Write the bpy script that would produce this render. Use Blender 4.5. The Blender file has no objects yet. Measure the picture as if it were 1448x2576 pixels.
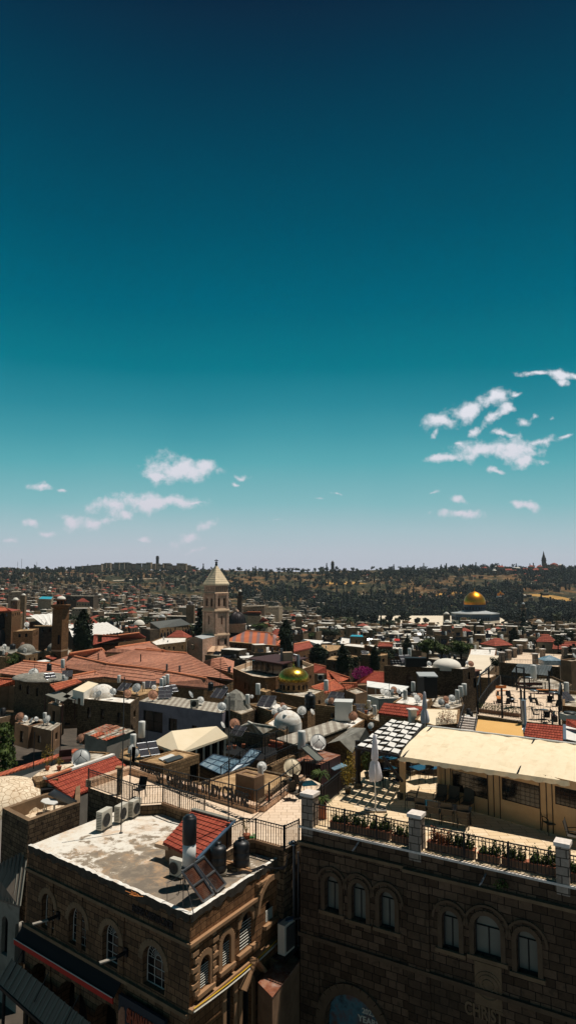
import bpy, math, random, bisect
import numpy as np
from mathutils import Vector
random.seed(7); rng = np.random.RandomState(11)
sc = bpy.context.scene
COL = sc.collection
rad = math.radians
# ---------------- camera, sky, sun, exposure ----------------
FU, CU, CV, HV = 1697.0, 724.0, 1287.5, 1446.0
PITCH = math.atan((HV - CV) / FU)
cam_d = bpy.data.cameras.new("camera"); cam = bpy.data.objects.new("camera", cam_d); COL.objects.link(cam)
cam.location = (0, 0, 0); cam.rotation_euler = (rad(90) + PITCH, 0, 0)
cam_d.sensor_fit = 'VERTICAL'; cam_d.sensor_height = 36.0; cam_d.lens = 36.0 * FU / 2575.0
cam_d.clip_start = 0.1; cam_d.clip_end = 20000
sc.camera = cam
SUN_AZ = math.atan2(0.42, 0.90); SUN_EL = rad(70)
sd = bpy.data.lights.new("sun", 'SUN'); sd.energy = 4.3; sd.angle = rad(0.5); sd.color = (1.0, 0.95, 0.87)
so = bpy.data.objects.new("sun", sd); COL.objects.link(so)
S = Vector((math.cos(SUN_AZ) * math.cos(SUN_EL), math.sin(SUN_AZ) * math.cos(SUN_EL), math.sin(SUN_EL)))
so.rotation_euler = S.to_track_quat('Z', 'Y').to_euler(); so.location = (30, 20, 60)
sc.view_settings.view_transform = 'Standard'; sc.view_settings.look = 'None'
sc.view_settings.exposure = 0; sc.view_settings.gamma = 1
sc.cycles.max_bounces = 5; sc.cycles.diffuse_bounces = 2; sc.cycles.transparent_max_bounces = 8

CR = {'U': (0, 0, 1), 'A': (0, 1351.7, .4993), 'B': (723, 1351.7, .5006), 'C': (0, 1697.5, .3473), 'D': (471.5, 1634.6, .3473),
      'E': (943, 1634.6, .3486), 'F': (0, 1917.5, .3473), 'G': (440, 1886, .2605), 'H': (723, 1886, .2605), 'I': (1037.4, 1886, .2835),
      'J': (0, 2137.6, .3473), 'K': (377.2, 2137.6, .2822), 'L': (723, 2137.6, .5006), 'M': (0, 1477.5, .2605), 'N': (345.8, 1477.5, .2605),
      'O': (691.6, 1477.5, .2605), 'Q': (1037.4, 1446, .2835), 'R': (0, 1068.8, .4993), 'S': (943, 880.2, .3486)}
CPI, SPI = math.cos(PITCH), math.sin(PITCH)
def ray(c, x, y):
    u0, v0, k = CR[c]; u = u0 + x * k; v = v0 + y * k
    a = (u - CU) / FU; b = (CV - v) / FU
    return Vector((a, CPI - b * SPI, SPI + b * CPI))
def P(c, x, y, z):            # point on the view line at height z
    r = ray(c, x, y); return r * (z / r.z)
def PD(c, x, y, Y):           # point on the view line at distance Y
    r = ray(c, x, y); return r * (Y / r.y)
def PX(p):                    # world point -> full view coordinates
    y = p[1] * CPI + p[2] * SPI; b = (p[2] * CPI - p[1] * SPI) / y
    return CU + FU * p[0] / y, CV - FU * b
def lin(c):
    c = c / 255.0
    return c / 12.92 if c <= .04045 else ((c + .055) / 1.055) ** 2.4
def RGB(r, g, b, k=1.0): return (lin(r) * k, lin(g) * k, lin(b) * k, 1)

# world
w = bpy.data.worlds.new("World"); sc.world = w; w.use_nodes = True
nt = w.node_tree; nt.nodes.clear()
def N_(nt, t, **kw):
    n = nt.nodes.new(t)
    for k, v in kw.items(): setattr(n, k, v)
    return n
def lk(nt, a, b): nt.links.new(a, b)
def math_(nt, op, a, b=None, clamp=False):
    n = N_(nt, 'ShaderNodeMath', operation=op, use_clamp=clamp)
    for i, v in enumerate((a, b)):
        if v is None: continue
        if isinstance(v, (int, float)): n.inputs[i].default_value = v
        else: lk(nt, v, n.inputs[i])
    return n.outputs[0]
tc = N_(nt, 'ShaderNodeTexCoord'); sep = N_(nt, 'ShaderNodeSeparateXYZ'); lk(nt, tc.outputs['Generated'], sep.inputs[0])
el = math_(nt, 'ARCSINE', sep.outputs[2]); eld = math_(nt, 'MULTIPLY', el, 180 / math.pi / 60.0, True)
skn = N_(nt, 'ShaderNodeTexNoise'); skn.inputs['Scale'].default_value = 2.2; skn.inputs['Detail'].default_value = 4; lk(nt, tc.outputs['Generated'], skn.inputs['Vector'])
ramp = N_(nt, 'ShaderNodeValToRGB'); lk(nt, math_(nt, 'ADD', eld, math_(nt, 'MULTIPLY', math_(nt, 'SUBTRACT', skn.outputs['Fac'], .5), .05)), ramp.inputs[0])
stops = [(0, (188, 192, 204)), (1.6, (184, 193, 203)), (3.4, (168, 192, 200)), (5.75, (132, 184, 191)), (9.2, (91, 168, 178)), (11.5, (67, 152, 166)), (13.8, (44, 137, 154)),
         (17.2, (8, 119, 138)), (22, (0, 100, 123)), (28, (0, 82, 106)), (34, (1, 66, 91)), (39, (4, 52, 77)), (43, (9, 40, 64)), (60, (12, 36, 60))]
e = ramp.color_ramp.elements
while len(e) < len(stops): e.new(0.5)
for i, (a, c) in enumerate(stops): e[i].position = a / 60.0; e[i].color = RGB(*c)
a_ = math_(nt, 'DIVIDE', sep.outputs[0], math_(nt, 'MAXIMUM', sep.outputs[1], .05))
b_ = math_(nt, 'DIVIDE', sep.outputs[2], math_(nt, 'MAXIMUM', sep.outputs[1], .05))
cb = N_(nt, 'ShaderNodeCombineXYZ'); lk(nt, a_, cb.inputs[0]); lk(nt, b_, cb.inputs[1])
nz = N_(nt, 'ShaderNodeTexNoise'); nz.inputs['Scale'].default_value = 42; nz.inputs['Detail'].default_value = 7; nz.inputs['Roughness'].default_value = .62
lk(nt, cb.outputs[0], nz.inputs['Vector'])
nz2 = N_(nt, 'ShaderNodeTexNoise'); nz2.inputs['Scale'].default_value = 16; nz2.inputs['Detail'].default_value = 5
lk(nt, cb.outputs[0], nz2.inputs['Vector'])
sub = N_(nt, 'ShaderNodeVectorMath', operation='SUBTRACT'); lk(nt, nz2.outputs['Color'], sub.inputs[0]); sub.inputs[1].default_value = (.5, .5, .5)
scl = N_(nt, 'ShaderNodeVectorMath', operation='SCALE'); lk(nt, sub.outputs[0], scl.inputs[0]); scl.inputs['Scale'].default_value = .045
wp = N_(nt, 'ShaderNodeVectorMath', operation='ADD'); lk(nt, cb.outputs[0], wp.inputs[0]); lk(nt, scl.outputs[0], wp.inputs[1])
flat = N_(nt, 'ShaderNodeVectorMath', operation='MULTIPLY'); lk(nt, wp.outputs[0], flat.inputs[0]); flat.inputs[1].default_value = (1, 1, 0)
BL = [('R', 915, 215, 185, 62, 0, 1), ('R', 800, 240, 75, 26, 0, 1), ('R', 1020, 192, 90, 44, -8, 1), ('R', 212, 315, 75, 22, 0, .9), ('R', 312, 325, 50, 15, 0, .8),
      ('R', 700, 380, 180, 48, 4, 1), ('R', 860, 385, 190, 42, -6, 1), ('R', 560, 410, 115, 48, 8, .9), ('R', 615, 448, 60, 28, 0, .8), ('R', 1000, 402, 85, 20, -3, .8),
      ('R', 355, 480, 75, 48, -20, .9), ('R', 490, 495, 75, 32, 0, .9), ('R', 165, 495, 55, 32, 20, .7), ('R', 230, 540, 70, 26, 0, .8),
      ('R', 730, 570, 55, 22, 15, .7), ('R', 935, 572, 120, 26, 8, .75), ('R', 1030, 515, 70, 26, 25, .8), ('R', 985, 630, 80, 18, 0, .6), ('R', 1190, 280, 42, 14, 5, .8),
      ('R', 1228, 253, 42, 15, 0, .8), ('R', 50, 603, 80, 20, 0, .6), ('R', 1395, 480, 45, 12, 0, .55), ('R', 0, 530, 40, 26, 0, .6),
      ('S', 1330, 170, 120, 42, -12, 1), ('S', 1170, 160, 130, 24, 3, 1), ('S', 1365, 225, 50, 40, 0, .9), ('S', 1445, 185, 60, 30, 0, .9),
      ('S', 470, 530, 140, 62, 10, 1), ('S', 650, 450, 150, 70, 22, 1), ('S', 860, 345, 150, 60, 8, 1), ('S', 1000, 328, 80, 22, 12, .9), ('S', 455, 610, 60, 30, 50, .7),
      ('S', 870, 490, 150, 45, 30, .85), ('S', 710, 590, 75, 45, 35, .95), ('S', 955, 430, 60, 52, 0, .9), ('S', 890, 620, 110, 24, -4, .8), ('S', 1040, 530, 90, 40, 0, .6),
      ('S', 500, 772, 180, 36, 8, 1), ('S', 760, 730, 220, 66, 0, 1), ('S', 980, 720, 220, 80, 0, 1), ('S', 1060, 800, 130, 66, 0, .95), ('S', 1200, 665, 150, 36, 2, .9),
      ('S', 1355, 645, 80, 20, 20, .7), ('S', 890, 868, 110, 20, 3, .75), ('S', 600, 1065, 75, 34, 5, .95), ('S', 610, 1180, 190, 40, 5, .9), ('S', 1085, 1112, 110, 38, -8, .85),
      ('R', 1690, 335, 55, 12, 0, .6), ('R', 1590, 362, 55, 10, 0, .5), ('S', 425, 1040, 70, 20, 20, .6), ('S', 1205, 790, 80, 44, 0, .55), ('S', 605, 685, 50, 18, -20, .7), ('S', 1250, 515, 50, 22, 0, .55), ('S', 1130, 490, 60, 22, 30, .5)]
acc = None
for (c, x, y, hx, hy, rt, st) in BL:
    r = ray(c, x, y); k = CR[c][2] / FU
    m = N_(nt, 'ShaderNodeMapping', vector_type='TEXTURE'); lk(nt, flat.outputs[0], m.inputs[0])
    m.inputs['Location'].default_value = (r.x / r.y, r.z / r.y, 0); m.inputs['Rotation'].default_value = (0, 0, rad(rt))
    m.inputs['Scale'].default_value = (hx * k * 1.25, hy * k * 1.35, 1)
    ln = N_(nt, 'ShaderNodeVectorMath', operation='LENGTH'); lk(nt, m.outputs[0], ln.inputs[0])
    v = math_(nt, 'SUBTRACT', st, ln.outputs['Value'])
    acc = v if acc is None else math_(nt, 'MAXIMUM', acc, v)
dn = math_(nt, 'ADD', acc, math_(nt, 'MULTIPLY', math_(nt, 'SUBTRACT', nz.outputs['Fac'], .53), 2.0))
mr = N_(nt, 'ShaderNodeMapRange', interpolation_type='SMOOTHSTEP'); lk(nt, dn, mr.inputs['Value'])
mr.inputs['From Min'].default_value = -.02; mr.inputs['From Max'].default_value = .8; mr.inputs['To Max'].default_value = .93
dens = math_(nt, 'MULTIPLY', mr.outputs[0], math_(nt, 'GREATER_THAN', sep.outputs[1], .1))
ccol = N_(nt, 'ShaderNodeValToRGB'); lk(nt, math_(nt, 'MULTIPLY', el, 4.0, True), ccol.inputs[0])
ccol.color_ramp.elements[0].color = RGB(202, 198, 210); ccol.color_ramp.elements[1].color = RGB(232, 232, 240); 
bk_ = N_(nt, 'ShaderNodeMapRange'); lk(nt, sep.outputs[1], bk_.inputs['Value']); bk_.inputs['From Min'].default_value = -.35; bk_.inputs['From Max'].default_value = .3; bk_.inputs['To Min'].default_value = .65
mx = N_(nt, 'ShaderNodeMixRGB'); lk(nt, dens, mx.inputs[0]); lk(nt, ramp.outputs[0], mx.inputs[1]); lk(nt, ccol.outputs[0], mx.inputs[2])
bg = N_(nt, 'ShaderNodeBackground'); lk(nt, mx.outputs[0], bg.inputs[0]); lk(nt, bk_.outputs[0], bg.inputs[1])
wo = N_(nt, 'ShaderNodeOutputWorld'); lk(nt, bg.outputs[0], wo.inputs[0])
w.cycles.sampling_method = 'MANUAL'; w.cycles.sample_map_resolution = 256

# ---------------- materials ----------------
M = {}
def newmat(name):
    m = bpy.data.materials.new(name); m.use_nodes = True; t = m.node_tree
    b = t.nodes['Principled BSDF']; M[name] = m
    return m, t, b
def noise(t, vec, scale, detail=4, rough=.6, dist=0):
    n = N_(t, 'ShaderNodeTexNoise'); n.inputs['Scale'].default_value = scale; n.inputs['Detail'].default_value = detail
    n.inputs['Roughness'].default_value = rough; n.inputs['Distortion'].default_value = dist
    lk(t, vec, n.inputs['Vector']); return n.outputs['Fac']
def rampn(t, fac, st):
    r = N_(t, 'ShaderNodeValToRGB'); lk(t, fac, r.inputs[0]); e = r.color_ramp.elements
    while len(e) < len(st): e.new(.5)
    for i, (p, c) in enumerate(st): e[i].position = p; e[i].color = c
    return r.outputs[0]
def mixc(t, fac, a, b, mode='MIX'):
    m = N_(t, 'ShaderNodeMixRGB', blend_type=mode)
    for i, v in enumerate((fac, a, b)):
        if isinstance(v, (int, float)): m.inputs[i].default_value = v
        elif isinstance(v, tuple): m.inputs[i].default_value = v
        else: lk(t, v, m.inputs[i])
    return m.outputs[0]
def bump(t, b, h, dist=.02, st=.6):
    n = N_(t, 'ShaderNodeBump'); n.inputs['Distance'].default_value = dist; n.inputs['Strength'].default_value = st
    lk(t, h, n.inputs['Height']); lk(t, n.outputs[0], b.inputs['Normal'])
def uvn(t): return N_(t, 'ShaderNodeUVMap').outputs[0]
def obn(t): return N_(t, 'ShaderNodeTexCoord').outputs['Object']
def geo(t): return N_(t, 'ShaderNodeNewGeometry').outputs['Position']
def plain(name, c, rough=.7, metal=0, var=.25, scale=2.0, spec=.3, bmp=0):
    m, t, b = newmat(name); b.inputs['Roughness'].default_value = rough; b.inputs['Metallic'].default_value = metal
    b.inputs['Specular IOR Level'].default_value = spec
    f = noise(t, obn(t), scale, 5, .65)
    col = rampn(t, f, [(.25, tuple(x * (1 - var) for x in c[:3]) + (1,)), (.75, tuple(min(1, x * (1 + var)) for x in c[:3]) + (1,))])
    lk(t, col, b.inputs['Base Color'])
    if bmp: bump(t, b, f, bmp)
    return m
def stone(name, c1, c2, mortar, bw=.55, bh=.32, ms=.012, stain=(.05, .035, .025), sa=.5, sscale=.35, bmp=.03, spot=0.0, nv=.55):
    m, t, b = newmat(name); b.inputs['Roughness'].default_value = .95; b.inputs['Specular IOR Level'].default_value = .15
    uv = uvn(t)
    wv = N_(t, 'ShaderNodeVectorMath', operation='ADD'); lk(t, uv, wv.inputs[0])
    n0 = N_(t, 'ShaderNodeTexNoise'); n0.inputs['Scale'].default_value = 1.3; lk(t, uv, n0.inputs['Vector'])
    s0 = N_(t, 'ShaderNodeVectorMath', operation='SCALE'); lk(t, n0.outputs['Color'], s0.inputs[0]); s0.inputs['Scale'].default_value = bh * .22; lk(t, s0.outputs[0], wv.inputs[1])
    br = N_(t, 'ShaderNodeTexBrick'); lk(t, wv.outputs[0], br.inputs['Vector'])
    br.inputs['Color1'].default_value = RGB(*c1); br.inputs['Color2'].default_value = RGB(*c2); br.inputs['Mortar'].default_value = RGB(*mortar)
    br.inputs['Scale'].default_value = 1; br.inputs['Mortar Size'].default_value = ms; br.inputs['Brick Width'].default_value = bw; br.inputs['Row Height'].default_value = bh
    br.inputs['Mortar Smooth'].default_value = .3; br.squash = .7; br.squash_frequency = 3; br.offset_frequency = 2
    f = noise(t, uv, 6, 5, .7)
    col = mixc(t, nv, br.outputs['Color'], rampn(t, f, [(.3, (.55, .5, .45, 1)), (.7, (1.25, 1.2, 1.15, 1))]), 'MULTIPLY')
    f2 = noise(t, uv, sscale, 6, .7)
    col = mixc(t, rampn(t, f2, [(.45, (0, 0, 0, 1)), (.72, (sa, sa, sa, 1))]), col, stain + (1,))
    if spot:
        f3 = noise(t, uv, 3.2, 2, .5)
        col = mixc(t, rampn(t, f3, [(.60, (0, 0, 0, 1)), (.66, (spot, spot, spot, 1))]), col, (.02, .016, .012, 1))
    lk(t, col, b.inputs['Base Color'])
    hh = math_(t, 'ADD', math_(t, 'MULTIPLY', br.outputs['Fac'], -1.0), math_(t, 'MULTIPLY', f, .8))
    bump(t, b, hh, bmp, .8)
    return m
def tiles(name, c1, c2, cw=.22, bmp=.05, dark=(.06, .025, .02), da=.6):
    m, t, b = newmat(name); b.inputs['Roughness'].default_value = .85; b.inputs['Specular IOR Level'].default_value = .2
    uv = uvn(t); sp = N_(t, 'ShaderNodeSeparateXYZ'); lk(t, uv, sp.inputs[0])
    br = N_(t, 'ShaderNodeTexBrick'); lk(t, uv, br.inputs['Vector']); br.inputs['Color1'].default_value = RGB(*c1); br.inputs['Color2'].default_value = RGB(*c2)
    br.inputs['Mortar'].default_value = RGB(*c1); br.inputs['Mortar Size'].default_value = 0; br.inputs['Scale'].default_value = 1
    br.inputs['Brick Width'].default_value = cw; br.inputs['Row Height'].default_value = .36; br.offset = 0
    f = noise(t, uv, .8, 6, .7)
    col = mixc(t, rampn(t, f, [(.45, (0, 0, 0, 1)), (.75, (da, da, da, 1))]), br.outputs['Color'], dark + (1,))
    lk(t, col, b.inputs['Base Color'])
    wv = math_(t, 'ABSOLUTE', math_(t, 'SINE', math_(t, 'MULTIPLY', sp.outputs[0], math.pi / cw)))
    bump(t, b, wv, bmp, 1.0)
    return m
def mottled(name, st, scale=1.2, detail=8, rough=.65, dist=.3, r=.9, second=None, bmp=.01, use=uvn):
    m, t, b = newmat(name); b.inputs['Roughness'].default_value = r; b.inputs['Specular IOR Level'].default_value = .2
    uv = use(t); f = noise(t, uv, scale, detail, rough, dist)
    col = rampn(t, f, [(p, RGB(*c)) for p, c in st])
    if second:
        s2, st2, amt = second
        f2 = noise(t, uv, s2, 6, .7, .5); col = mixc(t, rampn(t, f2, [(.48, (0, 0, 0, 1)), (.62, (amt, amt, amt, 1))]), col, rampn(t, noise(t, uv, s2 * 4, 4), [(.4, RGB(*st2[0])), (.6, RGB(*st2[1]))]))
    lk(t, col, b.inputs['Base Color'])
    if bmp: bump(t, b, f, bmp)
    return m
# stone and plaster (linear albedo from the colours below)
stone('stone_shade', (128, 98, 72), (88, 66, 48), (44, 34, 27), .42, .25, .014, sa=.5, spot=.25)  # shaded front of the corner building: albedo lowered, shade put into the colour
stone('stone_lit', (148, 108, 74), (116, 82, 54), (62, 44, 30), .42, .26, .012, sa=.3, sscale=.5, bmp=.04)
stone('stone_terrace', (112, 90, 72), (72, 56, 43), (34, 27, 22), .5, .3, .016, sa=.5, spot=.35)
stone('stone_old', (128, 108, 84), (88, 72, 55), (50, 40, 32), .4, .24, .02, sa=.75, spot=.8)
stone('stone_tan', (168, 136, 100), (128, 100, 70), (84, 66, 48), .38, .22, .018, sa=.35)
plain('edge_grime', RGB(66, 58, 48), .95, var=.5, scale=4)
plain('trim_dark', RGB(96, 76, 58), .95, var=.3, bmp=.02)
stone('stone_grey', (128, 120, 104), (96, 88, 76), (60, 54, 46), .5, .28, .02, sa=.6)
stone('stone_tower', (224, 184, 160), (200, 162, 138), (166, 134, 108), 1.1, .55, .02, sa=.3, sscale=.12, bmp=.03)
stone('stone_pier', (176, 160, 146), (140, 126, 114), (80, 72, 64), .5, .3, .02, sa=.35)
stone('stone_far', (150, 126, 100), (122, 102, 80), (96, 80, 64), 1.2, .7, .02, sa=.55, sscale=.1)
stone('stone_far_pale', (186, 166, 140), (158, 140, 116), (120, 106, 90), 1.2, .7, .02, sa=.35, sscale=.1)
stone('stone_far_dark', (104, 90, 74), (80, 68, 56), (56, 48, 40), 1.2, .7, .02, sa=.6, sscale=.1)
stone('paving', (232, 208, 182), (222, 196, 168), (158, 132, 108), .62, .4, .012, stain=(.5, .38, .28), sa=.15, sscale=.6, bmp=.004, nv=.2)
stone('paving_warm', (236, 212, 178), (224, 196, 156), (164, 134, 100), .8, .34, .012, stain=(.45, .32, .2), sa=.2, sscale=.7, bmp=.004, nv=.2)
stone('kerb_stone', (218, 186, 158), (206, 170, 142), (130, 100, 80), .7, .3, .012, sa=.2)
m, t, b = newmat('dome_paving'); uv = uvn(t)
vo = N_(t, 'ShaderNodeTexVoronoi', feature='DISTANCE_TO_EDGE'); vo.inputs['Scale'].default_value = 3.0; lk(t, geo(t), vo.inputs['Vector'])
lk(t, mixc(t, rampn(t, vo.outputs['Distance'], [(.02, (1, 1, 1, 1)), (.07, (0, 0, 0, 1))]), rampn(t, noise(t, geo(t), 1.6, 5), [(.3, RGB(208, 182, 150)), (.7, RGB(238, 220, 192))]), RGB(168, 138, 106)), b.inputs['Base Color']); b.inputs['Roughness'].default_value = .95
bump(t, b, vo.outputs['Distance'], .012)
mottled('roof_white', [(.3, (205, 196, 182)), (.5, (236, 230, 220)), (.7, (222, 208, 188))], .8, 8, bmp=.012, second=(.7, ((190, 160, 128), (150, 130, 110)), .5))
mottled('roof_dirty', [(.3, (120, 108, 94)), (.48, (170, 156, 136)), (.58, (214, 204, 188)), (.75, (140, 122, 100))], .9, 8, bmp=.02, second=(.5, ((92, 80, 66), (130, 112, 90)), .6))
mottled('roof_earth', [(.3, (126, 96, 64)), (.5, (172, 138, 98)), (.7, (210, 176, 134))], 1.3, 8, bmp=.02, second=(1.1, ((88, 68, 48), (130, 100, 70)), .6))
mottled('lead_grey', [(.3, (96, 92, 84)), (.5, (132, 128, 118)), (.7, (160, 154, 142))], .9, 7, bmp=.03, second=(.8, ((84, 78, 68), (176, 168, 152)), .5))
mottled('rust_sheet', [(.3, (92, 50, 34)), (.5, (136, 84, 60)), (.7, (168, 126, 100))], 1.6, 8, bmp=.006, second=(.9, ((170, 160, 150), (120, 60, 44)), .7))
mottled('plaster_purple', [(.3, (104, 100, 108)), (.6, (128, 122, 130)), (.8, (88, 80, 76))], .8, 7)
mottled('plaster_brown', [(.3, (110, 84, 64)), (.6, (140, 110, 84)), (.8, (84, 66, 52))], .8, 7)
mottled('plaster_grey', [(.3, (120, 112, 102)), (.6, (150, 142, 130)), (.8, (92, 82, 72))], .8, 7)
mottled('plaster_cream', [(.3, (206, 196, 180)), (.6, (226, 218, 204)), (.8, (176, 160, 140))], .8, 7)
mottled('canvas_cream', [(.3, (238, 216, 180)), (.5, (246, 226, 192)), (.75, (226, 202, 164))], 1.1, 7, bmp=.03, second=(.35, ((214, 190, 150), (240, 218, 182)), .5))
mottled('canvas_pale', [(.3, (226, 206, 172)), (.7, (234, 216, 186))], .7, 5, bmp=.01)
mottled('canvas_yellow', [(.3, (214, 164, 96)), (.7, (224, 176, 108))], .7, 5, bmp=.01)
mottled('curtain', [(.3, (186, 148, 108)), (.7, (200, 162, 120))], 1.5, 5, bmp=.03)
mottled('canvas_white', [(.3, (214, 208, 198)), (.7, (236, 230, 222))], .5, 5, bmp=.02)
mottled('umbrella_cloth', [(.3, (206, 200, 204)), (.7, (226, 220, 222))], 3, 5, bmp=.03, use=obn)
mottled('far_tint', [(.3, (70, 70, 66)), (.7, (120, 112, 100))], .5, 3)
m, t, b = newmat('roof_peeling'); b.inputs['Roughness'].default_value = .9; g = geo(t)
ds = N_(t, 'ShaderNodeVectorMath', operation='DISTANCE'); lk(t, g, ds.inputs[0]); ds.inputs[1].default_value = (-4.6, 28.6, -12.5)
f = math_(t, 'ADD', noise(t, g, 1.5, 12, .72, .35), math_(t, 'MULTIPLY', math_(t, 'SUBTRACT', ds.outputs['Value'], 4.1), .045))
col = rampn(t, f, [(.36, RGB(116, 104, 90)), (.53, RGB(146, 130, 110)), (.555, RGB(206, 194, 178)), (.64, RGB(226, 218, 204)), (.85, RGB(218, 204, 184))])
col = mixc(t, rampn(t, noise(t, g, .8, 7, .7, .6), [(.5, (0, 0, 0, 1)), (.66, (.6, .6, .6, 1))]), col, rampn(t, noise(t, g, 5, 5), [(.4, RGB(206, 160, 112)), (.6, RGB(176, 146, 116))]))
col = mixc(t, rampn(t, noise(t, g, 9, 6, .7), [(.62, (0, 0, 0, 1)), (.7, (.5, .5, .5, 1))]), col, RGB(96, 84, 72)); lk(t, col, b.inputs['Base Color']); bump(t, b, f, .03)
# corrugated / seamed sheets
def corr(name, c1, c2, pitch, w0=.5, dirt=.5):
    m, t, b = newmat(name); b.inputs['Roughness'].default_value = .7; uv = uvn(t); sp = N_(t, 'ShaderNodeSeparateXYZ'); lk(t, uv, sp.inputs[0])
    s = math_(t, 'FRACT', math_(t, 'MULTIPLY', sp.outputs[0], 1 / pitch))
    h = math_(t, 'LESS_THAN', s, w0); f = noise(t, uv, 1.2, 6, .7)
    lk(t, mixc(t, rampn(t, f, [(.4, (0, 0, 0, 1)), (.7, (dirt, dirt, dirt, 1))]), mixc(t, h, RGB(*c1), RGB(*c2)), RGB(92, 72, 56)), b.inputs['Base Color'])
    bump(t, b, math_(t, 'ABSOLUTE', math_(t, 'SUBTRACT', s, .5)), .05, .8); return m
corr('seamed_zinc', (122, 120, 108), (112, 108, 98), .42, .08, .25)
corr('seamed_far', (136, 136, 130), (110, 110, 106), 1.1, .12, .3)
corr('corrugated', (188, 178, 160), (146, 134, 118), .7, .5, .6)
corr('corrugated_red', (172, 92, 66), (150, 120, 90), .35, .5, .6)
corr('seamed_white', (232, 228, 220), (204, 200, 192), 2.6, .06, .05)
corr('planks', (116, 102, 88), (84, 72, 62), .5, .07, .3)
tiles('tiles_new', (176, 84, 62), (146, 62, 46), .2, .05, da=.35)
tiles('tiles_old', (208, 144, 114), (180, 118, 94), .3, .09, (.2, .11, .09), .7)
tiles('tiles_orange', (200, 108, 74), (164, 82, 58), .3, .08, (.14, .06, .05), .5)
tiles('tiles_far', (168, 84, 66), (140, 72, 56), .8, .05, da=.3)
m, t, b = newmat('tiles_striped'); uv = obn(t); wvt = N_(t, 'ShaderNodeTexWave'); wvt.inputs['Scale'].default_value = .09; wvt.inputs['Distortion'].default_value = 1.2; lk(t, uv, wvt.inputs[0])
lk(t, rampn(t, wvt.outputs['Fac'], [(.3, RGB(206, 112, 70)), (.62, RGB(186, 108, 80)), (.8, RGB(146, 112, 108))]), b.inputs['Base Color']); b.inputs['Roughness'].default_value = .8
plain('ridge_cap', RGB(196, 120, 84), .9, var=.3)
plain('white_metal', RGB(214, 210, 202), .45, 0, .06, 3); plain('cream_metal', RGB(226, 206, 172), .5, 0, .05); plain('casing', RGB(196, 188, 172), .5, 0, .08)
plain('dark_metal', RGB(30, 30, 32), .5, .3, .2, 4); plain('iron', RGB(22, 21, 22), .55, .2, .2, 3, .4); plain('grey_metal', RGB(120, 122, 124), .35, .7, .15)
plain('steel', RGB(170, 174, 178), .3, .9, .1); plain('black_plastic', RGB(18, 18, 20), .45, 0, .2, 3, .5); plain('grille', RGB(70, 70, 68), .5, .4, .1)
plain('rust_dish', RGB(166, 118, 92), .7, .2, .4, 6); plain('dish_grey', RGB(176, 176, 172), .5, .2, .2, 3); plain('wood_orange', RGB(196, 120, 58), .6, 0, .2); plain('wood_dark', RGB(66, 36, 32), .6, 0, .3)
plain('wood_beam', RGB(30, 24, 22), .6, 0, .3); plain('terracotta', RGB(164, 100, 72), .85, 0, .15); plain('trough', RGB(120, 92, 72), .85, 0, .2); plain('soil', RGB(50, 38, 30), .95, 0, .3)
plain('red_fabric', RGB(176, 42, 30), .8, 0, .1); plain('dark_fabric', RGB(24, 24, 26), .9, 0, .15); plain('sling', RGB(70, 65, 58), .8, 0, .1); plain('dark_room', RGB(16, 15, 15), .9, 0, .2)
plain('yellow_cable', RGB(214, 170, 40), .6, 0, .1); plain('letter_red', RGB(150, 72, 48), .6, 0, .15); plain('letter_pale', RGB(196, 190, 176), .6, 0, .1); plain('blue_glass_top', RGB(30, 66, 90), .25, 0, .1, 2, .6)
plain('turquoise', RGB(40, 150, 170), .6, 0, .2); plain('blue_metal', RGB(66, 86, 104), .5, 0, .2); plain('rose_plaster', RGB(150, 110, 90), .9, 0, .2); plain('sign_blue', RGB(24, 40, 52), .5, 0, .2); plain('bark', RGB(70, 56, 44), .95, 0, .3, 6)
plain('pane', RGB(22, 24, 26), .12, 0, .2, 1, .6); plain('pane_pale', RGB(116, 116, 106), .2, 0, .15, .8, .5); plain('frame_white', RGB(176, 170, 160), .6, 0, .1); plain('frame_dark', RGB(34, 32, 30), .6, 0, .1)
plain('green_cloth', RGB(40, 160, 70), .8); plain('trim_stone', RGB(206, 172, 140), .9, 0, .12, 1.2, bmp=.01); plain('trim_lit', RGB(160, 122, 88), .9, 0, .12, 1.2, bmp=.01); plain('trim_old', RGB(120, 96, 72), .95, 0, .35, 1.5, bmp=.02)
plain('cap_stone', RGB(222, 208, 196), .9, 0, .25, 5, bmp=.02); plain('dome_white', RGB(224, 216, 202), .85, 0, .1, .6); plain('dome_dark', RGB(66, 60, 60), .45, .5, .15, .3); plain('pyramid_stone', RGB(232, 208, 172), .9, 0, .18, .5, bmp=.05)
plain('flag_blue', RGB(30, 60, 120), .8); plain('tile_blue', RGB(44, 66, 84), .6, 0, .35, .25); plain('lead_roof', RGB(168, 170, 168), .6, .2, .12, .2)
m, t, b = newmat('solar_glass'); uv = uvn(t); sp = N_(t, 'ShaderNodeSeparateXYZ'); lk(t, obn(t), sp.inputs[0])
lk(t, mixc(t, math_(t, 'LESS_THAN', math_(t, 'FRACT', math_(t, 'MULTIPLY', sp.outputs[0], 9)), .16), RGB(40, 46, 56), RGB(112, 96, 88)), b.inputs['Base Color']); b.inputs['Roughness'].default_value = .75; b.inputs['Specular IOR Level'].default_value = .1
m, t, b = newmat('skylight_glass'); lk(t, rampn(t, noise(t, geo(t), .9, 7, .75), [(.35, RGB(66, 92, 108)), (.55, RGB(124, 146, 158)), (.72, RGB(190, 196, 198))]), b.inputs['Base Color']); b.inputs['Roughness'].default_value = .25
m, t, b = newmat('gold_leaf'); b.inputs['Metallic'].default_value = .9; b.inputs['Roughness'].default_value = .36
lk(t, rampn(t, noise(t, obn(t), .6, 6), [(.3, RGB(222, 132, 20)), (.7, RGB(246, 168, 40))]), b.inputs['Base Color'])
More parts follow.
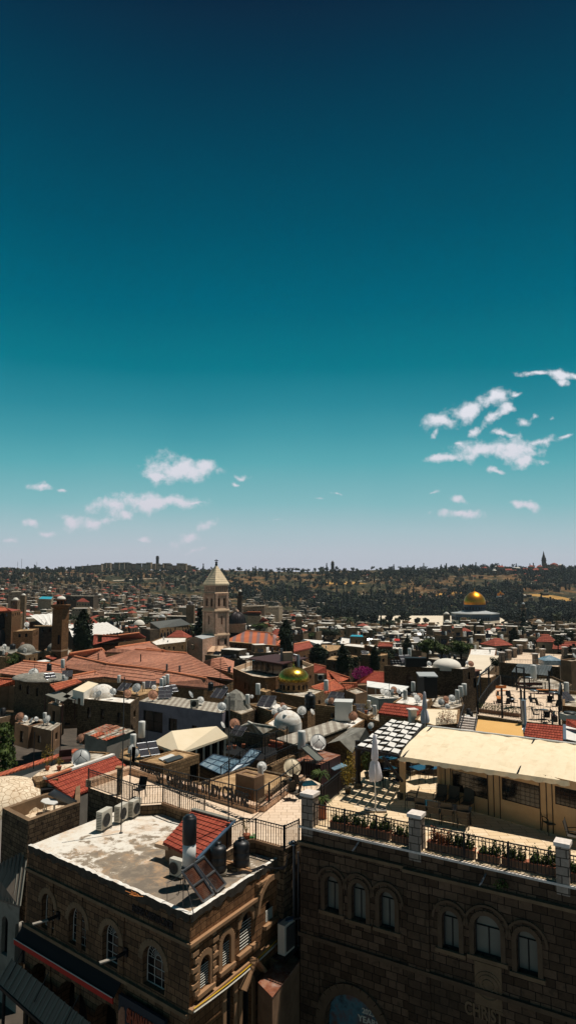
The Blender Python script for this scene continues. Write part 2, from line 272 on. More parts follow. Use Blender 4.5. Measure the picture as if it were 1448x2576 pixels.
m, t, b = newmat('gold_scale'); b.inputs['Metallic'].default_value = .9; b.inputs['Roughness'].default_value = .26
lk(t, rampn(t, noise(t, obn(t), 6, 3), [(.3, RGB(190, 148, 48)), (.7, RGB(242, 200, 88))]), b.inputs['Base Color'])
plain('scale_seam', RGB(70, 52, 20), .6, .4, .1)
def leafm(name, c1, c2, c3, s=.5):
    m, t, b = newmat(name); b.inputs['Roughness'].default_value = .7; b.inputs['Specular IOR Level'].default_value = .2
    lk(t, rampn(t, noise(t, geo(t), s, 5, .7), [(.3, RGB(*c1)), (.5, RGB(*c2)), (.72, RGB(*c3))]), b.inputs['Base Color']); return m
leafm('leaf_dark', (26, 34, 24), (38, 48, 28), (56, 66, 36), .9); leafm('leaf_mid', (40, 54, 24), (62, 76, 30), (92, 102, 44), 1.2)
leafm('leaf_far', (24, 30, 22), (34, 42, 28), (54, 60, 38), .03); leafm('leaf_olive', (56, 64, 44), (76, 82, 54), (100, 100, 68), .05); leafm('leaf_yellow', (90, 84, 30), (140, 118, 40), (176, 140, 60), 3); leafm('leaf_magenta', (120, 24, 84), (160, 30, 110), (190, 60, 140), 1)
leafm('leaf_autumn', (110, 60, 34), (150, 84, 48), (180, 110, 60), 5)
# hillside ground
m, t, b = newmat('hill_ground'); b.inputs['Roughness'].default_value = 1; b.inputs['Specular IOR Level'].default_value = .05; g = geo(t)
dry = rampn(t, noise(t, g, .012, 8, .7), [(.3, RGB(84, 62, 42)), (.5, RGB(122, 90, 58)), (.7, RGB(160, 126, 86))])
grn = rampn(t, noise(t, g, .05, 8, .75), [(.35, RGB(30, 34, 24)), (.65, RGB(62, 60, 40))])
col = mixc(t, rampn(t, noise(t, g, .006, 7, .7, .4), [(.40, (0, 0, 0, 1)), (.52, (1, 1, 1, 1))]), dry, grn)
col = mixc(t, rampn(t, noise(t, g, .11, 4, .6), [(.6, (0, 0, 0, 1)), (.68, (.8, .8, .8, 1))]), col, RGB(190, 176, 150)); lk(t, col, b.inputs['Base Color'])
mottled('street_stone', [(.3, (60, 54, 47)), (.6, (88, 78, 68)), (.8, (108, 96, 84))], .4, 8, use=geo)
mottled('plaza_stone', [(.3, (210, 192, 166)), (.7, (232, 216, 192))], .08, 6, use=geo)
mottled('dry_grass', [(.3, (150, 112, 56)), (.7, (196, 150, 80))], .04, 7, use=geo)

# ---------------- mesh builder ----------------
class MB:
    def __init__(s): s.v = []; s.f = []; s.m = []; s.sm = []
    def add(s, vs, fs, mi=0, sm=False):
        n = len(s.v); s.v += [tuple(p) for p in vs]
        for f in fs: s.f.append(tuple(i + n for i in f)); s.m.append(mi); s.sm.append(sm)
        return s
    def quad(s, a, b, c, d, mi=0): return s.add([a, b, c, d], [(0, 1, 2, 3)], mi)
    def poly(s, pts, mi=0): return s.add(pts, [tuple(range(len(pts)))], mi)
    def box(s, c, d, rz=0, mi=0, rx=0, ax=None):
        hx, hy, hz = d[0] / 2, d[1] / 2, d[2] / 2; cs, sn = math.cos(rz), math.sin(rz); cx, sx = math.cos(rx), math.sin(rx); vs = []
        for x, y, z in ((-1, -1, -1), (1, -1, -1), (1, 1, -1), (-1, 1, -1), (-1, -1, 1), (1, -1, 1), (1, 1, 1), (-1, 1, 1)):
            x *= hx; y *= hy; z *= hz; y, z = y * cx - z * sx, y * sx + z * cx
            vs.append((c[0] + x * cs - y * sn, c[1] + x * sn + y * cs, c[2] + z))
        return s.add(vs, [(0, 3, 2, 1), (4, 5, 6, 7), (0, 1, 5, 4), (1, 2, 6, 5), (2, 3, 7, 6), (3, 0, 4, 7)], mi)
    def prism(s, pts, z0, z1, mi=0, mt=None, bottom=False):
        n = len(pts); vs = [(p[0], p[1], z0) for p in pts] + [(p[0], p[1], z1) for p in pts]
        s.add(vs, [(i, (i + 1) % n, n + (i + 1) % n, n + i) for i in range(n)], mi)
        s.add(vs[n:], [tuple(range(n))], mi if mt is None else mt)
        if bottom: s.add(vs[:n], [tuple(range(n - 1, -1, -1))], mi)
        return s
    def slab(s, top, th, mi=0):          # any top polygon, extruded down by th
        n = len(top); vs = [tuple(p) for p in top] + [(p[0], p[1], p[2] - th) for p in top]
        return s.add(vs, [tuple(range(n)), tuple(range(2 * n - 1, n - 1, -1))] + [(i, n + i, n + (i + 1) % n, (i + 1) % n) for i in range(n)], mi)
    def tube(s, pts, r, n=6, mi=0, r2=None):
        pts = [Vector(p) for p in pts]; rings = []; k = len(pts)
        for i, p in enumerate(pts):
            d = (pts[min(i + 1, k - 1)] - pts[max(i - 1, 0)])
            d = d.normalized() if d.length > 1e-9 else Vector((0, 0, 1))
            a = d.orthogonal() if abs(d.z) > .95 else d.cross(Vector((0, 0, 1))); a.normalize(); b = d.cross(a)
            rr = r if r2 is None else r + (r2 - r) * i / (k - 1)
            rings.append([p + (a * math.cos(2 * math.pi * j / n) + b * math.sin(2 * math.pi * j / n)) * rr for j in range(n)])
        vs = [q for R_ in rings for q in R_]; fs = []
        for i in range(k - 1):
            for j in range(n): fs.append((i * n + j, i * n + (j + 1) % n, (i + 1) * n + (j + 1) % n, (i + 1) * n + j))
        s.add(vs, fs, mi, n > 5); return s.add(vs, [tuple(range(n))[::-1], tuple(range((k - 1) * n, k * n))], mi)
    def lathe(s, c, prof, n=20, mi=0, sm=True, cap=True, squash=(1, 1), a0=0):
        vs = []; k = len(prof)
        for r, z in prof:
            for j in range(n):
                a = a0 + 2 * math.pi * j / n; vs.append((c[0] + r * squash[0] * math.cos(a), c[1] + r * squash[1] * math.sin(a), c[2] + z))
        fs = [(i * n + j, i * n + (j + 1) % n, (i + 1) * n + (j + 1) % n, (i + 1) * n + j) for i in range(k - 1) for j in range(n)]
        s.add(vs, fs, mi, sm)
        if cap: s.add(vs, [tuple(range((k - 1) * n, k * n))], mi)
        return s
    def dome(s, c, r, h, n=24, k=8, mi=0, p=1.0):
        return s.lathe(c, [(r * math.cos(i / k * math.pi / 2) ** p + (.001 if i == k else 0), h * math.sin(i / k * math.pi / 2)) for i in range(k + 1)], n, mi, True, False)
    def strip(s, a, b, wd, th, mi=0):    # horizontal bar from a to b
        a = Vector(a); b = Vector(b); d = b - a; L = d.length; rz = math.atan2(d.y, d.x); pit = math.asin(max(-1, min(1, d.z / L)))
        x = d.normalized(); y = Vector((-math.sin(rz), math.cos(rz), 0)); z = x.cross(y)
        vs = [p + y * (sy * wd / 2) + z * (sz * th / 2) for p in (a, b) for sy, sz in ((-1, -1), (1, -1), (1, 1), (-1, 1))]
        return s.add(vs, [(0, 1, 2, 3)[::-1], (4, 5, 6, 7), (0, 4, 5, 1)[::-1], (1, 5, 6, 2)[::-1], (2, 6, 7, 3)[::-1], (3, 7, 4, 0)[::-1]], mi)
    def build(s, name, mats, parent=None):
        if isinstance(mats, str): mats = [mats]
        V = np.array(s.v, dtype=float).reshape(-1, 3); o0 = WL(parent)
        me = bpy.data.meshes.new(name); me.from_pydata((V - np.array(o0)).tolist(), [], s.f)
        for mname in mats: me.materials.append(M[mname])
        me.polygons.foreach_set('material_index', s.m); me.polygons.foreach_set('use_smooth', s.sm)
        nl = len(me.loops); np_ = len(me.polygons)
        nor = np.zeros(np_ * 3); me.polygons.foreach_get('normal', nor); nor = nor.reshape(-1, 3)
        lt = np.zeros(np_, int); me.polygons.foreach_get('loop_total', lt); li = np.zeros(nl, int); me.loops.foreach_get('vertex_index', li)
        N3 = np.repeat(nor, lt, axis=0); T = np.stack([-N3[:, 1], N3[:, 0], np.zeros(nl)], 1); L = np.linalg.norm(T, axis=1)
        fl = L < .05; T[fl] = (1, 0, 0); L[fl] = 1; T /= L[:, None]; B = np.cross(N3, T); B[fl] = (0, 1, 0)
        co = V[li]; uv = np.stack([(co * T).sum(1), (co * B).sum(1)], 1)
        me.uv_layers.new(name='UVMap').data.foreach_set('uv', uv.ravel())
        ob = bpy.data.objects.new(name, me); COL.objects.link(ob)
        if parent is not None: ob.parent = parent
        return ob
def WL(p):
    x = Vector((0, 0, 0))
    while p is not None: x += p.location; p = p.parent
    return x
def tag(o, label, cat, group=None, kind=None):
    if label: o['label'] = label
    if cat: o['category'] = cat
    if group: o['group'] = group
    if kind: o['kind'] = kind
    return o
def thing(name, label, cat, loc=(0, 0, 0), group=None):
    o = bpy.data.objects.new(name, None); o.empty_display_size = .3; COL.objects.link(o); o.location = loc
    return tag(o, label, cat, group)
def copytree(o, parent=None):
    c = o.copy(); COL.objects.link(c); c.parent = parent
    for ch in o.children: copytree(ch, c)
    return c
_used = {}
def place(proto, loc, rz=0, s=1, label=None, cat=None, group=None):
    o = proto if proto.name not in _used else copytree(proto)
    _used[proto.name] = 1
    o.location = loc; o.rotation_euler = (0, 0, rz); o.scale = (s, s, s) if not isinstance(s, tuple) else s
    if label: o['label'] = label
    if cat: o['category'] = cat
    if group: o['group'] = group
    return o
def struct(name, mb, mats, label=None):
    o = mb.build(name, mats); o['kind'] = 'structure'; o['label'] = label or name.replace('_', ' '); o['category'] = name.replace('_', ' '); return o
# ---------------- walls with real openings ----------------
def arch_pts(s0, s1, zs, zt, arch, n=8):
    if not arch: return [(s0, zs), (s1, zs), (s1, zt), (s0, zt)]
    r = (s1 - s0) / 2; ry = min(r * 1.05, zt - zs); sp = zt - ry
    return [(s0, zs), (s1, zs)] + [(s0 + r + r * math.cos(math.pi * i / n), sp + ry * math.sin(math.pi * i / n)) for i in range(n + 1)]
def facade(mb, a, b, z0, z1, ops, depth=.25, mi=0, mr=0):
    """wall from a to b (outside on the right hand), ops = (s0, s1, zs, zt, arch)"""
    a = Vector((a[0], a[1], 0)); d = Vector((b[0], b[1], 0)) - a; L = d.length; d /= L; nrm = Vector((d.y, -d.x, 0))
    def W(s, z, k=0): p = a + d * s - nrm * k; return (p.x, p.y, z)
    def q(s0, s1, za, zb):
        if s1 - s0 > 1e-4 and zb - za > 1e-4: mb.quad(W(s0, za), W(s1, za), W(s1, zb), W(s0, zb), mi)
    cur = 0
    for (s0, s1, zs, zt, ar) in sorted(ops):
        s0 = max(s0, cur + .01); s1 = min(s1, L - .01)
        if s1 - s0 < .05: continue
        q(cur, s0, z0, z1); q(s0, s1, z0, zs)
        pts = arch_pts(s0, s1, zs, zt, ar)
        if ar:
            top = pts[2:]
            for i in range(len(top) - 1):
                (sa, za), (sb, zb) = top[i + 1], top[i]; mb.quad(W(sa, za), W(sb, zb), W(sb, z1), W(sa, z1), mi)
        else: q(s0, s1, zt, z1)
        n = len(pts)
        for i in range(n):
            p, r = pts[i], pts[(i + 1) % n]
            if abs(p[0] - r[0]) + abs(p[1] - r[1]) < 1e-6: continue
            mb.quad(W(p[0], p[1]), W(p[0], p[1], depth), W(r[0], r[1], depth), W(r[0], r[1]), mr)
        cur = s1
    q(cur, L, z0, z1)
    return W, L, d, nrm
def pane_part(parent, W, op, depth, mat='pane', name='window', frame=None, bars=(1, 1), fw=.05, grille=None, label=None):
    s0, s1, zs, zt, ar = op; pts = arch_pts(s0, s1, zs, zt, ar); mb = MB(); mb.poly([W(s, z, depth - .02) for s, z in pts])
    if frame is None:
        o = mb.build(name, mat, parent)
        if label: o['label'] = label
        return o
    f = MB(); n = len(pts)
    for i in range(n):
        p, r = pts[i], pts[(i + 1) % n]
        if abs(p[0] - r[0]) + abs(p[1] - r[1]) > 1e-6: f.tube([W(p[0], p[1], depth - .05), W(r[0], r[1], depth - .05)], fw, 4)
    sp = zt - (s1 - s0) / 2 if ar else zt; dd = depth - .05
    for i in range(1, bars[0] + 1):
        s = s0 + (s1 - s0) * i / (bars[0] + 1); f.tube([W(s, zs, dd), W(s, sp if ar else zt, dd)], fw * .55, 4)
    for i in range(1, bars[1] + 1):
        z = zs + (sp - zs) * i / (bars[1] + (0 if ar else 1)); f.tube([W(s0, z, dd), W(s1, z, dd)], fw * .55, 4)
    if ar == 2:                                   # fanlight tracery
        c = (s0 + s1) / 2; r = (s1 - s0) / 2
        for i in range(1, 12):
            a = math.pi * i / 12; f.tube([W(c + .28 * r * math.cos(a), sp + .28 * r * math.sin(a), dd), W(c + r * math.cos(a), sp + r * math.sin(a), dd)], fw * .4, 4)
        for rr in (.28, .65):
            f.tube([W(c + rr * r * math.cos(math.pi * i / 12), sp + rr * r * math.sin(math.pi * i / 12), dd) for i in range(13)], fw * .4, 4)
    fo = f.build(name, frame, parent)
    if label: fo['label'] = label
    mb.build('pane', mat, fo)
    return fo
def inset(pts, t):
    n = len(pts); out = []
    for i in range(n):
        p0, p1, p2 = Vector(pts[i - 1][:2]), Vector(pts[i][:2]), Vector(pts[(i + 1) % n][:2])
        d1 = (p1 - p0).normalized(); d2 = (p2 - p1).normalized(); n1 = Vector((-d1.y, d1.x)); n2 = Vector((-d2.y, d2.x))
        k = n1 + n2; k = k / max(.4, k.dot(n1)) * t if k.length > 1e-6 else n1 * t; out.append((p1.x + k.x, p1.y + k.y))
    return out
def ccw(pts):
    A = sum(pts[i - 1][0] * pts[i][1] - pts[i][0] * pts[i - 1][1] for i in range(len(pts)))
    return pts if A > 0 else pts[::-1]
def box3(L, F, R):
    return [(F[0], F[1]), (R[0], R[1]), (L[0] + R[0] - F[0], L[1] + R[1] - F[1]), (L[0], L[1])]
def autowin(L, z0, z1, rnd, w=.9, h=1.3, gap=2.4, fl=3.1, arch=0, top=.9):
    """one row of openings at a random storey of the wall"""
    ops = []; n = int((L - .8) / gap)
    if n < 1 or z1 - z0 < h + top: return ops
    off = (L - (n - 1) * gap) / 2
    for i in range(n):
        if rnd.random() < .22: continue
        s = off + i * gap + rnd.uniform(-.25, .25); ww = w * rnd.choice([.7, 1, 1, 1.25]); hh = h * rnd.choice([.7, 1, 1.1]); zt = z1 - top - rnd.choice([0, 0, .25])
        ops.append((s - ww / 2, s + ww / 2, zt - hh, zt, arch))
    return ops
ROOFS = []; FOOT = []      # footprints of everything built by hand, so that the scattered houses keep clear
def house(name, label, cat, pts, z1, z0, wall, roof, par=.35, ops=None, rnd=None, win=None, group=None, pt=.22, pane='pane', frame=None, depth=.2, capmat=None, winmat=None, floors=1, arch=0, foot=True):
    """a flat-roofed house: walls with openings, parapet, roof; windows are parts"""
    pts = ccw([(p[0], p[1]) for p in pts]); c = (sum(p[0] for p in pts) / len(pts), sum(p[1] for p in pts) / len(pts))
    t = thing(name, label, cat, (c[0], c[1], z0), group)
    if foot and name not in ('bar_terrace', 'sunny_plaza', 'pillar_terrace', 'garden_yard', 'domed_house', 'earth_roof_building', 'stair_box', 'cream_yard', 'dome_church', 'domed_hall', 'chapel_turret', 'cream_side_roof', 'bar_back_yard', 'water_cistern', 'curved_building', 'grey_hall', 'arcaded_building', 'old_church', 'white_plaza_roof', 'dark_shed'): ROOFS.append((pts, z1 - max(par, 0)))
    if foot: FOOT.append((c, max(math.hypot(p[0] - c[0], p[1] - c[1]) for p in pts)))
    rnd = rnd or random.Random(int(abs(c[0] * 31 + c[1] * 17)))
    mb = MB(); n = len(pts); pend = []
    for i in range(n):
        a, b = pts[i], pts[(i + 1) % n]; L = math.hypot(b[0] - a[0], b[1] - a[1])
        nx, ny = (b[1] - a[1]) / L, -(b[0] - a[0]) / L; vis = nx * a[0] + ny * a[1] < 0
        zb = z1; H = (z1 - z0)
        if ops is not None and i in ops:
            W, _, _, _ = facade(mb, a, b, z0, z1, ops[i], depth); pend += [(W, o) for o in ops[i]]; continue
        if not vis or win == 0: facade(mb, a, b, z0, z1, []); continue
        nf = floors if H > 3.2 * floors else max(1, int(H / 3.2)); zt = z1
        for f in range(nf):
            za = z0 if f == nf - 1 else zt - 3.1
            o = autowin(L, za, zt, rnd, arch=arch, top=(par + .7 if f == 0 else .8)); W, _, _, _ = facade(mb, a, b, za, zt, o, depth); pend += [(W, x) for x in o]; zt = za
    if par > 0:
        ins = inset(pts, pt)
        for i in range(n):
            j = (i + 1) % n; A, B, Ci, Di = pts[i], pts[j], ins[j], ins[i]
            mb.quad((A[0], A[1], z1), (B[0], B[1], z1), (Ci[0], Ci[1], z1), (Di[0], Di[1], z1), 1 if capmat else 0)
            mb.quad((Ci[0], Ci[1], z1 - par), (Di[0], Di[1], z1 - par), (Di[0], Di[1], z1), (Ci[0], Ci[1], z1), 1 if capmat else 0)
        r = MB().poly([(p[0], p[1], z1 - par) for p in ins])
    else: r = MB().poly([(p[0], p[1], z1) for p in pts])
    mb.build('wall', [wall, capmat or wall], t); r.build('roof', roof, t)
    for W, o in pend: pane_part(t, W, o, depth, pane, 'window', frame)
    return t
def tile_roof(name, quad, mat, parent=None, course=.38, riser=.05, th=.12, ridge=True, cap='ridge_cap'):
    """eave left, eave right, ridge right, ridge left: stepped courses of tiles"""
    a, b, c, d = [Vector(p) for p in quad]; L = ((d - a).length + (c - b).length) / 2; n = max(2, int(L / course)); mb = MB()
    for i in range(n):
        t0, t1 = i / n, (i + 1) / n
        p0, p1 = a.lerp(d, t0), b.lerp(c, t0); q0, q1 = a.lerp(d, t1), b.lerp(c, t1); up = Vector((0, 0, riser)); iw = (q0 - p0) * .22; jw = (q1 - p1) * .22
        mb.quad(p0 + up, p1 + up, q1 + up * .15, q0 + up * .15); mb.quad(p0 - up * .2 + iw, p1 - up * .2 + jw, p1 + up, p0 + up)
    mb.slab([a - Vector((0, 0, .01)), b - Vector((0, 0, .01)), c - Vector((0, 0, .01)), d - Vector((0, 0, .01))], th)
    o = mb.build(name, mat, parent)
    if ridge:
        r = MB(); r.tube([d + Vector((0, 0, .03)), c + Vector((0, 0, .03))], .11 if course < .6 else .3, 6); r.build('ridge', cap, o)
    return o
def gable(parent, pts, z1, h, mat, axis=0, over=.3, course=.9, riser=.08, wallmat=None):
    """gable roof over a four-cornered plan (F, R, B, L); axis 0: ridge parallel to F-R"""
    F, R, B, L = [Vector((p[0], p[1], z1)) for p in pts]
    if axis: F, R, B, L = R, B, L, F
    m1 = (F + L) / 2 + Vector((0, 0, h)); m2 = (R + B) / 2 + Vector((0, 0, h)); dx = (R - F).normalized() * over; dn = Vector((0, 0, -over * h / max(.5, (F - L).length / 2)))
    dy = (F - L).normalized() * over
    tile_roof('roof_slope', [F - dx + dy + dn, R + dx + dy + dn, m2 + dx, m1 - dx], mat, parent, course, riser)
    tile_roof('roof_slope', [B + dx - dy + dn, L - dx - dy + dn, m1 - dx, m2 + dx], mat, parent, course, riser, ridge=False)
    g = MB().poly([F, m1, L]).poly([R, B, m2]); g.build('gable_wall', wallmat or 'stone_far', parent)
def hip(parent, pts, z1, h, mat, over=.3, course=.9, riser=.08, fr=.3):
    F, R, B, L = [Vector((p[0], p[1], z1)) for p in pts]; c = (F + R + B + L) / 4
    P4 = [p + (p - c).normalized() * over for p in (F, R, B, L)]
    long_ = (R - F).length >= (L - F).length; a = ((R - F) if long_ else (L - F)) * fr * .5; up = Vector((0, 0, h))
    m1, m2 = c - a + up, c + a + up
    if long_: qs = [(P4[0], P4[1], m2, m1), (P4[1], P4[2], m2, m2), (P4[2], P4[3], m1, m2), (P4[3], P4[0], m1, m1)]
    else: qs = [(P4[0], P4[1], m1, m1), (P4[1], P4[2], m2, m1), (P4[2], P4[3], m2, m2), (P4[3], P4[0], m1, m2)]
    for q in qs: tile_roof('roof_slope', q, mat, parent, course, riser, ridge=False)
def rail(label, pts, h=1.05, sp=.13, group=None, post_every=2.0, r=.012, name='railing', mat='iron', second=True, pr=.028, topz=None):
    c = pts[0]; t = thing(name, label, 'railing', tuple(c), group)
    for i in range(len(pts) - 1):
        a, b = Vector(pts[i]), Vector(pts[i + 1]); L = (b - a).length; mb = MB(); rz = math.atan2(b.y - a.y, b.x - a.x)
        n = max(1, int(L / sp))
        for k in range(1, n):
            p = a.lerp(b, k / n); mb.box((p.x, p.y, p.z + h / 2 + .03), (r * 2, r * 2, h - .08), rz)
        up = Vector((0, 0, 1)); mb.strip(a + up * h, b + up * h, .05, .035); mb.strip(a + up * .1, b + up * .1, .03, .025)
        if second: mb.strip(a + up * (h - .13), b + up * (h - .13), .03, .02)
        mb.build('rail_panel', mat, t)
        m = max(1, round(L / post_every))
        for k in range(m + (1 if i == len(pts) - 2 else 0)):
            p = a.lerp(b, k / m); MB().box((p.x, p.y, p.z + (h + .05) / 2), (pr * 2, pr * 2, h + .05), rz).build('post', mat, t)
    return t
def text_part(txt, parent, origin, xdir, h, width=None, th=.03, mat='dark_metal', name='lettering', tilt=None):
    """raised lettering standing in the vertical plane through xdir"""
    cu = bpy.data.curves.new('t', 'FONT'); cu.body = txt; cu.size = 1; cu.extrude = .5; cu.offset = .03; ob = bpy.data.objects.new('t', cu); COL.objects.link(ob)
    dg = bpy.context.evaluated_depsgraph_get(); me = bpy.data.meshes.new_from_object(ob.evaluated_get(dg)); vs = np.array([v.co[:] for v in me.vertices]); fs = [tuple(p.vertices) for p in me.polygons]
    bpy.data.objects.remove(ob); bpy.data.meshes.remove(me); bpy.data.curves.remove(cu)
    mn, mx = vs.min(0), vs.max(0); sc_ = h / .72; kx = (width / (mx[0] - mn[0])) if width else sc_
    x = Vector(xdir).normalized(); n = Vector((x.y, -x.x, 0)).normalized(); up = Vector((0, 0, 1)) if tilt is None else tilt; O = Vector(origin)
    pts = [O + x * ((v[0] - mn[0]) * kx) + up * (v[1] * sc_) + n * (v[2] * th) for v in vs]
    return MB().add(pts, fs).build(name, mat, parent)
def onplane(c, x, y, a, b):          # view line with the vertical plane a-b -> (distance along, height)
    r = ray(c, x, y); a = Vector((a[0], a[1])); d = Vector((b[0], b[1])) - a; L = d.length; d /= L; n = Vector((d.y, -d.x))
    t = a.dot(n) / (r.x * n.x + r.y * n.y); p = r * t; return (Vector((p.x, p.y)) - a).dot(d), p.z
def op_px(c, bl, br, top, a, b, arch):
    s0, z0 = onplane(c, *bl, a, b); s1, z1 = onplane(c, *br, a, b); _, zt = onplane(c, *top, a, b); return (min(s0, s1), max(s0, s1), (z0 + z1) / 2, zt, arch)
def arch_trim(W, op, t=.18, proud=.05, name='window_surround', mat='trim_stone', parent=None, sides=True, n=14):
    s0, s1, zs, zt, ar = op; r = (s1 - s0) / 2; c = (s0 + s1) / 2; sp = zt - r * 1.05; mb = MB(); path = []
    if sides: path += [(s0 - t / 2, zs)]
    path += [(c - (r + t / 2) * math.cos(math.pi * i / n), sp + (r * 1.05 + t / 2) * math.sin(math.pi * i / n)) for i in range(n + 1)]
    if sides: path += [(s1 + t / 2, zs)]
    for i in range(len(path) - 1):
        (sa, za), (sb, zb) = path[i], path[i + 1]; L = math.hypot(sb - sa, zb - za)
        if L < 1e-4: continue
        nx, nz = -(zb - za) / L * t / 2, (sb - sa) / L * t / 2
        o = [(sa - nx, za - nz), (sb - nx, zb - nz), (sb + nx, zb + nz), (sa + nx, za + nz)]
        vs = [W(s, z, -proud) for s, z in o] + [W(s, z, .0) for s, z in o]
        mb.add(vs, [(0, 1, 2, 3), (0, 4, 5, 1), (2, 6, 7, 3), (1, 5, 6, 2), (3, 7, 4, 0)])
    return mb.build(name, mat, parent)
def ledge(parent, W, s0, s1, z, h=.16, proud=.14, name='cornice', mat='trim_stone', zb=None):
    mb = MB(); zb = z if zb is None else zb
    a = [W(s0, z, .0), W(s0, z, -proud), W(s0, z + h, -proud), W(s0, z + h, .0)]; b = [W(s1, zb, .0), W(s1, zb, -proud), W(s1, zb + h, -proud), W(s1, zb + h, .0)]
    mb.add(a + b, [(0, 1, 5, 4)[::-1], (1, 2, 6, 5)[::-1], (2, 3, 7, 6)[::-1], (0, 1, 2, 3), (4, 5, 6, 7)[::-1]]); return mb.build(name, mat, parent)

# ---------------- terrain ----------------
TY = [5, 60, 100, 150, 200, 270, 400, 600, 800, 950, 1030, 1300, 1600, 2000, 2400, 2900, 5000, 12000]
TT = {0: [-22, -22.3, -25, -28, -32, -36, -40, -42, -41, -39, -37, -32, -20, 6, 24, 18, -100, -300],
      600: [-22, -22.3, -25, -28, -32, -36, -43, -50, -54, -57, -58, -54, -40, -8, 12, 6, -100, -300],
      950: [-22, -22.3, -25, -28, -32, -37, -45, -54, -60, -64, -88, -76, -42, 0, 20, 12, -100, -300],
      1448: [-22, -22.3, -25, -28, -32, -37, -45, -54, -60, -64, -88, -74, -38, 6, 23, 12, -100, -300]}
TU = sorted(TT)
def tnoise(x, y):
    return math.sin(x * .006 + y * .004) * 4 + math.sin(x * .013 - y * .009 + 1.3) * 2.6 + math.sin(x * .031 + y * .017) * 1.2
def TZ(x, y):
    y = max(y, 6); u = min(max(CU + FU * x / y, TU[0]), TU[-1] - .01); y2 = min(y, TY[-1] - 1); i = bisect.bisect_right(TU, u) - 1; j = bisect.bisect_right(TY, y2) - 1; a = (u - TU[i]) / (TU[i + 1] - TU[i]); b = (y2 - TY[j]) / (TY[j + 1] - TY[j]); A, B = TT[TU[i]], TT[TU[i + 1]]; z = (A[j] * (1 - a) + B[j] * a) * (1 - b) + (A[j + 1] * (1 - a) + B[j + 1] * a) * b
    k = max(0, min(1, (y - 1100) / 600)); return z + tnoise(x, y) * k * (1 if y < 4000 else 0)
tb = MB(); us = list(range(-1800, 3300, 60)); ys = [3, 12, 25, 40, 60, 80, 100, 125, 150, 175, 200, 235, 270, 310, 350, 400, 450, 500, 560, 620, 700, 760, 800, 850, 900, 950, 990, 1030, 1080, 1140, 1200, 1270, 1340, 1420, 1500, 1580, 1660, 1740, 1820, 1900, 1980, 2060, 2140, 2220, 2300, 2380, 2460, 2560, 2700, 2900, 3400, 4200, 5000, 8000, 12000]
for y in ys:
    for u in us: x = (u - CU) / FU * y; tb.v.append((x, y, TZ(x, y)))
nu = len(us)
for j in range(len(ys) - 1):
    for i in range(nu - 1):
        tb.f.append((j * nu + i, j * nu + i + 1, (j + 1) * nu + i + 1, (j + 1) * nu + i)); tb.m.append(1 if ys[j] < 640 else 0); tb.sm.append(True)
struct('terrain', tb, ['hill_ground', 'street_stone'], 'dusty ground of the old city and dry brown hillside beyond')
def hit(u, v, y0=60, y1=3400, c='U'):
    r = ray(c, u, v); r = r / r.y; y = y0; st = 4
    while y < y1:
        if r.z * y < TZ(r.x * y, y):
            lo, hi = y - st, y
            for _ in range(12):
                md = (lo + hi) / 2
                if r.z * md < TZ(r.x * md, md): hi = md
                else: lo = md
            return Vector((r.x * hi, hi, TZ(r.x * hi, hi)))
        st = max(2, y * .012); y += st
    return None

# ---------------- prototypes ----------------
def dish_proto(name, mat, label):
    t = thing(name, label, 'satellite dish'); r = .5
    b = MB(); n, k = 20, 4; el_ = rad(32)
    def tr(x, y, z):                                  # bowl opens to -Y, tipped up
        return (x, y * math.cos(el_) + z * math.sin(el_), -y * math.sin(el_) + z * math.cos(el_) + .75)
    vs = []
    for off in (0, .02):
        for i in range(k + 1):
            rr = r * i / k + .001
            for j in range(n): a = 2 * math.pi * j / n; vs.append(tr(rr * math.cos(a), rr * rr * .55 - .12 + off, rr * math.sin(a) * 1.05))
    m = (k + 1) * n; fs = []
    for s_ in (0, m):
        for i in range(k):
            for j in range(n):
                q = (s_ + i * n + j, s_ + i * n + (j + 1) % n, s_ + (i + 1) * n + (j + 1) % n, s_ + (i + 1) * n + j); fs.append(q if s_ else q[::-1])
    for j in range(n): fs.append((k * n + j, k * n + (j + 1) % n, m + k * n + (j + 1) % n, m + k * n + j))
    b.add(vs, fs, 0, True); b.build('dish_bowl', mat, t)
    f = MB(); tip = tr(0, -.42, 0)
    for a in (90, 210, 330): f.tube([tr(r * .9 * math.cos(rad(a)), .0, r * .9 * math.sin(rad(a))), tip], .012, 4)
    f.box(tip, (.07, .1, .07)); f.build('feed_arm', 'grille', t)
    MB().tube([(0, .1, 0), (0, .1, .62), tr(0, 0, 0)], .035, 6).box((0, .1, .02), (.35, .35, .04)).build('mast', 'grille', t); return t
dish_w = dish_proto('satellite_dish', 'white_metal', 'white satellite dish'); dish_g = dish_proto('satellite_dish', 'dish_grey', 'grey satellite dish')
dish_r = dish_proto('satellite_dish', 'rust_dish', 'rusty satellite dish'); dish_c = dish_proto('satellite_dish', 'cream_metal', 'cream satellite dish')
def dish(kind, c, x, y, zb, rpx, rz, label, group='satellite dishes on the rooftops', ctr=None):
    k = CR[c][2]; z = zb; 
    for _ in range(6):
        p = P(c, x, y, z); r = rpx * k * (p.y * CPI + p.z * SPI) / FU; z = zb + .75 * r / .5
    return place({'w': dish_w, 'g': dish_g, 'r': dish_r, 'c': dish_c}[kind], (p.x, p.y, zb), rad(rz), r / .5, label, 'satellite dish', group)
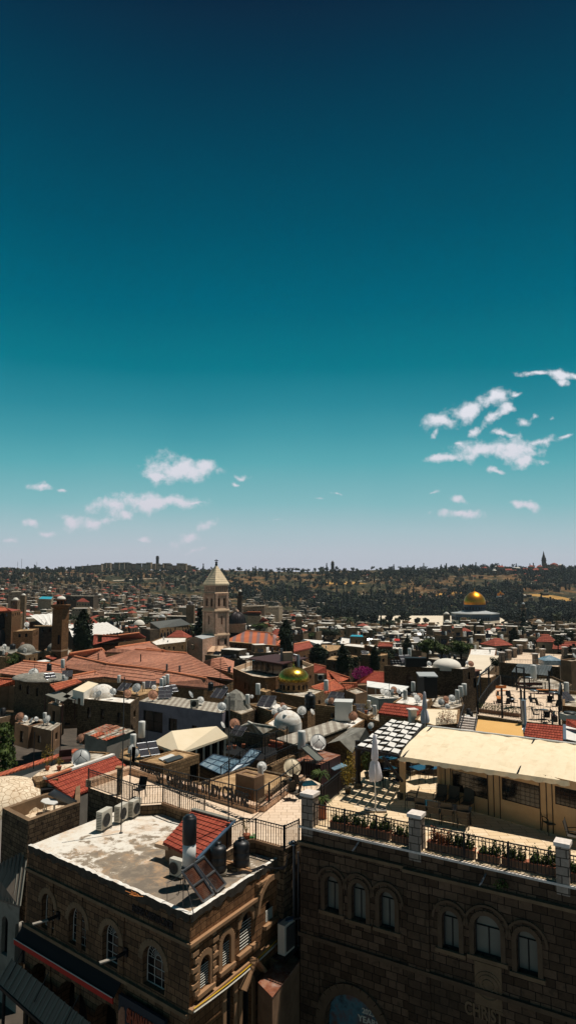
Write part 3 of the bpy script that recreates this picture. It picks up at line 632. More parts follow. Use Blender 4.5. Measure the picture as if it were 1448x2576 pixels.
def tank_proto(name, mat, dark=False):
    t = thing(name, 'tank', 'water tank')
    if dark:
        MB().lathe((0, 0, .12), [(.4, 0), (.42, .05), (.42, .3), (.40, .33), (.42, .36), (.42, .62), (.40, .65), (.42, .68), (.42, .95), (.36, 1.05), (.2, 1.12), (.16, 1.12), (.16, 1.2), (.001, 1.21)], 24).build('tank_body', mat, t)
        MB().lathe((0, 0, 1.31), [(.17, 0), (.17, .05), (.02, .07)], 16).build('lid', mat, t); MB().box((0, 0, .06), (.9, .9, .1)).build('base', 'stone_grey', t)
    else:
        MB().lathe((0, 0, .45), [(.001, 0), (.24, .02), (.25, .06), (.25, 1.1), (.23, 1.16), (.001, 1.2)], 20).build('tank_body', mat, t)
        for a in range(3): MB().box((.2 * math.cos(a * 2.1), .2 * math.sin(a * 2.1), .24), (.04, .04, .48)).build('leg', 'grille', t)
        MB().tube([(.25, 0, 1.4), (.4, 0, 1.4), (.42, .05, .3)], .015, 5).build('pipe', 'grille', t)
    return t
tank_w = tank_proto('water_tank', 'white_metal'); tank_b = tank_proto('water_tank', 'black_plastic', True)
def solar_proto():
    t = thing('solar_heater', 'solar water heating panel', 'solar panel'); a = rad(38)
    def T(x, y, z): return (x, y * math.cos(a) - z * math.sin(a), .25 + y * math.sin(a) + z * math.cos(a))
    for sx in (-.52, .52):
        g = MB().add([T(sx - .46, 0, 0), T(sx + .46, 0, 0), T(sx + .46, 1.6, 0), T(sx - .46, 1.6, 0)], [(0, 1, 2, 3)]).add([T(sx - .46, 0, -.08), T(sx + .46, 0, -.08), T(sx + .46, 1.6, -.08), T(sx - .46, 1.6, -.08)], [(3, 2, 1, 0)])
        p = g.build('collector', 'solar_glass', t); f = MB()
        for A, B in (((sx - .46, 0), (sx + .46, 0)), ((sx + .46, 0), (sx + .46, 1.6)), ((sx + .46, 1.6), (sx - .46, 1.6)), ((sx - .46, 1.6), (sx - .46, 0)), ((sx - .46, .8), (sx + .46, .8))): f.tube([T(A[0], A[1], 0), T(B[0], B[1], 0)], .035, 4)
        f.build('collector_frame', 'grey_metal', p)
    s = MB()
    for sx in (-.9, .9): s.tube([T(sx, 1.5, -.05), (sx, 1.5 * math.cos(a), 0)], .02, 4); s.tube([T(sx, .1, -.05), (sx, .1, 0)], .02, 4)
    s.build('stand', 'grille', t); return t
solar = solar_proto()
def ac_proto():
    t = thing('air_conditioner', 'air conditioner outdoor unit', 'air conditioner')
    MB().box((0, 0, .52), (.86, .34, .84)).build('casing', 'casing', t)
    f = MB().lathe((0, 0, 0), [(.001, 0), (.27, 0), (.29, .015), (.29, .03), (.31, .03)], 24, 0, True, False)
    f.v = [(x - .1, -.185 - z, y + .5) for x, y, z in f.v]
    for i in range(6):
        a = math.pi * i / 6; f.tube([(-.1 - .29 * math.cos(a), -.21, .5 - .29 * math.sin(a)), (-.1 + .29 * math.cos(a), -.21, .5 + .29 * math.sin(a))], .006, 4)
    for rr in (.1, .19): f.tube([(-.1 + rr * math.cos(i * .5236), -.21, .5 + rr * math.sin(i * .5236)) for i in range(13)], .006, 4)
    f.build('fan_grille', 'grille', t)
    for sx in (-.3, .3): MB().box((sx, 0, .05), (.05, .5, .06)).build('foot', 'grille', t)
    s = MB()
    for k in range(9): s.box((-.435, 0, .2 + k * .075), (.012, .26, .025))
    s.build('side_vent', 'grille', t); return t
ac = ac_proto()
def chair_proto(name, seatmat, fmat):
    t = thing(name, 'chair', 'chair')
    MB().box((0, 0, .43), (.46, .46, .03)).build('seat', seatmat, t); b = MB(); b.slab([(-.23, .23, .46), (.23, .23, .46), (.23, .36, 1.0), (-.23, .36, 1.0)], .03); b.build('backrest', seatmat, t)
    for sx in (-1, 1):
        MB().tube([(sx * .25, -.24, 0), (sx * .25, -.22, .64)], .014, 5).build('leg', fmat, t)
        MB().tube([(sx * .25, .3, 0), (sx * .25, .22, .44), (sx * .25, .37, 1.02)], .014, 5).build('leg', fmat, t)
        MB().tube([(sx * .25, -.22, .64), (sx * .25, 0, .67), (sx * .25, .27, .62)], .018, 5).build('armrest', fmat, t)
    return t
chair = chair_proto('terrace_chair', 'sling', 'dark_metal'); chair_dark = chair_proto('dining_chair', 'dark_fabric', 'dark_metal')
def table_proto(name, topmat, fmat, w=.9, d=.9, rnd=False):
    t = thing(name, 'table', 'table')
    if rnd: MB().lathe((0, 0, .7), [(.001, 0), (w / 2, 0), (w / 2, .03), (.001, .031)], 20).build('tabletop', topmat, t); MB().tube([(0, 0, 0), (0, 0, .7)], .03, 6).lathe((0, 0, 0), [(.25, 0), (.25, .02), (.03, .05)], 12).build('pedestal', fmat, t)
    else:
        MB().box((0, 0, .72), (w, d, .025)).build('tabletop', topmat, t)
        for sx in (-1, 1):
            for sy in (-1, 1): MB().tube([(sx * (w / 2 - .06), sy * (d / 2 - .06), 0), (sx * (w / 2 - .06), sy * (d / 2 - .06), .71)], .018, 5).build('leg', fmat, t)
    return t
tbl_glass = table_proto('glass_table', 'pane', 'dark_metal', .95, .95); tbl_blue = table_proto('dining_table', 'blue_glass_top', 'dark_metal', 1.2, .8); tbl_round = table_proto('cafe_table', 'grey_metal', 'dark_metal', .7, .7, True)
def leaves(mb, c, rx, ry, rz, n, s, rnd, mi=0, hollow=.35):
    for _ in range(n):
        while True:
            d = Vector((rnd.uniform(-1, 1), rnd.uniform(-1, 1), rnd.uniform(-1, 1)))
            if hollow < d.length <= 1: break
        p = Vector((c[0] + d.x * rx, c[1] + d.y * ry, c[2] + d.z * rz)); u = Vector((rnd.gauss(0, 1), rnd.gauss(0, 1), rnd.gauss(0, 1))).normalized(); v = u.orthogonal().normalized(); q = s * rnd.uniform(.6, 1.3)
        v2 = u.cross(v); w_ = v * q; h_ = v2 * q * .7
        mb.add([p - w_, p - h_, p + w_, p + h_], [(0, 1, 2, 3)], mi)
def planter_proto(label, lm='leaf_mid', seed=1):
    t = thing('planter', label, 'planter'); b = MB(); rnd = random.Random(seed)
    b.prism([(-.42, -.14), (.42, -.14), (.42, .14), (-.42, .14)], 0, .3); b.build('trough', 'trough', t)
    MB().box((0, 0, .295), (.88, .32, .03)).build('rim', 'terracotta', t); p = MB()
    for i in range(26):
        x = rnd.uniform(-.38, .38); y = rnd.uniform(-.08, .08); h = rnd.uniform(.25, .62) * (.7 + .3 * math.sin(i)); tx, ty = x + rnd.uniform(-.14, .14), y + rnd.uniform(-.12, .12)
        p.tube([(x, y, .3), (tx, ty, .3 + h)], .006, 3)
        for k in range(10): q = .15 + .85 * k / 9; leaves(p, (x + (tx - x) * q, y + (ty - y) * q, .3 + h * q), .08, .08, .06, 4, .036, rnd, 0, 0)
    p.build('plant', lm, t); return t
pl = [planter_proto('planter', 'leaf_mid', 3), planter_proto('planter', 'leaf_mid', 5), planter_proto('planter', 'leaf_autumn', 8)]
def umbrella(c, x, y, z, h, label):
    p = P(c, x, y, z); t = thing('folded_umbrella', label, 'umbrella', p); rnd = random.Random(5); b = MB(); n = 28; prof = [(.02, h), (.06, h - .06), (.09, h - .35), (.13, h - .8), (.15, h - 1.1), (.10, h - 1.18), (.16, h - 1.3), (.22, h - 1.7), (.24, h - 1.95), (.2, h - 2.05)]
    vs = []
    for i, (r, z_) in enumerate(prof):
        for j in range(n): a = 2 * math.pi * j / n; rr = r * (1 + .32 * math.sin(a * 7 + i * .25) + .1 * math.sin(a * 3 + i)); vs.append((p.x + rr * math.cos(a), p.y + rr * math.sin(a), p.z + z_ + (rnd.uniform(-.09, .05) if i > 7 else 0)))
    b.add(vs, [(i * n + j, i * n + (j + 1) % n, (i + 1) * n + (j + 1) % n, (i + 1) * n + j)[::-1] for i in range(len(prof) - 1) for j in range(n)], 0, True); b.build('canopy', 'umbrella_cloth', t)
    MB().tube([(p.x, p.y, p.z + .05), (p.x, p.y, p.z + h - .1)], .03, 8).build('pole', 'white_metal', t)
    MB().box((p.x - .26, p.y, p.z + .05), (.46, .5, .07)).box((p.x + .26, p.y, p.z + .05), (.46, .5, .07)).build('base', 'plaster_grey', t)
    MB().lathe((p.x, p.y, p.z + h - 1.2), [(.1, 0), (.13, .02), (.13, .05), (.1, .07)], 12, cap=False).build('strap', 'umbrella_cloth', t); return t
# tree prototypes
def tree_proto(name, kind, seed, lm, n=900, ls=.28):
    rnd = random.Random(seed); t = thing(name, 'tree', 'tree'); c = MB(); tr = MB()
    if kind == 'cypress':
        tr.tube([(0, 0, 0), (0, 0, 2), (0, 0, 8)], .18, 6, 0, .05)
        for i in range(n):
            q = rnd.random() ** .8; z = .6 + q * 9.2; r = 1.25 * (math.sin(min(1, (1 - q) * 1.9) * math.pi / 2)) * (1 - .25 * (1 - q)) + .05; a = rnd.uniform(0, 6.283); k = rnd.uniform(.7, 1.08) + .12 * math.sin(a * 3 + z)
            leaves(c, (r * k * math.cos(a), r * k * math.sin(a), z), .12, .12, .3, 1, ls, rnd, 0, 0)
        c.lathe((0, 0, .6), [(.8, 0), (1.0, 1.8), (.85, 4.5), (.5, 7), (.1, 8.8)], 9)
    else:
        H = 5 if kind == 'broad' else 6.5; tr.tube([(0, 0, 0), (.1, .05, 1.2), (0, 0, 2.6)], .26, 7, 0, .18); cl = []
        for i in range(9 if kind == 'broad' else 8):
            a = i * 2.4 + rnd.uniform(-.4, .4); rr = rnd.uniform(.5, 2.0) if i else 0; z = rnd.uniform(2.6, H) if kind == 'broad' else rnd.uniform(4.2, 6); s_ = rnd.uniform(.9, 1.6)
            p = (rr * math.cos(a), rr * math.sin(a), z); cl.append((p, s_)); tr.tube([(0, 0, 2.2), (p[0] * .5, p[1] * .5, (z + 2.2) / 2 - .1), p], .09, 5, 0, .03)
        for p, s_ in cl:
            leaves(c, p, s_, s_, s_ * (.75 if kind == 'broad' else .5), n // len(cl), ls, rnd, 0, .25); c.dome((p[0], p[1], p[2] - .2), s_ * .55, s_ * .45, 7, 3); c.lathe((p[0], p[1], p[2] - .2 - s_ * .3), [(.05, 0), (s_ * .55, s_ * .3)], 7, 0, True, False)
    c.build('crown', lm, t); tr.build('trunk', 'bark', t); return t
tr_broad = [tree_proto('broadleaf_tree', 'broad', 2, 'leaf_mid', 1500, .2), tree_proto('broadleaf_tree', 'broad', 4, 'leaf_dark', 1500, .2)]
tr_cyp = [tree_proto('cypress_tree', 'cypress', 6, 'leaf_dark', 1500, .2)]
ft_broad = [tree_proto('hillside_tree', 'broad', 12, 'leaf_far', 360, .45), tree_proto('hillside_tree', 'broad', 14, 'leaf_olive', 300, .45), tree_proto('hillside_pine', 'pine', 15, 'leaf_far', 320, .45)]
ft_cyp = [tree_proto('hillside_cypress', 'cypress', 16, 'leaf_far', 160, .5)]
def palm(c, x, y, z, H, label, R=2.2, n=34, name='palm_tree'):
    p = P(c, x, y, z) if not isinstance(c, Vector) else c; t = thing(name, label, 'tree' if H > 2 else 'plant', p); rnd = random.Random(3)
    MB().tube([p, p + Vector((.05, 0, H * .5)), p + Vector((0, 0, H))], .07 * R, 7, 0, .05 * R).build('trunk', 'bark', t); m = MB()
    for i in range(n):
        a = i * 2.4; ev = rnd.uniform(-.2, 1.2); pts = []
        for k in range(6): q = k / 5; pts.append(p + Vector((math.cos(a) * R * q * math.cos(ev * .6), math.sin(a) * R * q * math.cos(ev * .6), H + R * (math.sin(ev) * q * .8 - .55 * q * q))))
        s_ = Vector((-math.sin(a), math.cos(a), 0)) * R * .07
        for k in range(5): w0, w1 = s_ * math.sin((k + .3) / 5.5 * math.pi), s_ * math.sin((k + 1.3) / 5.5 * math.pi) * (k < 4); dr = Vector((0, 0, -.3)) * R * .1; m.quad(pts[k], pts[k + 1], pts[k + 1] + w1 + dr, pts[k] + w0 + dr); m.quad(pts[k], pts[k + 1], pts[k + 1] - w1 + dr, pts[k] - w0 + dr)
    m.build('crown', 'leaf_mid' if H < 2 else 'leaf_olive', t); return t
# ================= foreground: study centre building with the peeling roof =================
GZ = -22.0
ZR = -12.5
L_ = P('F',212,603,ZR); F_ = P('K',360,590,ZR); R0 = P('K',1190,48,ZR)
dR = (R0 - F_); R_ = F_ + dR * 1.45
LBp = [(F_.x,F_.y),(R_.x,R_.y),(L_.x + R_.x - F_.x,L_.y + R_.y - F_.y),(L_.x,L_.y)]
FOOT.append(((0,33),12))
lb = thing('corner_building','old stone corner building with peeling white flat roof and arched windows','building',(F_.x,F_.y,GZ))
wl = MB()
a,b = LBp[3],LBp[0]
ZM = onplane('J',700,800,a,b)[1]          # between the window row and the ground arches
opsL = [op_px('J',*q,a,b,1) for q in (((300,560),(390,590),(340,308)),((497,650),(622,725),(548,405)),((740,800),(865,872),(798,545)),((1032,985),(1190,1075),(1098,685)))]
zmid = min(o[2] for o in opsL) - .5; zsill = sum(o[2] for o in opsL) / 4; ztop = sum(o[3] for o in opsL) / 4
opsL = [(o[0],o[1],zsill,ztop,2) for o in opsL]
W,Ll,dl,nl_ = facade(wl,a,b,zmid,ZR,opsL,.32)
WL1 = W
gar = []
for (xa,xb,yt) in ((232,388,700),(415,640,840),(680,905,985)):
    s0,_ = onplane('J',xa,yt + 60,a,b); s1,_ = onplane('J',xb,yt + 160,a,b); gar.append((s0,s1,GZ + .02,zmid - .9,1))
facade(wl,a,b,GZ,zmid,gar,.7)
c0,c1 = LBp[0],LBp[1]
opsR = [op_px('K',*q,c0,c1,1) for q in (((435,1250),(527,1200),(487,930)),((635,1060),(712,1005),(677,745)),((800,905),(907,840),(860,545)))]
o4 = op_px('K',(1030,655),(1100,605),(1066,450),c0,c1,0)
opsR.append(o4); zgr = onplane('K',700,1110,c0,c1)[1]; zgr = min(min(o[2] for o in opsR) - .35,zgr)
wl2 = MB(); WR,Lr,dr_,nr_ = facade(wl2,c0,c1,zgr,ZR,opsR,.3)
gr_ = [op_px('K',(672,1490),(745,1440),(710,1160),c0,c1,1),op_px('K',(815,1500),(905,1450),(860,1165),c0,c1,1)]
gr_ = [(o[0],o[1],GZ + .6,min(o[3],zgr - .3),1) for o in gr_]
facade(wl2,c0,c1,GZ,zgr,gr_,.3)
for i in (1,2): facade(wl,LBp[i],LBp[(i + 1) % 4],GZ,ZR,[])
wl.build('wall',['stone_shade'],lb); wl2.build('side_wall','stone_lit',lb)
# lit side: brighter copy of the stone, sunlight put into the colour; warmer, rougher
rf = MB().poly([(p[0],p[1],ZR) for p in inset(LBp,.0)]); rf.build('roof','roof_peeling',lb)
# low upstand and ragged coping along the roof edge
rnd = random.Random(4)
for (A,B,nm) in ((LBp[3],LBp[0],'parapet'),(LBp[0],LBp[1],'parapet')):
    A = Vector((A[0],A[1],ZR)); B = Vector((B[0],B[1],ZR)); L = (B - A).length; d = (B - A) / L; nn = Vector((-d.y,d.x,0)); mb = MB(); n = int(L / .22); prev = None
    for i in range(n + 1):
        p = A + d * (L * i / n); o = rnd.uniform(-.05,.04); h = rnd.uniform(.05,.11); wd = rnd.uniform(.14,.24)
        cur = [p - nn * (.03 - o * .4) - Vector((0,0,.12 + rnd.uniform(0,.22))),p - nn * (.035 - o * .5) + Vector((0,0,h * .8)),p + nn * .1 + Vector((0,0,h)),p + nn * wd + Vector((0,0,.012))]
        if prev: 
            for k in range(3): mb.quad(prev[k],cur[k],cur[k + 1],prev[k + 1],1 if k == 0 else 0)
        prev = cur
    mb.build(nm,['roof_white','edge_grime'],lb)
for o in opsL:
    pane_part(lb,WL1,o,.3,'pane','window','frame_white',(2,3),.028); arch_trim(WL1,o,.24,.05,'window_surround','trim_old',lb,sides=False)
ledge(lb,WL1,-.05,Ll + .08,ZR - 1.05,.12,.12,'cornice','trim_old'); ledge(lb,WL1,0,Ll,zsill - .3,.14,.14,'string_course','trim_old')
for s in (.16,.36,.62): 
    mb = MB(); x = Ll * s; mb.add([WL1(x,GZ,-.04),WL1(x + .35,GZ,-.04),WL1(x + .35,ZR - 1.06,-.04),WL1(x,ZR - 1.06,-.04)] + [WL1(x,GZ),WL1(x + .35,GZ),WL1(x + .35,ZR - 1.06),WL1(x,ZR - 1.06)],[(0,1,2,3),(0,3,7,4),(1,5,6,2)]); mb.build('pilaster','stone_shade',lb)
for i,o in enumerate(opsR):
    f = pane_part(lb,WR,o,.28,'pane','window','frame_dark',(2,4),.02)
    g = MB(); n = 9
    for k in range(n): z = o[2] + (o[3] - .35 - o[2]) * (k + .5) / n; g.tube([WR(o[0],z,.06),WR(o[1],z,.06)],.02,4)
    g.build('window_grille','letter_pale',f)
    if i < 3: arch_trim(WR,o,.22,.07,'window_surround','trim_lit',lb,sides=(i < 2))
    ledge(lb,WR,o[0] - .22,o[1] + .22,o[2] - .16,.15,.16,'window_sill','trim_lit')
    if i == 0:                       # long-and-short quoins round the first window
        q = MB()
        for k in range(7):
            z = o[2] + k * .28
            for s_,sg in ((o[0] - .12,-1),(o[1] + .12,1)):
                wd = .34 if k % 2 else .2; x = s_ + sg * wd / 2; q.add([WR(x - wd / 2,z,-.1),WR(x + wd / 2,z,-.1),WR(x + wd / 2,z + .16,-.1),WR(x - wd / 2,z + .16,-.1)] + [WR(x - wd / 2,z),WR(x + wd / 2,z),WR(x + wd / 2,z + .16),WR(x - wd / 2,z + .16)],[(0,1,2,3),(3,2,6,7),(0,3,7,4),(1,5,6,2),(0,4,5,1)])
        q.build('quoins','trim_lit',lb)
oa = op_px('K',(958,560),(1165,400),(1090,245),c0,c1,1); arch_trim(WR,oa,.22,.16,'blind_arch','trim_lit',lb,sides=True)
sc0 = onplane('K',945,370,c0,c1); zc = ZR - 1.05
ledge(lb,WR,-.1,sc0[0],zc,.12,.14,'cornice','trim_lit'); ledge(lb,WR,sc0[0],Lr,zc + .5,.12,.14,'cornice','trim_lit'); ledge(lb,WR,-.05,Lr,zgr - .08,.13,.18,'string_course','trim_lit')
for g in gr_: pane_part(lb,WR,g,.25,'dark_room','door','frame_dark',(1,3),.04); arch_trim(WR,g,.2,.06,'door_surround','trim_lit',lb)
for g in gar: MB().poly([WL1(s,z,.69) for s,z in arch_pts(*g)]).build('shop_opening','dark_room',lb)
# lettering on the facade, faint stone letters
s0,z0 = onplane('J',962,455,a,b); s1,z1 = onplane('J',1258,580,a,b)
text_part('SWEDISH CHRISTIAN CENTER',lb,WL1(s0,ZR - .72,-.02),dl,.26,s1 - s0,.04,'dark_metal','wall_lettering')
# awning with red edge, over the ground arches
s0,_ = onplane('J',172,612,a,b); s1,_ = onplane('J',885,1075,a,b); za = onplane('J',172,612,a,b)[1] * .5 + onplane('J',885,1075,a,b)[1] * .5 + .5
aw = thing('shop_awning','dark canvas shop awning with a red front edge below the arched windows','awning',WL1(s0,za,-.1))
mb = MB().slab([WL1(s0,za,-.06),WL1(s1,za,-.06),WL1(s1,za - .4,-.42),WL1(s0,za - .4,-.42)],.04); mb.build('canopy','dark_fabric',aw)
mb = MB().slab([WL1(s0,za - .41,-.42),WL1(s1,za - .41,-.42),WL1(s1,za - .39,-.47),WL1(s0,za - .39,-.47)],.22); mb.build('valance','red_fabric',aw)
mb = MB(); mb.tube([WL1(s0,za - .37,-.48),WL1(s1,za - .37,-.48)],.022,5); mb.build('front_bar','letter_pale',aw)
# shop sign
s0,_ = onplane('J',905,1060,a,b); s1,_ = onplane('J',1238,1190,a,b); zs_ = za - .25
sg = thing('shop_sign','dark shop sign with raised lettering on the corner building','sign',WL1(s0,zs_,-.2))
MB().slab([WL1(s0,zs_,-.16),WL1(s1,zs_,-.16),WL1(s1,zs_,-.3),WL1(s0,zs_,-.3)],1.75).build('board','sign_blue',sg)
text_part('SHAWARMA',sg,WL1(s0 + .55,zs_ - .78,-.32),dl,.5,s1 - s0 - .65,.05,'letter_red','lettering'); text_part('&FALAFEL',sg,WL1(s0 + .55,zs_ - 1.5,-.32),dl,.5,s1 - s0 - .65,.05,'letter_red','lettering')
mb = MB(); mb.lathe((0,0,0),[(.02,0),(.1,.15),(.16,.6),(.14,1.0),(.05,1.15)],10); mb.v = [tuple(Vector(WL1(s0 + .28,zs_ - 1.5,-.34)) + Vector((x,y * .4,z))) for x,y,z in mb.v]; mb.build('skewer_emblem','rust_dish',sg)
# flood lamps on arms
for (x,y,x2,y2,lab) in ((430,470,305,528,'flat white flood lamp on an arm left of the second arched window'),(920,735,790,808,'flat white flood lamp on an arm beside the third arched window')):
    s,z = onplane('J',x,y,a,b); t = thing('flood_lamp',lab,'lamp',WL1(s,z),'flood lamps on the shaded front'); p = Vector(WL1(s,z,0)); q = Vector(WL1(s,z,-.55)); r = Vector(WL1(s - .25,z,-1.3))
    MB().strip(p,q,.1,.1).box(p,(.2,.2,.3),math.atan2(dl.y,dl.x)).build('arm','dark_metal',t); MB().strip(q,q.lerp(r,.8),.15,.05).build('lamp_head','plaster_grey',t)
# ---- things on the peeling roof ----
def at(c,x,y,z=ZR): return P(c,x,y,z)
# shed with red tiled roof
eL,eR,rR,rL = P('G',-115,894,-11.75),P('G',215,1062,-11.75),P('G',577,690,-10.95),P('G',170,578,-10.95)
sh = thing('roof_shed','low dark shed with a bright red tiled lean-to roof on the peeling roof','shed',(eR.x,eR.y,ZR))
tile_roof('tiled_roof',[eL,eR,rR,rL],'tiles_new',sh,.24,.035,.06,ridge=False)
pts = inset(ccw([(p.x,p.y) for p in (eL,eR,rR,rL)]),.22); mb = MB()
zz = {0: 0}
quad_ = [(p.x,p.y) for p in (eL,eR,rR,rL)]
ctr = sum((Vector((p.x,p.y)) for p in (eL,eR,rR,rL)),Vector((0,0))) / 4
lows = [Vector((p.x,p.y)) * .93 + ctr * .07 for p in (eL,eR,rR,rL)]; zt_ = [-11.87,-11.87,-11.14,-11.14]
vs = [(p.x,p.y,ZR) for p in lows] + [(p.x,p.y,z) for p,z in zip(lows,zt_)]
MB().add(vs,[(0,1,5,4),(1,2,6,5),(2,3,7,6),(3,0,4,7)]).build('wall','plaster_brown',sh)
rd = MB(); up = Vector((0,0,.05)); rd.strip(rL + up,rR + up,.22,.05); rd.build('ridge_flashing','seamed_zinc',sh); rd = MB(); rd.strip(rR + up * .6,eR + up * .6,.14,.06); rd.build('verge_flashing','blue_metal',sh)
p = P('F',1190,600,-11.9); MB().box(p,(.75,.4,.16),-.5).build('stone_slab','trim_stone',sh)
# water tanks, solar panels, air conditioner
t = thing('stacked_water_tank','tall slim water tank, white below and black above, beside the red shed roof','water tank',P('F',1370,745,-11.7)); p = t.location; x0,y0 = p.x,p.y
MB().lathe((x0,y0,-11.7),[(.001,0),(.27,.01),(.27,.86),(.001,.87)],24).build('white_drum','white_metal',t)
MB().lathe((x0,y0,-10.84),[(.27,0),(.29,.03),(.29,.95),(.26,1.03),(.18,1.06),(.18,1.1),(.001,1.11)],24).build('black_drum','black_plastic',t)
s = MB()
for sx,sy in ((-.2,-.2),(.2,-.2),(.2,.2),(-.2,.2)): s.tube([(x0 + sx,y0 + sy,ZR),(x0 + sx,y0 + sy,-11.7)],.025,4)
s.box((x0,y0,-11.72),(.56,.56,.04)); s.build('stand','grille',t); MB().tube([(x0 + .27,y0,-11.2),(x0 + .35,y0 - .1,-11.4),(x0 - .2,y0 - .6,-11.9),(x0 - .3,y0 - .8,ZR + .02)],.015,5).build('pipe','dark_metal',t)
for (cx,cy,lab) in ((415,1190,'ribbed black plastic water tank right under the red shed eave'),(640,1140,'ribbed black plastic water tank standing on planks by the railing')):
    p = at('G',cx,cy); place(tank_b,p,0,(.84,.84,.92),lab,'water tank','black water tanks on the peeling roof')
p = at('F',1285,830); place(ac,(p.x,p.y,ZR),rad(-32),.78,'small cream air conditioner by the tall two-colour water tank','air conditioner','air conditioners on the peeling roof')
for (cx,cy,lab) in ((755,488,'largest air conditioner, leftmost of the row on the roof edge'),(878,432,'middle air conditioner of the row of three on the roof edge'),(975,394,'third air conditioner of the row, nearest the terrace railing')):
    p = at('F',cx,cy); place(ac,(p.x,p.y,ZR + .02),rad(70),(1.0,1.0,1.02) if cx < 800 else (.9,.95,.92),lab,'air conditioner','air conditioners on the peeling roof')
# two big solar collectors leaning over the corner
sp_t = thing('solar_collectors','pair of large brown ribbed solar collectors leaning over the roof corner','solar panel',at('K',470,440))
for (A,B,C_,D_) in (((282,195),(385,125),(565,390),(470,460)),((395,118),(480,60),(672,300),(590,372))):
    q = [P('K',A[0],A[1],-11.2),P('K',B[0],B[1],-11.2),P('K',C_[0],C_[1],ZR + .12),P('K',D_[0],D_[1],ZR + .12)]
    f = MB(); f.slab(q[::-1],.05); fo = f.build('collector','rust_sheet',sp_t); g = MB(); nn = (q[1] - q[0]).cross(q[3] - q[0]).normalized(); nn = nn if nn.z > 0 else -nn
    for k in range(0,13):
        t0 = k / 12; g.strip(q[0].lerp(q[1],t0) + nn * .02,q[3].lerp(q[2],t0) + nn * .02,.012,.02)
    g.build('ribs','dark_metal',fo); g = MB()
    for u_,v_ in ((q[0],q[1]),(q[1],q[2]),(q[2],q[3]),(q[3],q[0]),(q[0].lerp(q[3],.5),q[1].lerp(q[2],.5))): g.strip(u_ + nn * .03,v_ + nn * .03,.07,.06)
    g.build('collector_frame','grey_metal',fo)
s = MB(); A,B = P('K',300,205,-11.25),P('K',470,75,-11.25)
for p in (A,B): s.tube([p,(p.x,p.y,ZR)],.02,4); s.tube([p,(p.x + .5,p.y - .6,ZR)],.02,4)
s.build('stand','grille',sp_t)
# thin aerial masts
def mast(c,x,ytop,xb,yb,z,r,lab,arms=()):
    p = P(c,xb,yb,z); top = PD(c,x,ytop,p.y); t = thing('aerial_mast',lab,'mast',p,'aerial masts on the rooftops'); mb = MB(); mb.tube([p,(p.x,p.y,top.z)],r,6); mb.lathe(p,[(r * 3,0),(r * 3,.04),(r,.06)],8); mb.build('pole','grille',t)
    mb = MB()
    for k,(dz,l) in enumerate(arms): mb.tube([(p.x - l,p.y,top.z - dz),(p.x + l,p.y,top.z - dz)],.012,4)
    if arms: mb.build('aerial','grille',t)
    return t
mast('F',890,-620,878,512,ZR,.03,'tall thin grey aerial mast rising from the middle of the peeling roof')
mast('G',513,-520,517,690,-10.9,.028,'tall thin grey aerial mast above the red shed roof',((.05,.25),(3.1,.15)))
mast('F',940,-90,940,300,-12,.035,'flag pole with a small blue flag on the cream terrace')
p = PD('C',955,620,P('F',940,300,-12).y); fl = MB(); fl.slab([(p.x,p.y,p.z),(p.x + .16,p.y,p.z - .1),(p.x + .2,p.y,p.z + .7),(p.x,p.y,p.z + .72)],.02); tag(fl.build('flag','flag_blue'),'small drooping blue flag on the terrace flag pole','flag')
# clutter: cables and branches
def cable(lab,pts,r=.018,mat='dark_metal',group='cables on the corner building',name='cable'):
    out = []
    for i in range(len(pts) - 1):
        for k in range(6): out.append(Vector(pts[i]).lerp(Vector(pts[i + 1]),k / 6) - Vector((0,0,.06 * math.sin(k / 6 * math.pi) * (Vector(pts[i]) - Vector(pts[i + 1])).length ** .5)))
    out.append(Vector(pts[-1])); return tag(MB().tube(out,r,5).build(name,mat),lab,'cable',group)
for i in range(4): cable('dark cable hanging in a bundle along the roof edge below the terrace railing',[at('G',440 + i * 8,1200,ZR + .1),at('G',650,1165 + i * 9,ZR + .15),at('G',850,1110 + i * 8,ZR + .2),at('G',1060,1150 - i * 10,ZR + .3),at('G',1090,1010,ZR + .8)],.018)
cable('thin dark wire on a bent rod at the front corner of the peeling roof',[at('F',1212,995,ZR),at('F',1212,870,ZR + .75),at('F',1330,790,ZR + .9)],.012)
ce = [Vector(WR(s,zgr + .1,-.22)) for s in (0,6)]
cable('yellow cable running along the sunlit string course',ce,.02,'yellow_cable'); cable('white plastic conduit running along the sunlit string course',[p + Vector((0,0,-.12)) for p in ce],.035,'letter_pale')
br = MB(); rnd = random.Random(9)
for i in range(9):
    p = at('J',960 + rnd.uniform(-10,90),330 + rnd.uniform(-20,10),ZR + .15); br.tube([p,p + Vector((rnd.uniform(-.4,.4),rnd.uniform(-.3,.3),rnd.uniform(0,.12)))],.014,4)
tag(br.build('dry_branches','wood_orange'),'bunch of dry reddish branches lying on the roof edge','branches')
# timber planks under the tanks
p = at('G',560,1110); mb = MB()
for k in range(3): mb.box((p.x + k * .1,p.y - k * .28,ZR + .07),(1.5,.12,.12),rad(-28))
tag(mb.build('timber_planks','trim_lit'),'short timber planks lying under the black water tanks','timber')
# drain pipe stack with conical cap on the lane side
sp_,_z = onplane('K',1217,60,c0,c1)
t = thing('vent_pipe','tall grey vent pipe with a cone cap against the sunlit wall','pipe',WR(sp_,GZ,-.35)); q = Vector(WR(sp_,0,-.35))
MB().tube([(q.x,q.y,GZ),(q.x,q.y,ZR + .5)],.11,10).tube([(q.x + .22,q.y + .1,GZ),(q.x + .22,q.y + .1,ZR + .1)],.05,6).build('pipe','grey_metal',t); MB().lathe((q.x,q.y,ZR + .5),[(.24,0),(.24,.03),(.01,.16)],14).build('cap','steel',t)
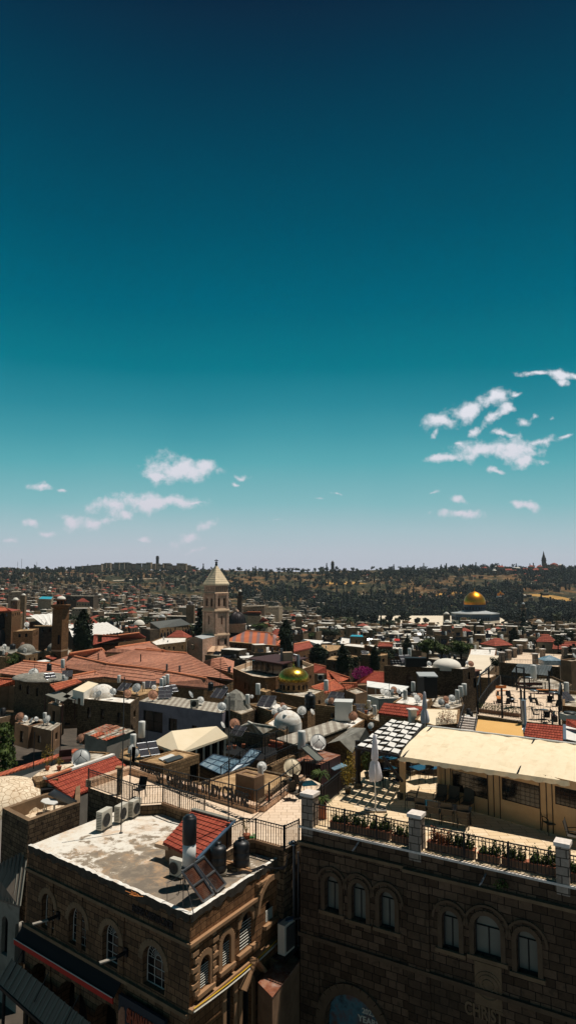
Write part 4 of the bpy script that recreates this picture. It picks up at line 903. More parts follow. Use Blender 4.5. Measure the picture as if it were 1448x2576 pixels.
# annex in the lane: rusty roofed box, big air conditioner on a bracket, sign board
zA = -16.4
q0,q1,q2 = P('K',1090,1305,zA),P('K',1335,985,zA),P('K',1210,880,zA); q3 = P('K',1100,1120,zA)
an = thing('lane_annex','narrow annex with a rusty sheet roof in the lane','annex',(q0.x,q0.y,GZ)); q3 = q0 + (q2 - q1) * 1.0
MB().prism([(p.x,p.y) for p in (q0,q1,q2,q3)],GZ,zA - .06,0).build('wall','plaster_brown',an); MB().slab([q0 + Vector((0,-.05,0)),q1,q2,q3],.05).build('roof','rust_sheet',an)
aq = Vector(WR(onplane('K',1150,1000,c0,c1)[0] - .6,-15.9,-.75)); t = thing('large_air_conditioner','tall beige air conditioner on a bracket over the lane','air conditioner',aq)
ry = math.atan2(dr_.y,dr_.x)
MB().box((aq.x,aq.y,aq.z + .6),(.8,.34,1.2),ry).build('casing','casing',t); MB().box((aq.x + nr_.x * .22,aq.y + nr_.y * .22,aq.z + .62),(.62,.03,.95),ry).build('fan_grille','grille',t); MB().box((aq.x,aq.y,aq.z - .06),(1.2,.6,.06),ry).tube([aq,Vector(WR(0,aq.z - .5,0)) + (aq - Vector(WR(0,aq.z,-.75)))],.03,4).build('bracket','iron',t)
bq = Vector(WR(onplane('K',1060,1100,c0,c1)[0] - 1.1,-17.3,-1.1)); sb = thing('name_board','pale name board with small dark lettering hanging over the lane','sign',bq)
xd = Vector((.95,-.3,0)).normalized(); B0 = P('K',985,1060,-17.0); B1 = P('K',1138,1130,-17.0); xd = (B1 - B0).normalized()
MB().strip(B0 - Vector((0,0,-.28)),B1 - Vector((0,0,-.28)),.06,.75).build('board','trim_old',sb); text_part('Swedish Christian',sb,B0 + xd * .35 + Vector((xd.y,-xd.x,0)) * .05 + Vector((0,0,.22)),xd,.11,None,.02,'dark_metal'); text_part('Study Center',sb,B0 + xd * .35 + Vector((xd.y,-xd.x,0)) * .05 + Vector((0,0,.04)),xd,.11,None,.02,'dark_metal')
mb = MB()
for k in range(7): mb.box(tuple(B0 + xd * (.12 + .08 * (k % 3)) + Vector((xd.y,-xd.x,0)) * .04 + Vector((0,0,.2 + .1 * (k // 3)))),(.05,.02,.06),math.atan2(xd.y,xd.x))
mb.build('emblem','dark_metal',sb)
la = thing('lattice_screen','dark diamond lattice screen under the name board','screen',P('K',1010,1290,-18.5)); mb = MB(); A = P('K',955,1130,-17.9); B = P('K',1090,1290,-18.1); B = Vector((B.x,B.y,A.z))
for k in range(-6,12):
    for sg_ in (1,-1):
        pa,pb = A.lerp(B,k / 11),A.lerp(B,(k + 6 * sg_) / 11); pb = pb - Vector((0,0,1.1))
        if -.01 <= (k + 6 * sg_) / 11 <= 1.01 and 0 <= k / 11 <= 1: mb.strip(pa,pb,.03,.05)
mb.build('lattice','iron',la)
pd_ = thing('door_hood','small triangular stone hood over the side door','door hood',WR(onplane('K',860,1150,c0,c1)[0],zgr - .5)); sA = onplane('K',790,1175,c0,c1)[0]; sB = onplane('K',980,1000,c0,c1)[0]; zh = zgr - .75; sM = (sA + sB) / 2; mb = MB()
for (s0_,za_,s1_,zb_) in ((sA,zh,sM,zh + .85),(sM,zh + .85,sB,zh)): mb.strip(WR(s0_,za_,-.2),WR(s1_,zb_,-.2),.36,.1)
mb.build('hood','trim_lit',pd_)
# dark cross-shaped lamp and balcony rail
p = P('K',770,1200,-17.4); t = thing('wall_bracket','white T-shaped cable bracket sticking out over the lane','bracket',p); MB().tube([p,p + Vector((.55,-.45,-.05))],.03,5).tube([p + Vector((.35,-.45,-.05)),p + Vector((.75,-.45,-.1))],.03,5).build('arm','letter_pale',t)
A,B,C_ = P('K',920,1350,-18.9),P('K',1050,1425,-18.9),P('K',950,1530,-18.9)
rail('small grey balcony railing low in the lane',[A - Vector((0,0,1)),B - Vector((0,0,1)),C_ - Vector((0,0,1))],1.0,.14,mat='grille')
# paving of the street and lane
FOOT.append(((-12,22),10))
mb = MB().poly([(-40,4,GZ + .05),(60,4,GZ + .05),(60,55,GZ + .05),(-40,55,GZ + .05)]); struct('street_paving',mb,'street_stone','worn stone street paving between the old buildings')

# ================= cream terrace of the study centre =================
ZT = -12.0
ter = [P('F',640,180,ZT),P('F',850,255,ZT),P('F',1010,312,ZT),P('F',1180,303,ZT),P('F',1300,348,ZT),P('F',1480,395,ZT),P('G',500,978,ZT),P('G',660,885,ZT),P('G',780,890,ZT),P('G',1050,965,ZT),P('G',1240,850,ZT),
       P('H',190,500,ZT),P('H',330,330,ZT),P('H',200,270,ZT),P('G',1235,290,ZT),P('G',790,605,ZT),P('F',945,75,ZT)]
tt = thing('terrace_block','block under the cream paved terrace behind the peeling roof','building',(ter[0].x,ter[0].y,GZ))
MB().prism([(p.x,p.y) for p in ter],GZ,ZT - .012).build('wall','stone_old',tt); MB().poly(ter).build('paving','paving',tt)
# low kerb walls along the edges
def kerb(par,pts,wd,h,mat='kerb_stone',name='kerb'):
    for i in range(len(pts) - 1): A,B = Vector(pts[i]),Vector(pts[i + 1]); MB().strip(A + Vector((0,0,h / 2)),B + Vector((0,0,h / 2)),wd,h).build(name,mat,par)
kerb(tt,[ter[0],ter[16],ter[15]],.42,.4); kerb(tt,[ter[15] + Vector((.25,.1,0)),ter[14]],.3,.3)
kerb(tt,ter[3:6],.2,.12,'plaster_brown'); kerb(tt,ter[7:10],.2,.12,'plaster_brown')
rail('black railing with scroll top round the near edge of the cream terrace',[ter[0],ter[1],ter[2],ter[3],ter[4],ter[5]],1.0)
rail('black railing round the terrace corner above the water tanks',[P('G',505,960,ZT),ter[7],ter[8],ter[9]],1.0); rail('black railing between the terrace corner and the pillar',[ter[9] + Vector((.05,.05,0)),P('G',1195,895,ZT)],1.0)
# raised earth roof behind with the big letters
ZE = -12.15
e0,e1,e2,e3 = P('G',30,350,ZE),P('G',790,570,ZE),P('G',1130,262,ZE),P('G',690,172,ZE)
er = house('earth_roof_building','low building with an earthy flat roof behind the rooftop letters','building',[P('G',60,388,ZE),P('G',775,560,ZE),e2,e3],ZE + .1,GZ,'stone_old','roof_earth',.1,ops={},win=0)
A = P('C',1010,650,ZT + .4); B = P('G',788,596,ZT + .42)
rail('black railing carrying the big rooftop letters',[P('U',335,1959,-12.35),B,P('G',1020,440,ZT + .3),P('G',1245,262,ZT + .3)],1.0,.22,r=.008,second=False)
sgn = thing('rooftop_letters','big black rooftop letters fixed to the terrace railing','sign',B); x0 = P('U',335,1959,-12.35); xd = (B - x0); Ls = xd.length; xd.normalize(); nn = Vector((xd.y,-xd.x,0)).normalized()
def along(c,x,y): s_,_ = onplane(c,x,y,(x0.x,x0.y),(B.x,B.y)); return s_
for wtxt,sa,sb_ in (('SWEDISH',along('F',1025,60),along('F',1188,110)),('CHRISTIAN',along('F',1215,110),along('F',1440,175)),('STUDY',along('G',268,370),along('G',462,400)),('CENTRE',along('G',470,400),along('G',722,460))):
    text_part(wtxt,sgn,x0 + xd * sa + nn * .06 + Vector((0,0,.3)),Vector((xd.x,xd.y,0)),.6,sb_ - sa,.06,'iron','lettering')
bx = [P('G',585,225,-10.9),P('G',765,272,-10.9),P('G',862,238,-10.9)]
pts = [(bx[0].x,bx[0].y),(bx[1].x,bx[1].y),(bx[2].x,bx[2].y),(bx[0].x + bx[2].x - bx[1].x,bx[0].y + bx[2].y - bx[1].y)]
house('stair_box','dark square stair head on the earthy roof','shed',pts,-10.9,ZE,'plaster_brown','roof_earth',.05,ops={},win=0)
p = P('G',826,360,ZE); place(tank_w,(p.x,p.y,ZE - .35),0,(.65,.65,1.0),'slim white water tank against the dark stair head','water tank','white water tanks on the rooftops')
dish('w','G',841,155,ZE + .55,47,15,'white satellite dish above the dark stair head'); dish('c','G',1133,165,ZE + .1,84,12,'large cream satellite dish behind the earthy roof')
# terrace furniture
def put(proto,c,x,y,z,rz,lab,cat,group,s=1): return place(proto,P(c,x,y,z),rad(rz),s,lab,cat,group)
put(tbl_glass,'G',1280,440,ZT,20,'glass topped square table by the pillar on the cream terrace','table','terrace tables',.9)
put(chair,'G',1160,480,ZT,250,'sling chair with its back to us beside the glass table on the cream terrace','chair','sling chairs')
put(chair,'G',1110,470,ZT,200,'sling chair left of the glass table, nearest the low kerb','chair','sling chairs'); put(chair,'G',1210,400,ZT,130,'sling chair behind the glass table under the big dish','chair','sling chairs')
put(chair_dark,'F',1005,255,ZT,-30,'stack of black plastic chairs alone on the cream terrace','chair','stacked terrace chairs'); put(chair_dark,'F',1008,252,ZT + .12,-30,'top chair of the black plastic stack on the terrace','chair','stacked terrace chairs')
p = P('F',862,300,ZT - .5); t = thing('chimney_pipe','dark stone chimney stack beside the terrace railing','chimney',p); MB().tube([p,p + Vector((0,0,1.9))],.14,8).build('pipe','stone_grey',t); MB().box(tuple(p + Vector((0,0,1.95))),(.4,.4,.08)).build('cap','trim_lit',t)
def potplant(c,x,y,z,lab,lm,H=.6,pot='terracotta',seed=1,n=90,rr=.22):
    p = P(c,x,y,z); t = thing('potted_plant',lab,'plant',p,'potted plants on the terraces'); rnd = random.Random(seed); MB().lathe(p,[(.12,0),(.17,.26),(.19,.26),(.19,.3),(.15,.29)],14).build('pot',pot,t); m = MB()
    for i in range(9): m.tube([p + Vector((0,0,.28)),p + Vector((rnd.uniform(-rr,rr),rnd.uniform(-rr,rr),.3 + H * rnd.uniform(.6,1)))],.008,3)
    leaves(m,(p.x,p.y,p.z + .35 + H * .5),rr,rr,H * .5,n,.035,rnd,0,0); m.build('plant',lm,t)
potplant('G',905,535,ZT + .02,'potted plant with red leaves at the corner of the low kerb','leaf_autumn',.4,seed=2); potplant('G',690,878,ZT,'bare yellow potted plant inside the corner railing','leaf_yellow',.7,seed=3,n=40)
mb = MB(); p = P('G',745,868,ZT); mb.tube([(p.x + .16 * math.cos(i * .7),p.y + .16 * math.sin(i * .7),p.z + .03 + i * .006) for i in range(30)],.02,5); tag(mb.build('garden_hose','green_cloth'),'coiled green hose beside the yellow potted plant','hose')

# ================= right building with the café terrace =================
ZB = -10.8
ra,rb_ = P('H',130,722,ZB),P('U',1448,2228,ZB); dd = (rb_ - ra); dd.z = 0; dd.normalize(); rb_ = ra + dd * 16
bk = (P('H',640,120,ZB) - P('H',205,470,ZB)); bk.z = 0; bk.normalize()
RB = [ra,rb_,rb_ + bk * 14,P('H',205,470,ZB) + (ra - P('H',225,725,ZB)) + bk * 10.5]
rbp = [(ra.x,ra.y),(rb_.x,rb_.y),(rb_.x + bk.x * 13,rb_.y + bk.y * 13),(ra.x + bk.x * 9.0,ra.y + bk.y * 9.0)]
FOOT.append(((8,30),12))
rbt = thing('terrace_building','large dark stone building with arched windows under the café terrace','building',(ra.x,ra.y,GZ))
wb = MB(); A_,B_ = rbp[0],rbp[1]
opsB = [op_px('L',*q,A_,B_,1) for q in (((188,300),(260,320),(222,130)),((322,345),(395,370),(357,165)),((462,385),(540,410),(502,210)),((777,490),(862,515),(817,305)),((937,525),(1072,560),(1003,330)),((1152,610),(1258,640),(1203,408)))]
zst = min(o[2] for o in opsB) - 1.0
WB,LB_,db,nb = facade(wb,A_,B_,zst,ZB - .02,opsB,.3)
oP = op_px('L',(190,900),(480,980),(330,725),A_,B_,1); oP = (oP[0],oP[1],GZ + 1.5,min(oP[3],zst - .2),1); facade(wb,A_,B_,GZ,zst,[oP],.45)
for i in (1,2,3): facade(wb,rbp[i],rbp[(i + 1) % 4],GZ,ZB - .02,[])
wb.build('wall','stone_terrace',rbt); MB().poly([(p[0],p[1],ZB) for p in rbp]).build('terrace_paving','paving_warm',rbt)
for i,o in enumerate(opsB):
    pane_part(rbt,WB,o,.28,'pane_pale','window','frame_dark',(1,1),.045); arch_trim(WB,o,.17,.06,'window_surround','trim_dark',rbt,sides=True); 
    o2 = (o[0] - .3,o[1] + .3,o[2] + .4,o[3] + .3,1); arch_trim(WB,o2,.09,.09,'arch_moulding','trim_dark',rbt,sides=False)
    ledge(rbt,WB,o[0] - .25,o[1] + .25,o[2] - .14,.14,.12,'window_sill','trim_old')
ledge(rbt,WB,-.1,LB_,ZB - .1,.08,.08,'coping','cap_stone'); s1 = onplane('H',1120,1045,A_,B_)[0]
ledge(rbt,WB,-.15,s1,ZB - .78,.12,.14,'cornice','trim_old'); ledge(rbt,WB,s1,LB_,ZB - .86,.12,.2,'cornice','trim_old'); ledge(rbt,WB,-.1,LB_,zst - .1,.16,.14,'string_course','trim_dark')
for x0_ in (onplane('L',600,300,A_,B_)[0],0): MB().slab([WB(x0_,ZB - .9,0),WB(x0_ + .9,ZB - .9,0),WB(x0_ + .9,ZB - .9,-.08),WB(x0_,ZB - .9,-.08)][::-1],11).build('pilaster','stone_terrace',rbt)
o5 = opsB[4]; MB().slab([WB(o5[0],o5[2] - .2,0),WB(o5[1],o5[2] - .2,0),WB(o5[1],o5[2] - .2,-.05),WB(o5[0],o5[2] - .2,-.05)][::-1],1.5).build('relief_panel','trim_old',rbt)
m = MB(); cx_ = (o5[0] + o5[1]) / 2; cz_ = o5[2] - .95
for rr in (.2,.36,.48): m.tube([WB(cx_ + rr * math.cos(i * .35),cz_ + rr * math.sin(i * .35),-.06) for i in range(19)],.03,5)
m.build('carved_relief','trim_old',rbt)
# poster in the lower arch
pp = MB().poly([WB(s,z,.3) for s,z in arch_pts(oP[0] + .02,oP[1] - .02,*oP[2:])]); arch_trim(WB,oP,.4,.12,'arch_hood','trim_dark',rbt,sides=True); ps = thing('arch_poster','dark printed poster filling the lower arch','poster',WB((oP[0] + oP[1]) / 2,oP[2],.3)); 
m,t_,b_ = newmat('poster_print'); lk(t_,rampn(t_,noise(t_,geo(t_),1.4,5),[(.3,RGB(26,30,34)),(.45,RGB(60,110,124)),(.6,RGB(96,60,50)),(.8,RGB(180,170,160))]),b_.inputs['Base Color'])
pp.build('print','poster_print',ps); text_part('2023',ps,WB(oP[0] + (oP[1] - oP[0]) * .6,oP[3] - .75,.27),db,.2,None,.02,'letter_pale'); text_part('YEARS',ps,WB(oP[0] + (oP[1] - oP[0]) * .52,oP[3] - 1.1,.27),db,.24,None,.02,'letter_pale')
sa = onplane('L',890,800,A_,B_); sb_ = onplane('L',1150,870,A_,B_); text_part('CHRIST',rbt,WB(sa[0],sa[1] - .1,-.02),db,.45,(sb_[0] - sa[0]) * .75,.05,'trim_old','wall_lettering')
text_part('CHURCH',rbt,WB(sa[0] + .4,sa[1] - .85,-.02),db,.45,(sb_[0] - sa[0]) * .8,.05,'trim_old','wall_lettering')
s_,z_ = onplane('L',75,335,A_,B_); t = thing('flood_lamp','flat grey flood lamp at the left corner of the terrace building','lamp',WB(0,z_)); MB().strip(WB(.1,z_,0),WB(-.3,z_ - .1,-.25),.07,.07).build('arm','iron',t); MB().strip(WB(-.25,z_ - .05,-.25),WB(-.85,z_ - .25,-.5),.28,.07).build('lamp_head','blue_metal',t)
for (x,y,c,lab) in ((672,920,'H','small steel spout below the first terrace railing'),(625,1140,'I','small steel spout below the second terrace railing')):
    s_,z_ = onplane(c,x,y,A_,B_); t = thing('drain_spout',lab,'spout',WB(s_,z_),'drain spouts on the facade'); MB().tube([WB(s_ + .1,z_ + .2,-.02),WB(s_,z_ - .05,-.35),WB(s_ - .05,z_ - .12,-.36)],.035,6).build('spout','grey_metal',t)
m = MB(); s_,z_ = onplane('I',790,1180,A_,B_); leaves(m,WB(s_,z_,-.15),.3,.15,.2,160,.04,random.Random(2),0,0); tag(m.build('wall_weed','leaf_mid'),'small green weed growing from the cornice','plant')
# stone pillars on the parapet
def pillar(s0,s1,lab,h=1.25):
    c = (s0 + s1) / 2; w_ = s1 - s0; p = Vector(WB(c,ZB,w_ / 2 - .05)); t = thing('stone_pillar',lab,'pillar',p,'stone pillars on the parapet'); rz = math.atan2(db.y,db.x)
    MB().box((p.x,p.y,ZB + h / 2 - .2),(w_,w_,h + .4),rz).build('shaft','stone_pier',t); MB().box((p.x,p.y,ZB + h + .06),(w_ + .1,w_ + .1,.13),rz).build('capstone','cap_stone',t)
PS = []
for (c,xa,xb,y,lab) in (('H',138,245,722,'pale stone pillar at the left corner of the café terrace'),('H',1172,1285,930,'pale stone pillar between the two railings of planters'),('I',1272,1390,1150,'pale stone pillar topped with dry leaves at the right of the terrace')):
    s0,_ = onplane(c,xa,y,A_,B_); s1,_ = onplane(c,xb,y,A_,B_); s0 = max(s0,0); PS.append((s0,s1)); pillar(s0,s1,lab)
def onrail(s,k=.12): return Vector(WB(s,ZB,k))
rail('black railing with round ornaments left of the middle pillar',[onrail(PS[0][1]),onrail(PS[1][0])],.95,.13,post_every=1.6); rail('black railing with round ornaments between the middle and right pillars',[onrail(PS[1][1]),onrail(PS[2][0])],.95,.13,post_every=1.6); rail('black railing right of the last pillar',[onrail(PS[2][1]),onrail(PS[2][1] + 3)],.95,.13)
q0 = P('H',250,470,ZB + 0); lft = [Vector((rbp[0][0],rbp[0][1],ZB)) + bk * .5 + Vector((.12,0,0)),Vector((rbp[0][0],rbp[0][1],ZB)) + bk * 6.5 + Vector((.12,0,0))]
rail('black railing running back along the left side of the café terrace',lft,1.0,.13)
k = 0
for (c,x,y,lab) in (('H',455,715,'first planter from the left pillar, green shoots'),('H',648,765,'second planter from the left pillar'),('H',842,810,'third planter from the left, under the folded umbrella'),('H',1065,850,'planter just left of the middle pillar'),
                       ('I',200,870,'planter just right of the middle pillar, with reddish shoots'),('I',410,905,'second planter right of the middle pillar'),('I',645,965,'bushy planter in the middle of the second railing'),('I',875,1020,'tallest bushy planter along the second railing'),('I',1125,1085,'planter just left of the right pillar'),('I',1440,1130,'planter at the right edge beyond the last pillar')):
    s_,_ = onplane(c,x,y,A_,B_); p = Vector(WB(s_,ZB,.42)); rp = pl[2] if k in (4,) else pl[k % 2]; place(rp,p,math.atan2(db.y,db.x),.95 + .1 * (k % 3),lab,'planter','planters along the railing'); k += 1
p = P('H',330,655,ZB); t = thing('tall_planter','square terracotta planter with a spiky plant by the corner pillar','planter',p); MB().prism([(p.x - .2,p.y - .2),(p.x + .2,p.y - .2),(p.x + .2,p.y + .2),(p.x - .2,p.y + .2)],p.z,p.z + .62).build('pot','terracotta',t)
palm(Vector((p.x,p.y,p.z + .5)),0,0,0,.35,'low spiky green plant in the square terracotta planter',.5,30,'spiky_plant'); palm(Vector((p.x - .05,p.y + .35,ZB)),0,0,0,1.85,'tall spiky yucca beside the corner pillar',.5,44,'yucca')
umbrella('H',846,590,ZB,3.45,'folded pale umbrella on a white pole near the railing')
# canopy pavilion
e0 = P('H',1060,60,-8.5); e1 = P('I',1448,290,-8.5); ed = (e1 - e0).normalized(); e1 = e0 + ed * 13; bb = P('E',375,548,-7.75); b1 = bb + ed * 12.6
pv = thing('canopy_pavilion','long cream canvas canopy pavilion with curtain walls on the café terrace','pavilion',(e0.x,e0.y,ZB)); mb = MB(); n1,n2 = 34,8
gv = [[None] * (n1 + 1) for _ in range(n2 + 1)]
for j in range(n2 + 1):
    for i in range(n1 + 1):
        p = e0.lerp(e1,i / n1).lerp(bb.lerp(b1,i / n1),j / n2); sag = .045 * math.sin(i * 1.05) ** 2 + .02 * math.sin(i * 2.3 + j * 1.7); gv[j][i] = p + Vector((0,0,-sag + .10 * math.sin(j / n2 * math.pi)))
vs = [q for row in gv for q in row]; mb.add(vs,[(j * (n1 + 1) + i,j * (n1 + 1) + i + 1,(j + 1) * (n1 + 1) + i + 1,(j + 1) * (n1 + 1) + i) for j in range(n2) for i in range(n1)],0,True); mb.build('canopy','canvas_cream',pv)
sc_ = MB(); n3 = 90
for i in range(n3):
    A,B = e0.lerp(e1,i / n3),e0.lerp(e1,(i + 1) / n3); dA,dB = .16 + .06 * abs(math.sin(i * .9)),.16 + .06 * abs(math.sin((i + 1) * .9)); nn = Vector((ed.y,-ed.x,0)) * .04; wA,wB = math.sin(i * .9) * nn,math.sin((i + 1) * .9) * nn
    sc_.quad(A + wA - Vector((0,0,dA)),B + wB - Vector((0,0,dB)),B + Vector((0,0,.01)),A + Vector((0,0,.01)))
A,B = e0,bb
sc_.quad(A - Vector((0,0,.2)),A,B,B - Vector((0,0,.15))); sc_.build('scalloped_valance','canvas_cream',pv)
MB().tube([b1,bb],.05,6).build('ridge_pole','white_metal',pv)
c0_ = P('I',250,470,ZB); wc0 = P('I',680,590,ZB); wc1 = P('I',1140,720,ZB); wd = (wc1 - wc0).normalized(); back = Vector((-wd.y,wd.x,0))
def CW(c,x,y): s_,z_ = onplane(c,x,y,(wc0.x,wc0.y),(wc1.x,wc1.y)); return s_,z_
sL = CW('I',245,480)[0]; sE = CW('I',245,480)[0] + 12; zt = -8.45
wins = []
for (xa,xb,ya,yb) in ((350,657,180,435),(790,1118,245,520),(1262,1600,320,560)):
    s0,_ = CW('I',xa,(ya + yb) / 2); s1,_ = CW('I',xb,(ya + yb) / 2 + 40); z1_ = CW('I',xa,ya)[1]; z0_ = CW('I',xb,yb)[1]; wins.append((s0,s1,max(z0_,ZB + .7),min(z1_,zt - .15),0))
wm = MB(); o_ = wc0 + wd * sL; x_ = wc0 + wd * sE
WC,LC,_,_ = facade(wm,(o_.x,o_.y),(x_.x,x_.y),ZB + .02,zt,[(a_ - sL,b_ - sL,c_,d_,0) for a_,b_,c_,d_,_ in wins],.03); wm.build('curtain_wall','curtain',pv)
for a_,b_,c_,d_,_ in wins:
    f = pane_part(pv,WC,(a_ - sL,b_ - sL,c_,d_,0),.05,'pane','window','frame_dark',(7,4),.01)
for xx in (290,340,668,720,775,1130,1188,1240):
    s_,_ = CW('I',xx,300 + xx * .2); MB().tube([WC(s_ - sL,ZB + .05,-.03),WC(s_ - sL,zt,-.03)],.018,5).build('curtain_pole','iron',pv)
p = P('H',1112,470,ZB); MB().box((p.x,p.y,(ZB - 8.5) / 2),(.24,.24,2.3),math.atan2(ed.y,ed.x)).build('post','curtain',pv); MB().box((p.x - .1,p.y,ZB + .15),(.3,.3,.3),.3).build('post_base','stone_grey',pv)
p2 = wc0 + wd * sL; MB().box((p2.x,p2.y,(ZB - 8.4) / 2),(.2,.2,2.35),.3).build('post','curtain',pv)
for k_ in (0,1,2):  MB().tube([e0.lerp(e1,.02 + k_ * .4) ,bb.lerp(b1,.02 + k_ * .4)],.04,5).build('rafter','iron',pv)
bw = MB(); q0 = bb + back * -.1; q1 = b1; bw.quad((q0.x + ed.x * 5,q0.y + ed.y * 5,ZB),(q1.x,q1.y,ZB),(q1.x,q1.y,-8),(q0.x + ed.x * 5,q0.y + ed.y * 5,-8)); bw.build('rear_curtain','curtain',pv)
# furniture under it
for (x,y,lab) in ((990,130,'blue topped dining table deep under the pergola'),(930,240,'blue topped dining table under the pergola beside the planting'),(1300,230,'blue topped dining table at the open end of the pavilion'),(1440,220,'blue topped dining table further inside the pavilion')):
    put(tbl_blue,'H',x,y + 70,ZB,30,lab,'table','blue topped dining tables')
for (x,y,rz,lab) in ((960,290,20,'black chair under the pergola, left of the post'),(1040,340,-60,'black chair under the pergola nearest the pavilion post'),(1150,220,160,'black chair behind the pavilion post'),(1340,260,200,'black chair at the inner blue table'),(880,330,80,'black chair at the left blue table by the umbrella')):
    put(chair_dark,'H',x,y + 40,ZB,rz,lab,'chair','black chairs under the pergola')
lt = thing('long_glass_table','long dark glass topped table with eight sling chairs on the sunny terrace','table',P('I',270,600,ZB)); A,B,C_ = P('I',45,445,ZB + .72),P('I',520,520,ZB + .72),P('I',20,480,ZB + .72)
tq = [P('I',45,428,ZB + .74),P('I',20,478,ZB + .74),P('I',500,560,ZB + .74),P('I',525,508,ZB + .74)]; MB().slab(ccw([(p.x,p.y,p.z) for p in tq]),.03).build('tabletop','pane',lt)
for p in tq: q = Vector((p.x,p.y,0)).lerp(Vector((sum(r.x for r in tq) / 4,sum(r.y for r in tq) / 4,0)),.06); MB().tube([(q.x,q.y,ZB),(q.x,q.y,ZB + .72)],.025,5).build('leg','dark_metal',lt)
tr_ = math.degrees(math.atan2(tq[2].y - tq[1].y,tq[2].x - tq[1].x))
for i,(x,y) in enumerate(((85,612),(195,640),(310,655),(450,680))): put(chair,'I',x,y,ZB,tr_ + 180 + 4 * i,['first','second','third','fourth'][i] + ' sling chair from the left on the near side of the long glass table','chair','sling chairs')
for i,(x,y) in enumerate(((240,520),(350,535),(480,560))): put(chair,'I',x,y,ZB,tr_ - 3 * i,['first','second','third'][i] + ' sling chair from the left on the far side of the long glass table','chair','sling chairs')
put(chair,'H',1190,570,ZB,250,'sling chair at the left head of the long glass table','chair','sling chairs')
put(chair,'I',1340,730,ZB,15,'tall sling chair in the shade by the right curtain window','chair','sling chairs',1.1); put(chair,'I',1225,740,ZB,10,'dark sling chair left of the tall one in the shade','chair','sling chairs'); put(chair,'I',1430,860,ZB,60,'metal chair cut by the right edge of the terrace','chair','sling chairs')
# pergola with white slats between beams
g0,g1,g2,g3 = P('E',105,755,-8.45),P('E',5,580,-8.45),P('E',130,515,-8.45),P('E',345,548,-8.45); g0 = P('D',1222,725,-8.45); g1 = P('E',0,585,-8.45)
gL,gR = P('D',1215,715,-8.45),P('E',165,770,-8.45); hL,hR = P('E',120,512,-8.45),P('E',345,548,-8.45)
pg = thing('pergola','dark timber pergola with white fabric squares left of the pavilion','pergola',(gL.x,gL.y,ZB)); nx_,ny_ = 5,7
bm = MB()
for i in range(nx_ + 1): bm.strip(gL.lerp(gR,i / nx_),hL.lerp(hR,i / nx_),.09,.16)
bm.build('beam','wood_beam',pg); bm = MB()
for j in range(ny_ + 1): A,B = gL.lerp(hL,j / ny_),gR.lerp(hR,j / ny_); bm.strip(A + Vector((0,0,.02)),B + Vector((0,0,.02)),.06,.1)
bm.build('rafter','wood_beam',pg)
for j in range(ny_):
    for i in range(nx_):
        def G_(u,v): return gL.lerp(gR,u).lerp(hL.lerp(hR,u),v)
        u0,u1,v0,v1 = (i + .1) / nx_,(i + .9) / nx_,(j + .2) / ny_,(j + .8) / ny_; q = [G_(u0,v0),G_(u1,v0),G_(u1,v1),G_(u0,v1)]; up = Vector((0,0,.13)); dz = Vector((0,0,.05 * math.sin(i * 3 + j * 2)))
        MB().slab([q[0] + up,q[1] + up + dz,q[2] + up,q[3] + up - dz],.02).build('shade_cloth','canvas_white',pg)
for (c,x,y) in (('H',680,365),('H',960,160),('H',1190,240)): p = P(c,x,y,ZB); MB().box((p.x,p.y,(ZB - 8.45) / 2),(.2,.2,2.35),.4).build('post','wood_beam',pg); MB().box((p.x,p.y,ZB + .12),(.34,.34,.24),.4).build('post_base','stone_grey',pg)
A = P('H',680,365,ZB); MB().strip(Vector((A.x,A.y,-9.3)),Vector((A.x + .8,A.y + .1,-8.5)),.1,.1).build('brace','wood_beam',pg)
A,B = P('H',1085,200,-9.5),gR; MB().strip(Vector((B.x + .2,B.y + .1,-9.6)),B + Vector((-.7,.2,-.05)),.12,.12).build('brace','wood_beam',pg)
potplant('H',580,420,ZB,'large potted shrub with yellow leaves at the pergola corner','leaf_yellow',1.25,'stone_grey',5,420,.42); potplant('H',640,330,ZB,'tall yellow-green shrub behind the pergola corner','leaf_yellow',1.5,'stone_grey',6,420,.45); potplant('H',770,270,ZB,'dark leafy pot plant under the pergola beams','leaf_mid',1.2,'stone_grey',7,380,.4)
p = P('E',355,548,ZB); umbrella('E',358,570,-10.4,2.5,'tall folded grey umbrella behind the pavilion roof')

# ================= left foreground: domed house with little terrace, street roofs =================
zD = -13.0
dL,dF,dR2 = P('F',20,330,zD),P('F',207,425,zD),P('F',582,288,zD)
pts = [(dF.x,dF.y),(dR2.x,dR2.y),(dL.x + dR2.x - dF.x + 1.0,dL.y + dR2.y - dF.y + 2.0),(dL.x,dL.y)]
dm = house('domed_house','old stone house with a sunken roof terrace and a broad paved dome','house',pts,zD,GZ,'stone_old','dome_paving',.75,ops={0: [(1.9,3.3,GZ + .5,-14.6,1)]},pt=.3,capmat='trim_old')
dc = P('F',110,235,zD); MB().dome((dc.x - .9,dc.y + .6,zD - .75),2.7,1.5,40,10).build('dome','dome_paving',dm)
p = P('F',290,300,zD - .7); mb = MB(); mb.box((p.x,p.y + .8,zD - .2),(1.3,1.2,1.6),.55); mb.build('dome_porch','stone_tan',dm); MB().box((p.x + .42,p.y + .05,zD - .35),(.7,.5,1.1),.55).build('doorway','dark_room',dm)
p = P('F',360,345,zD - .75); t = thing('plastic_table','white plastic table on the small sunken terrace','table',p); top = [P('F',x,y,zD - .02) for x,y in ((297,280),(335,298),(392,304),(423,288),(410,268),(350,255),(312,262))]; MB().slab(top,.05).build('tabletop','white_metal',t)
for x,y in ((325,292),(392,298),(400,276),(340,268)): q = P('F',x,y,zD - .05); MB().tube([(q.x,q.y,zD - .75),q],.035,6).build('leg','white_metal',t)
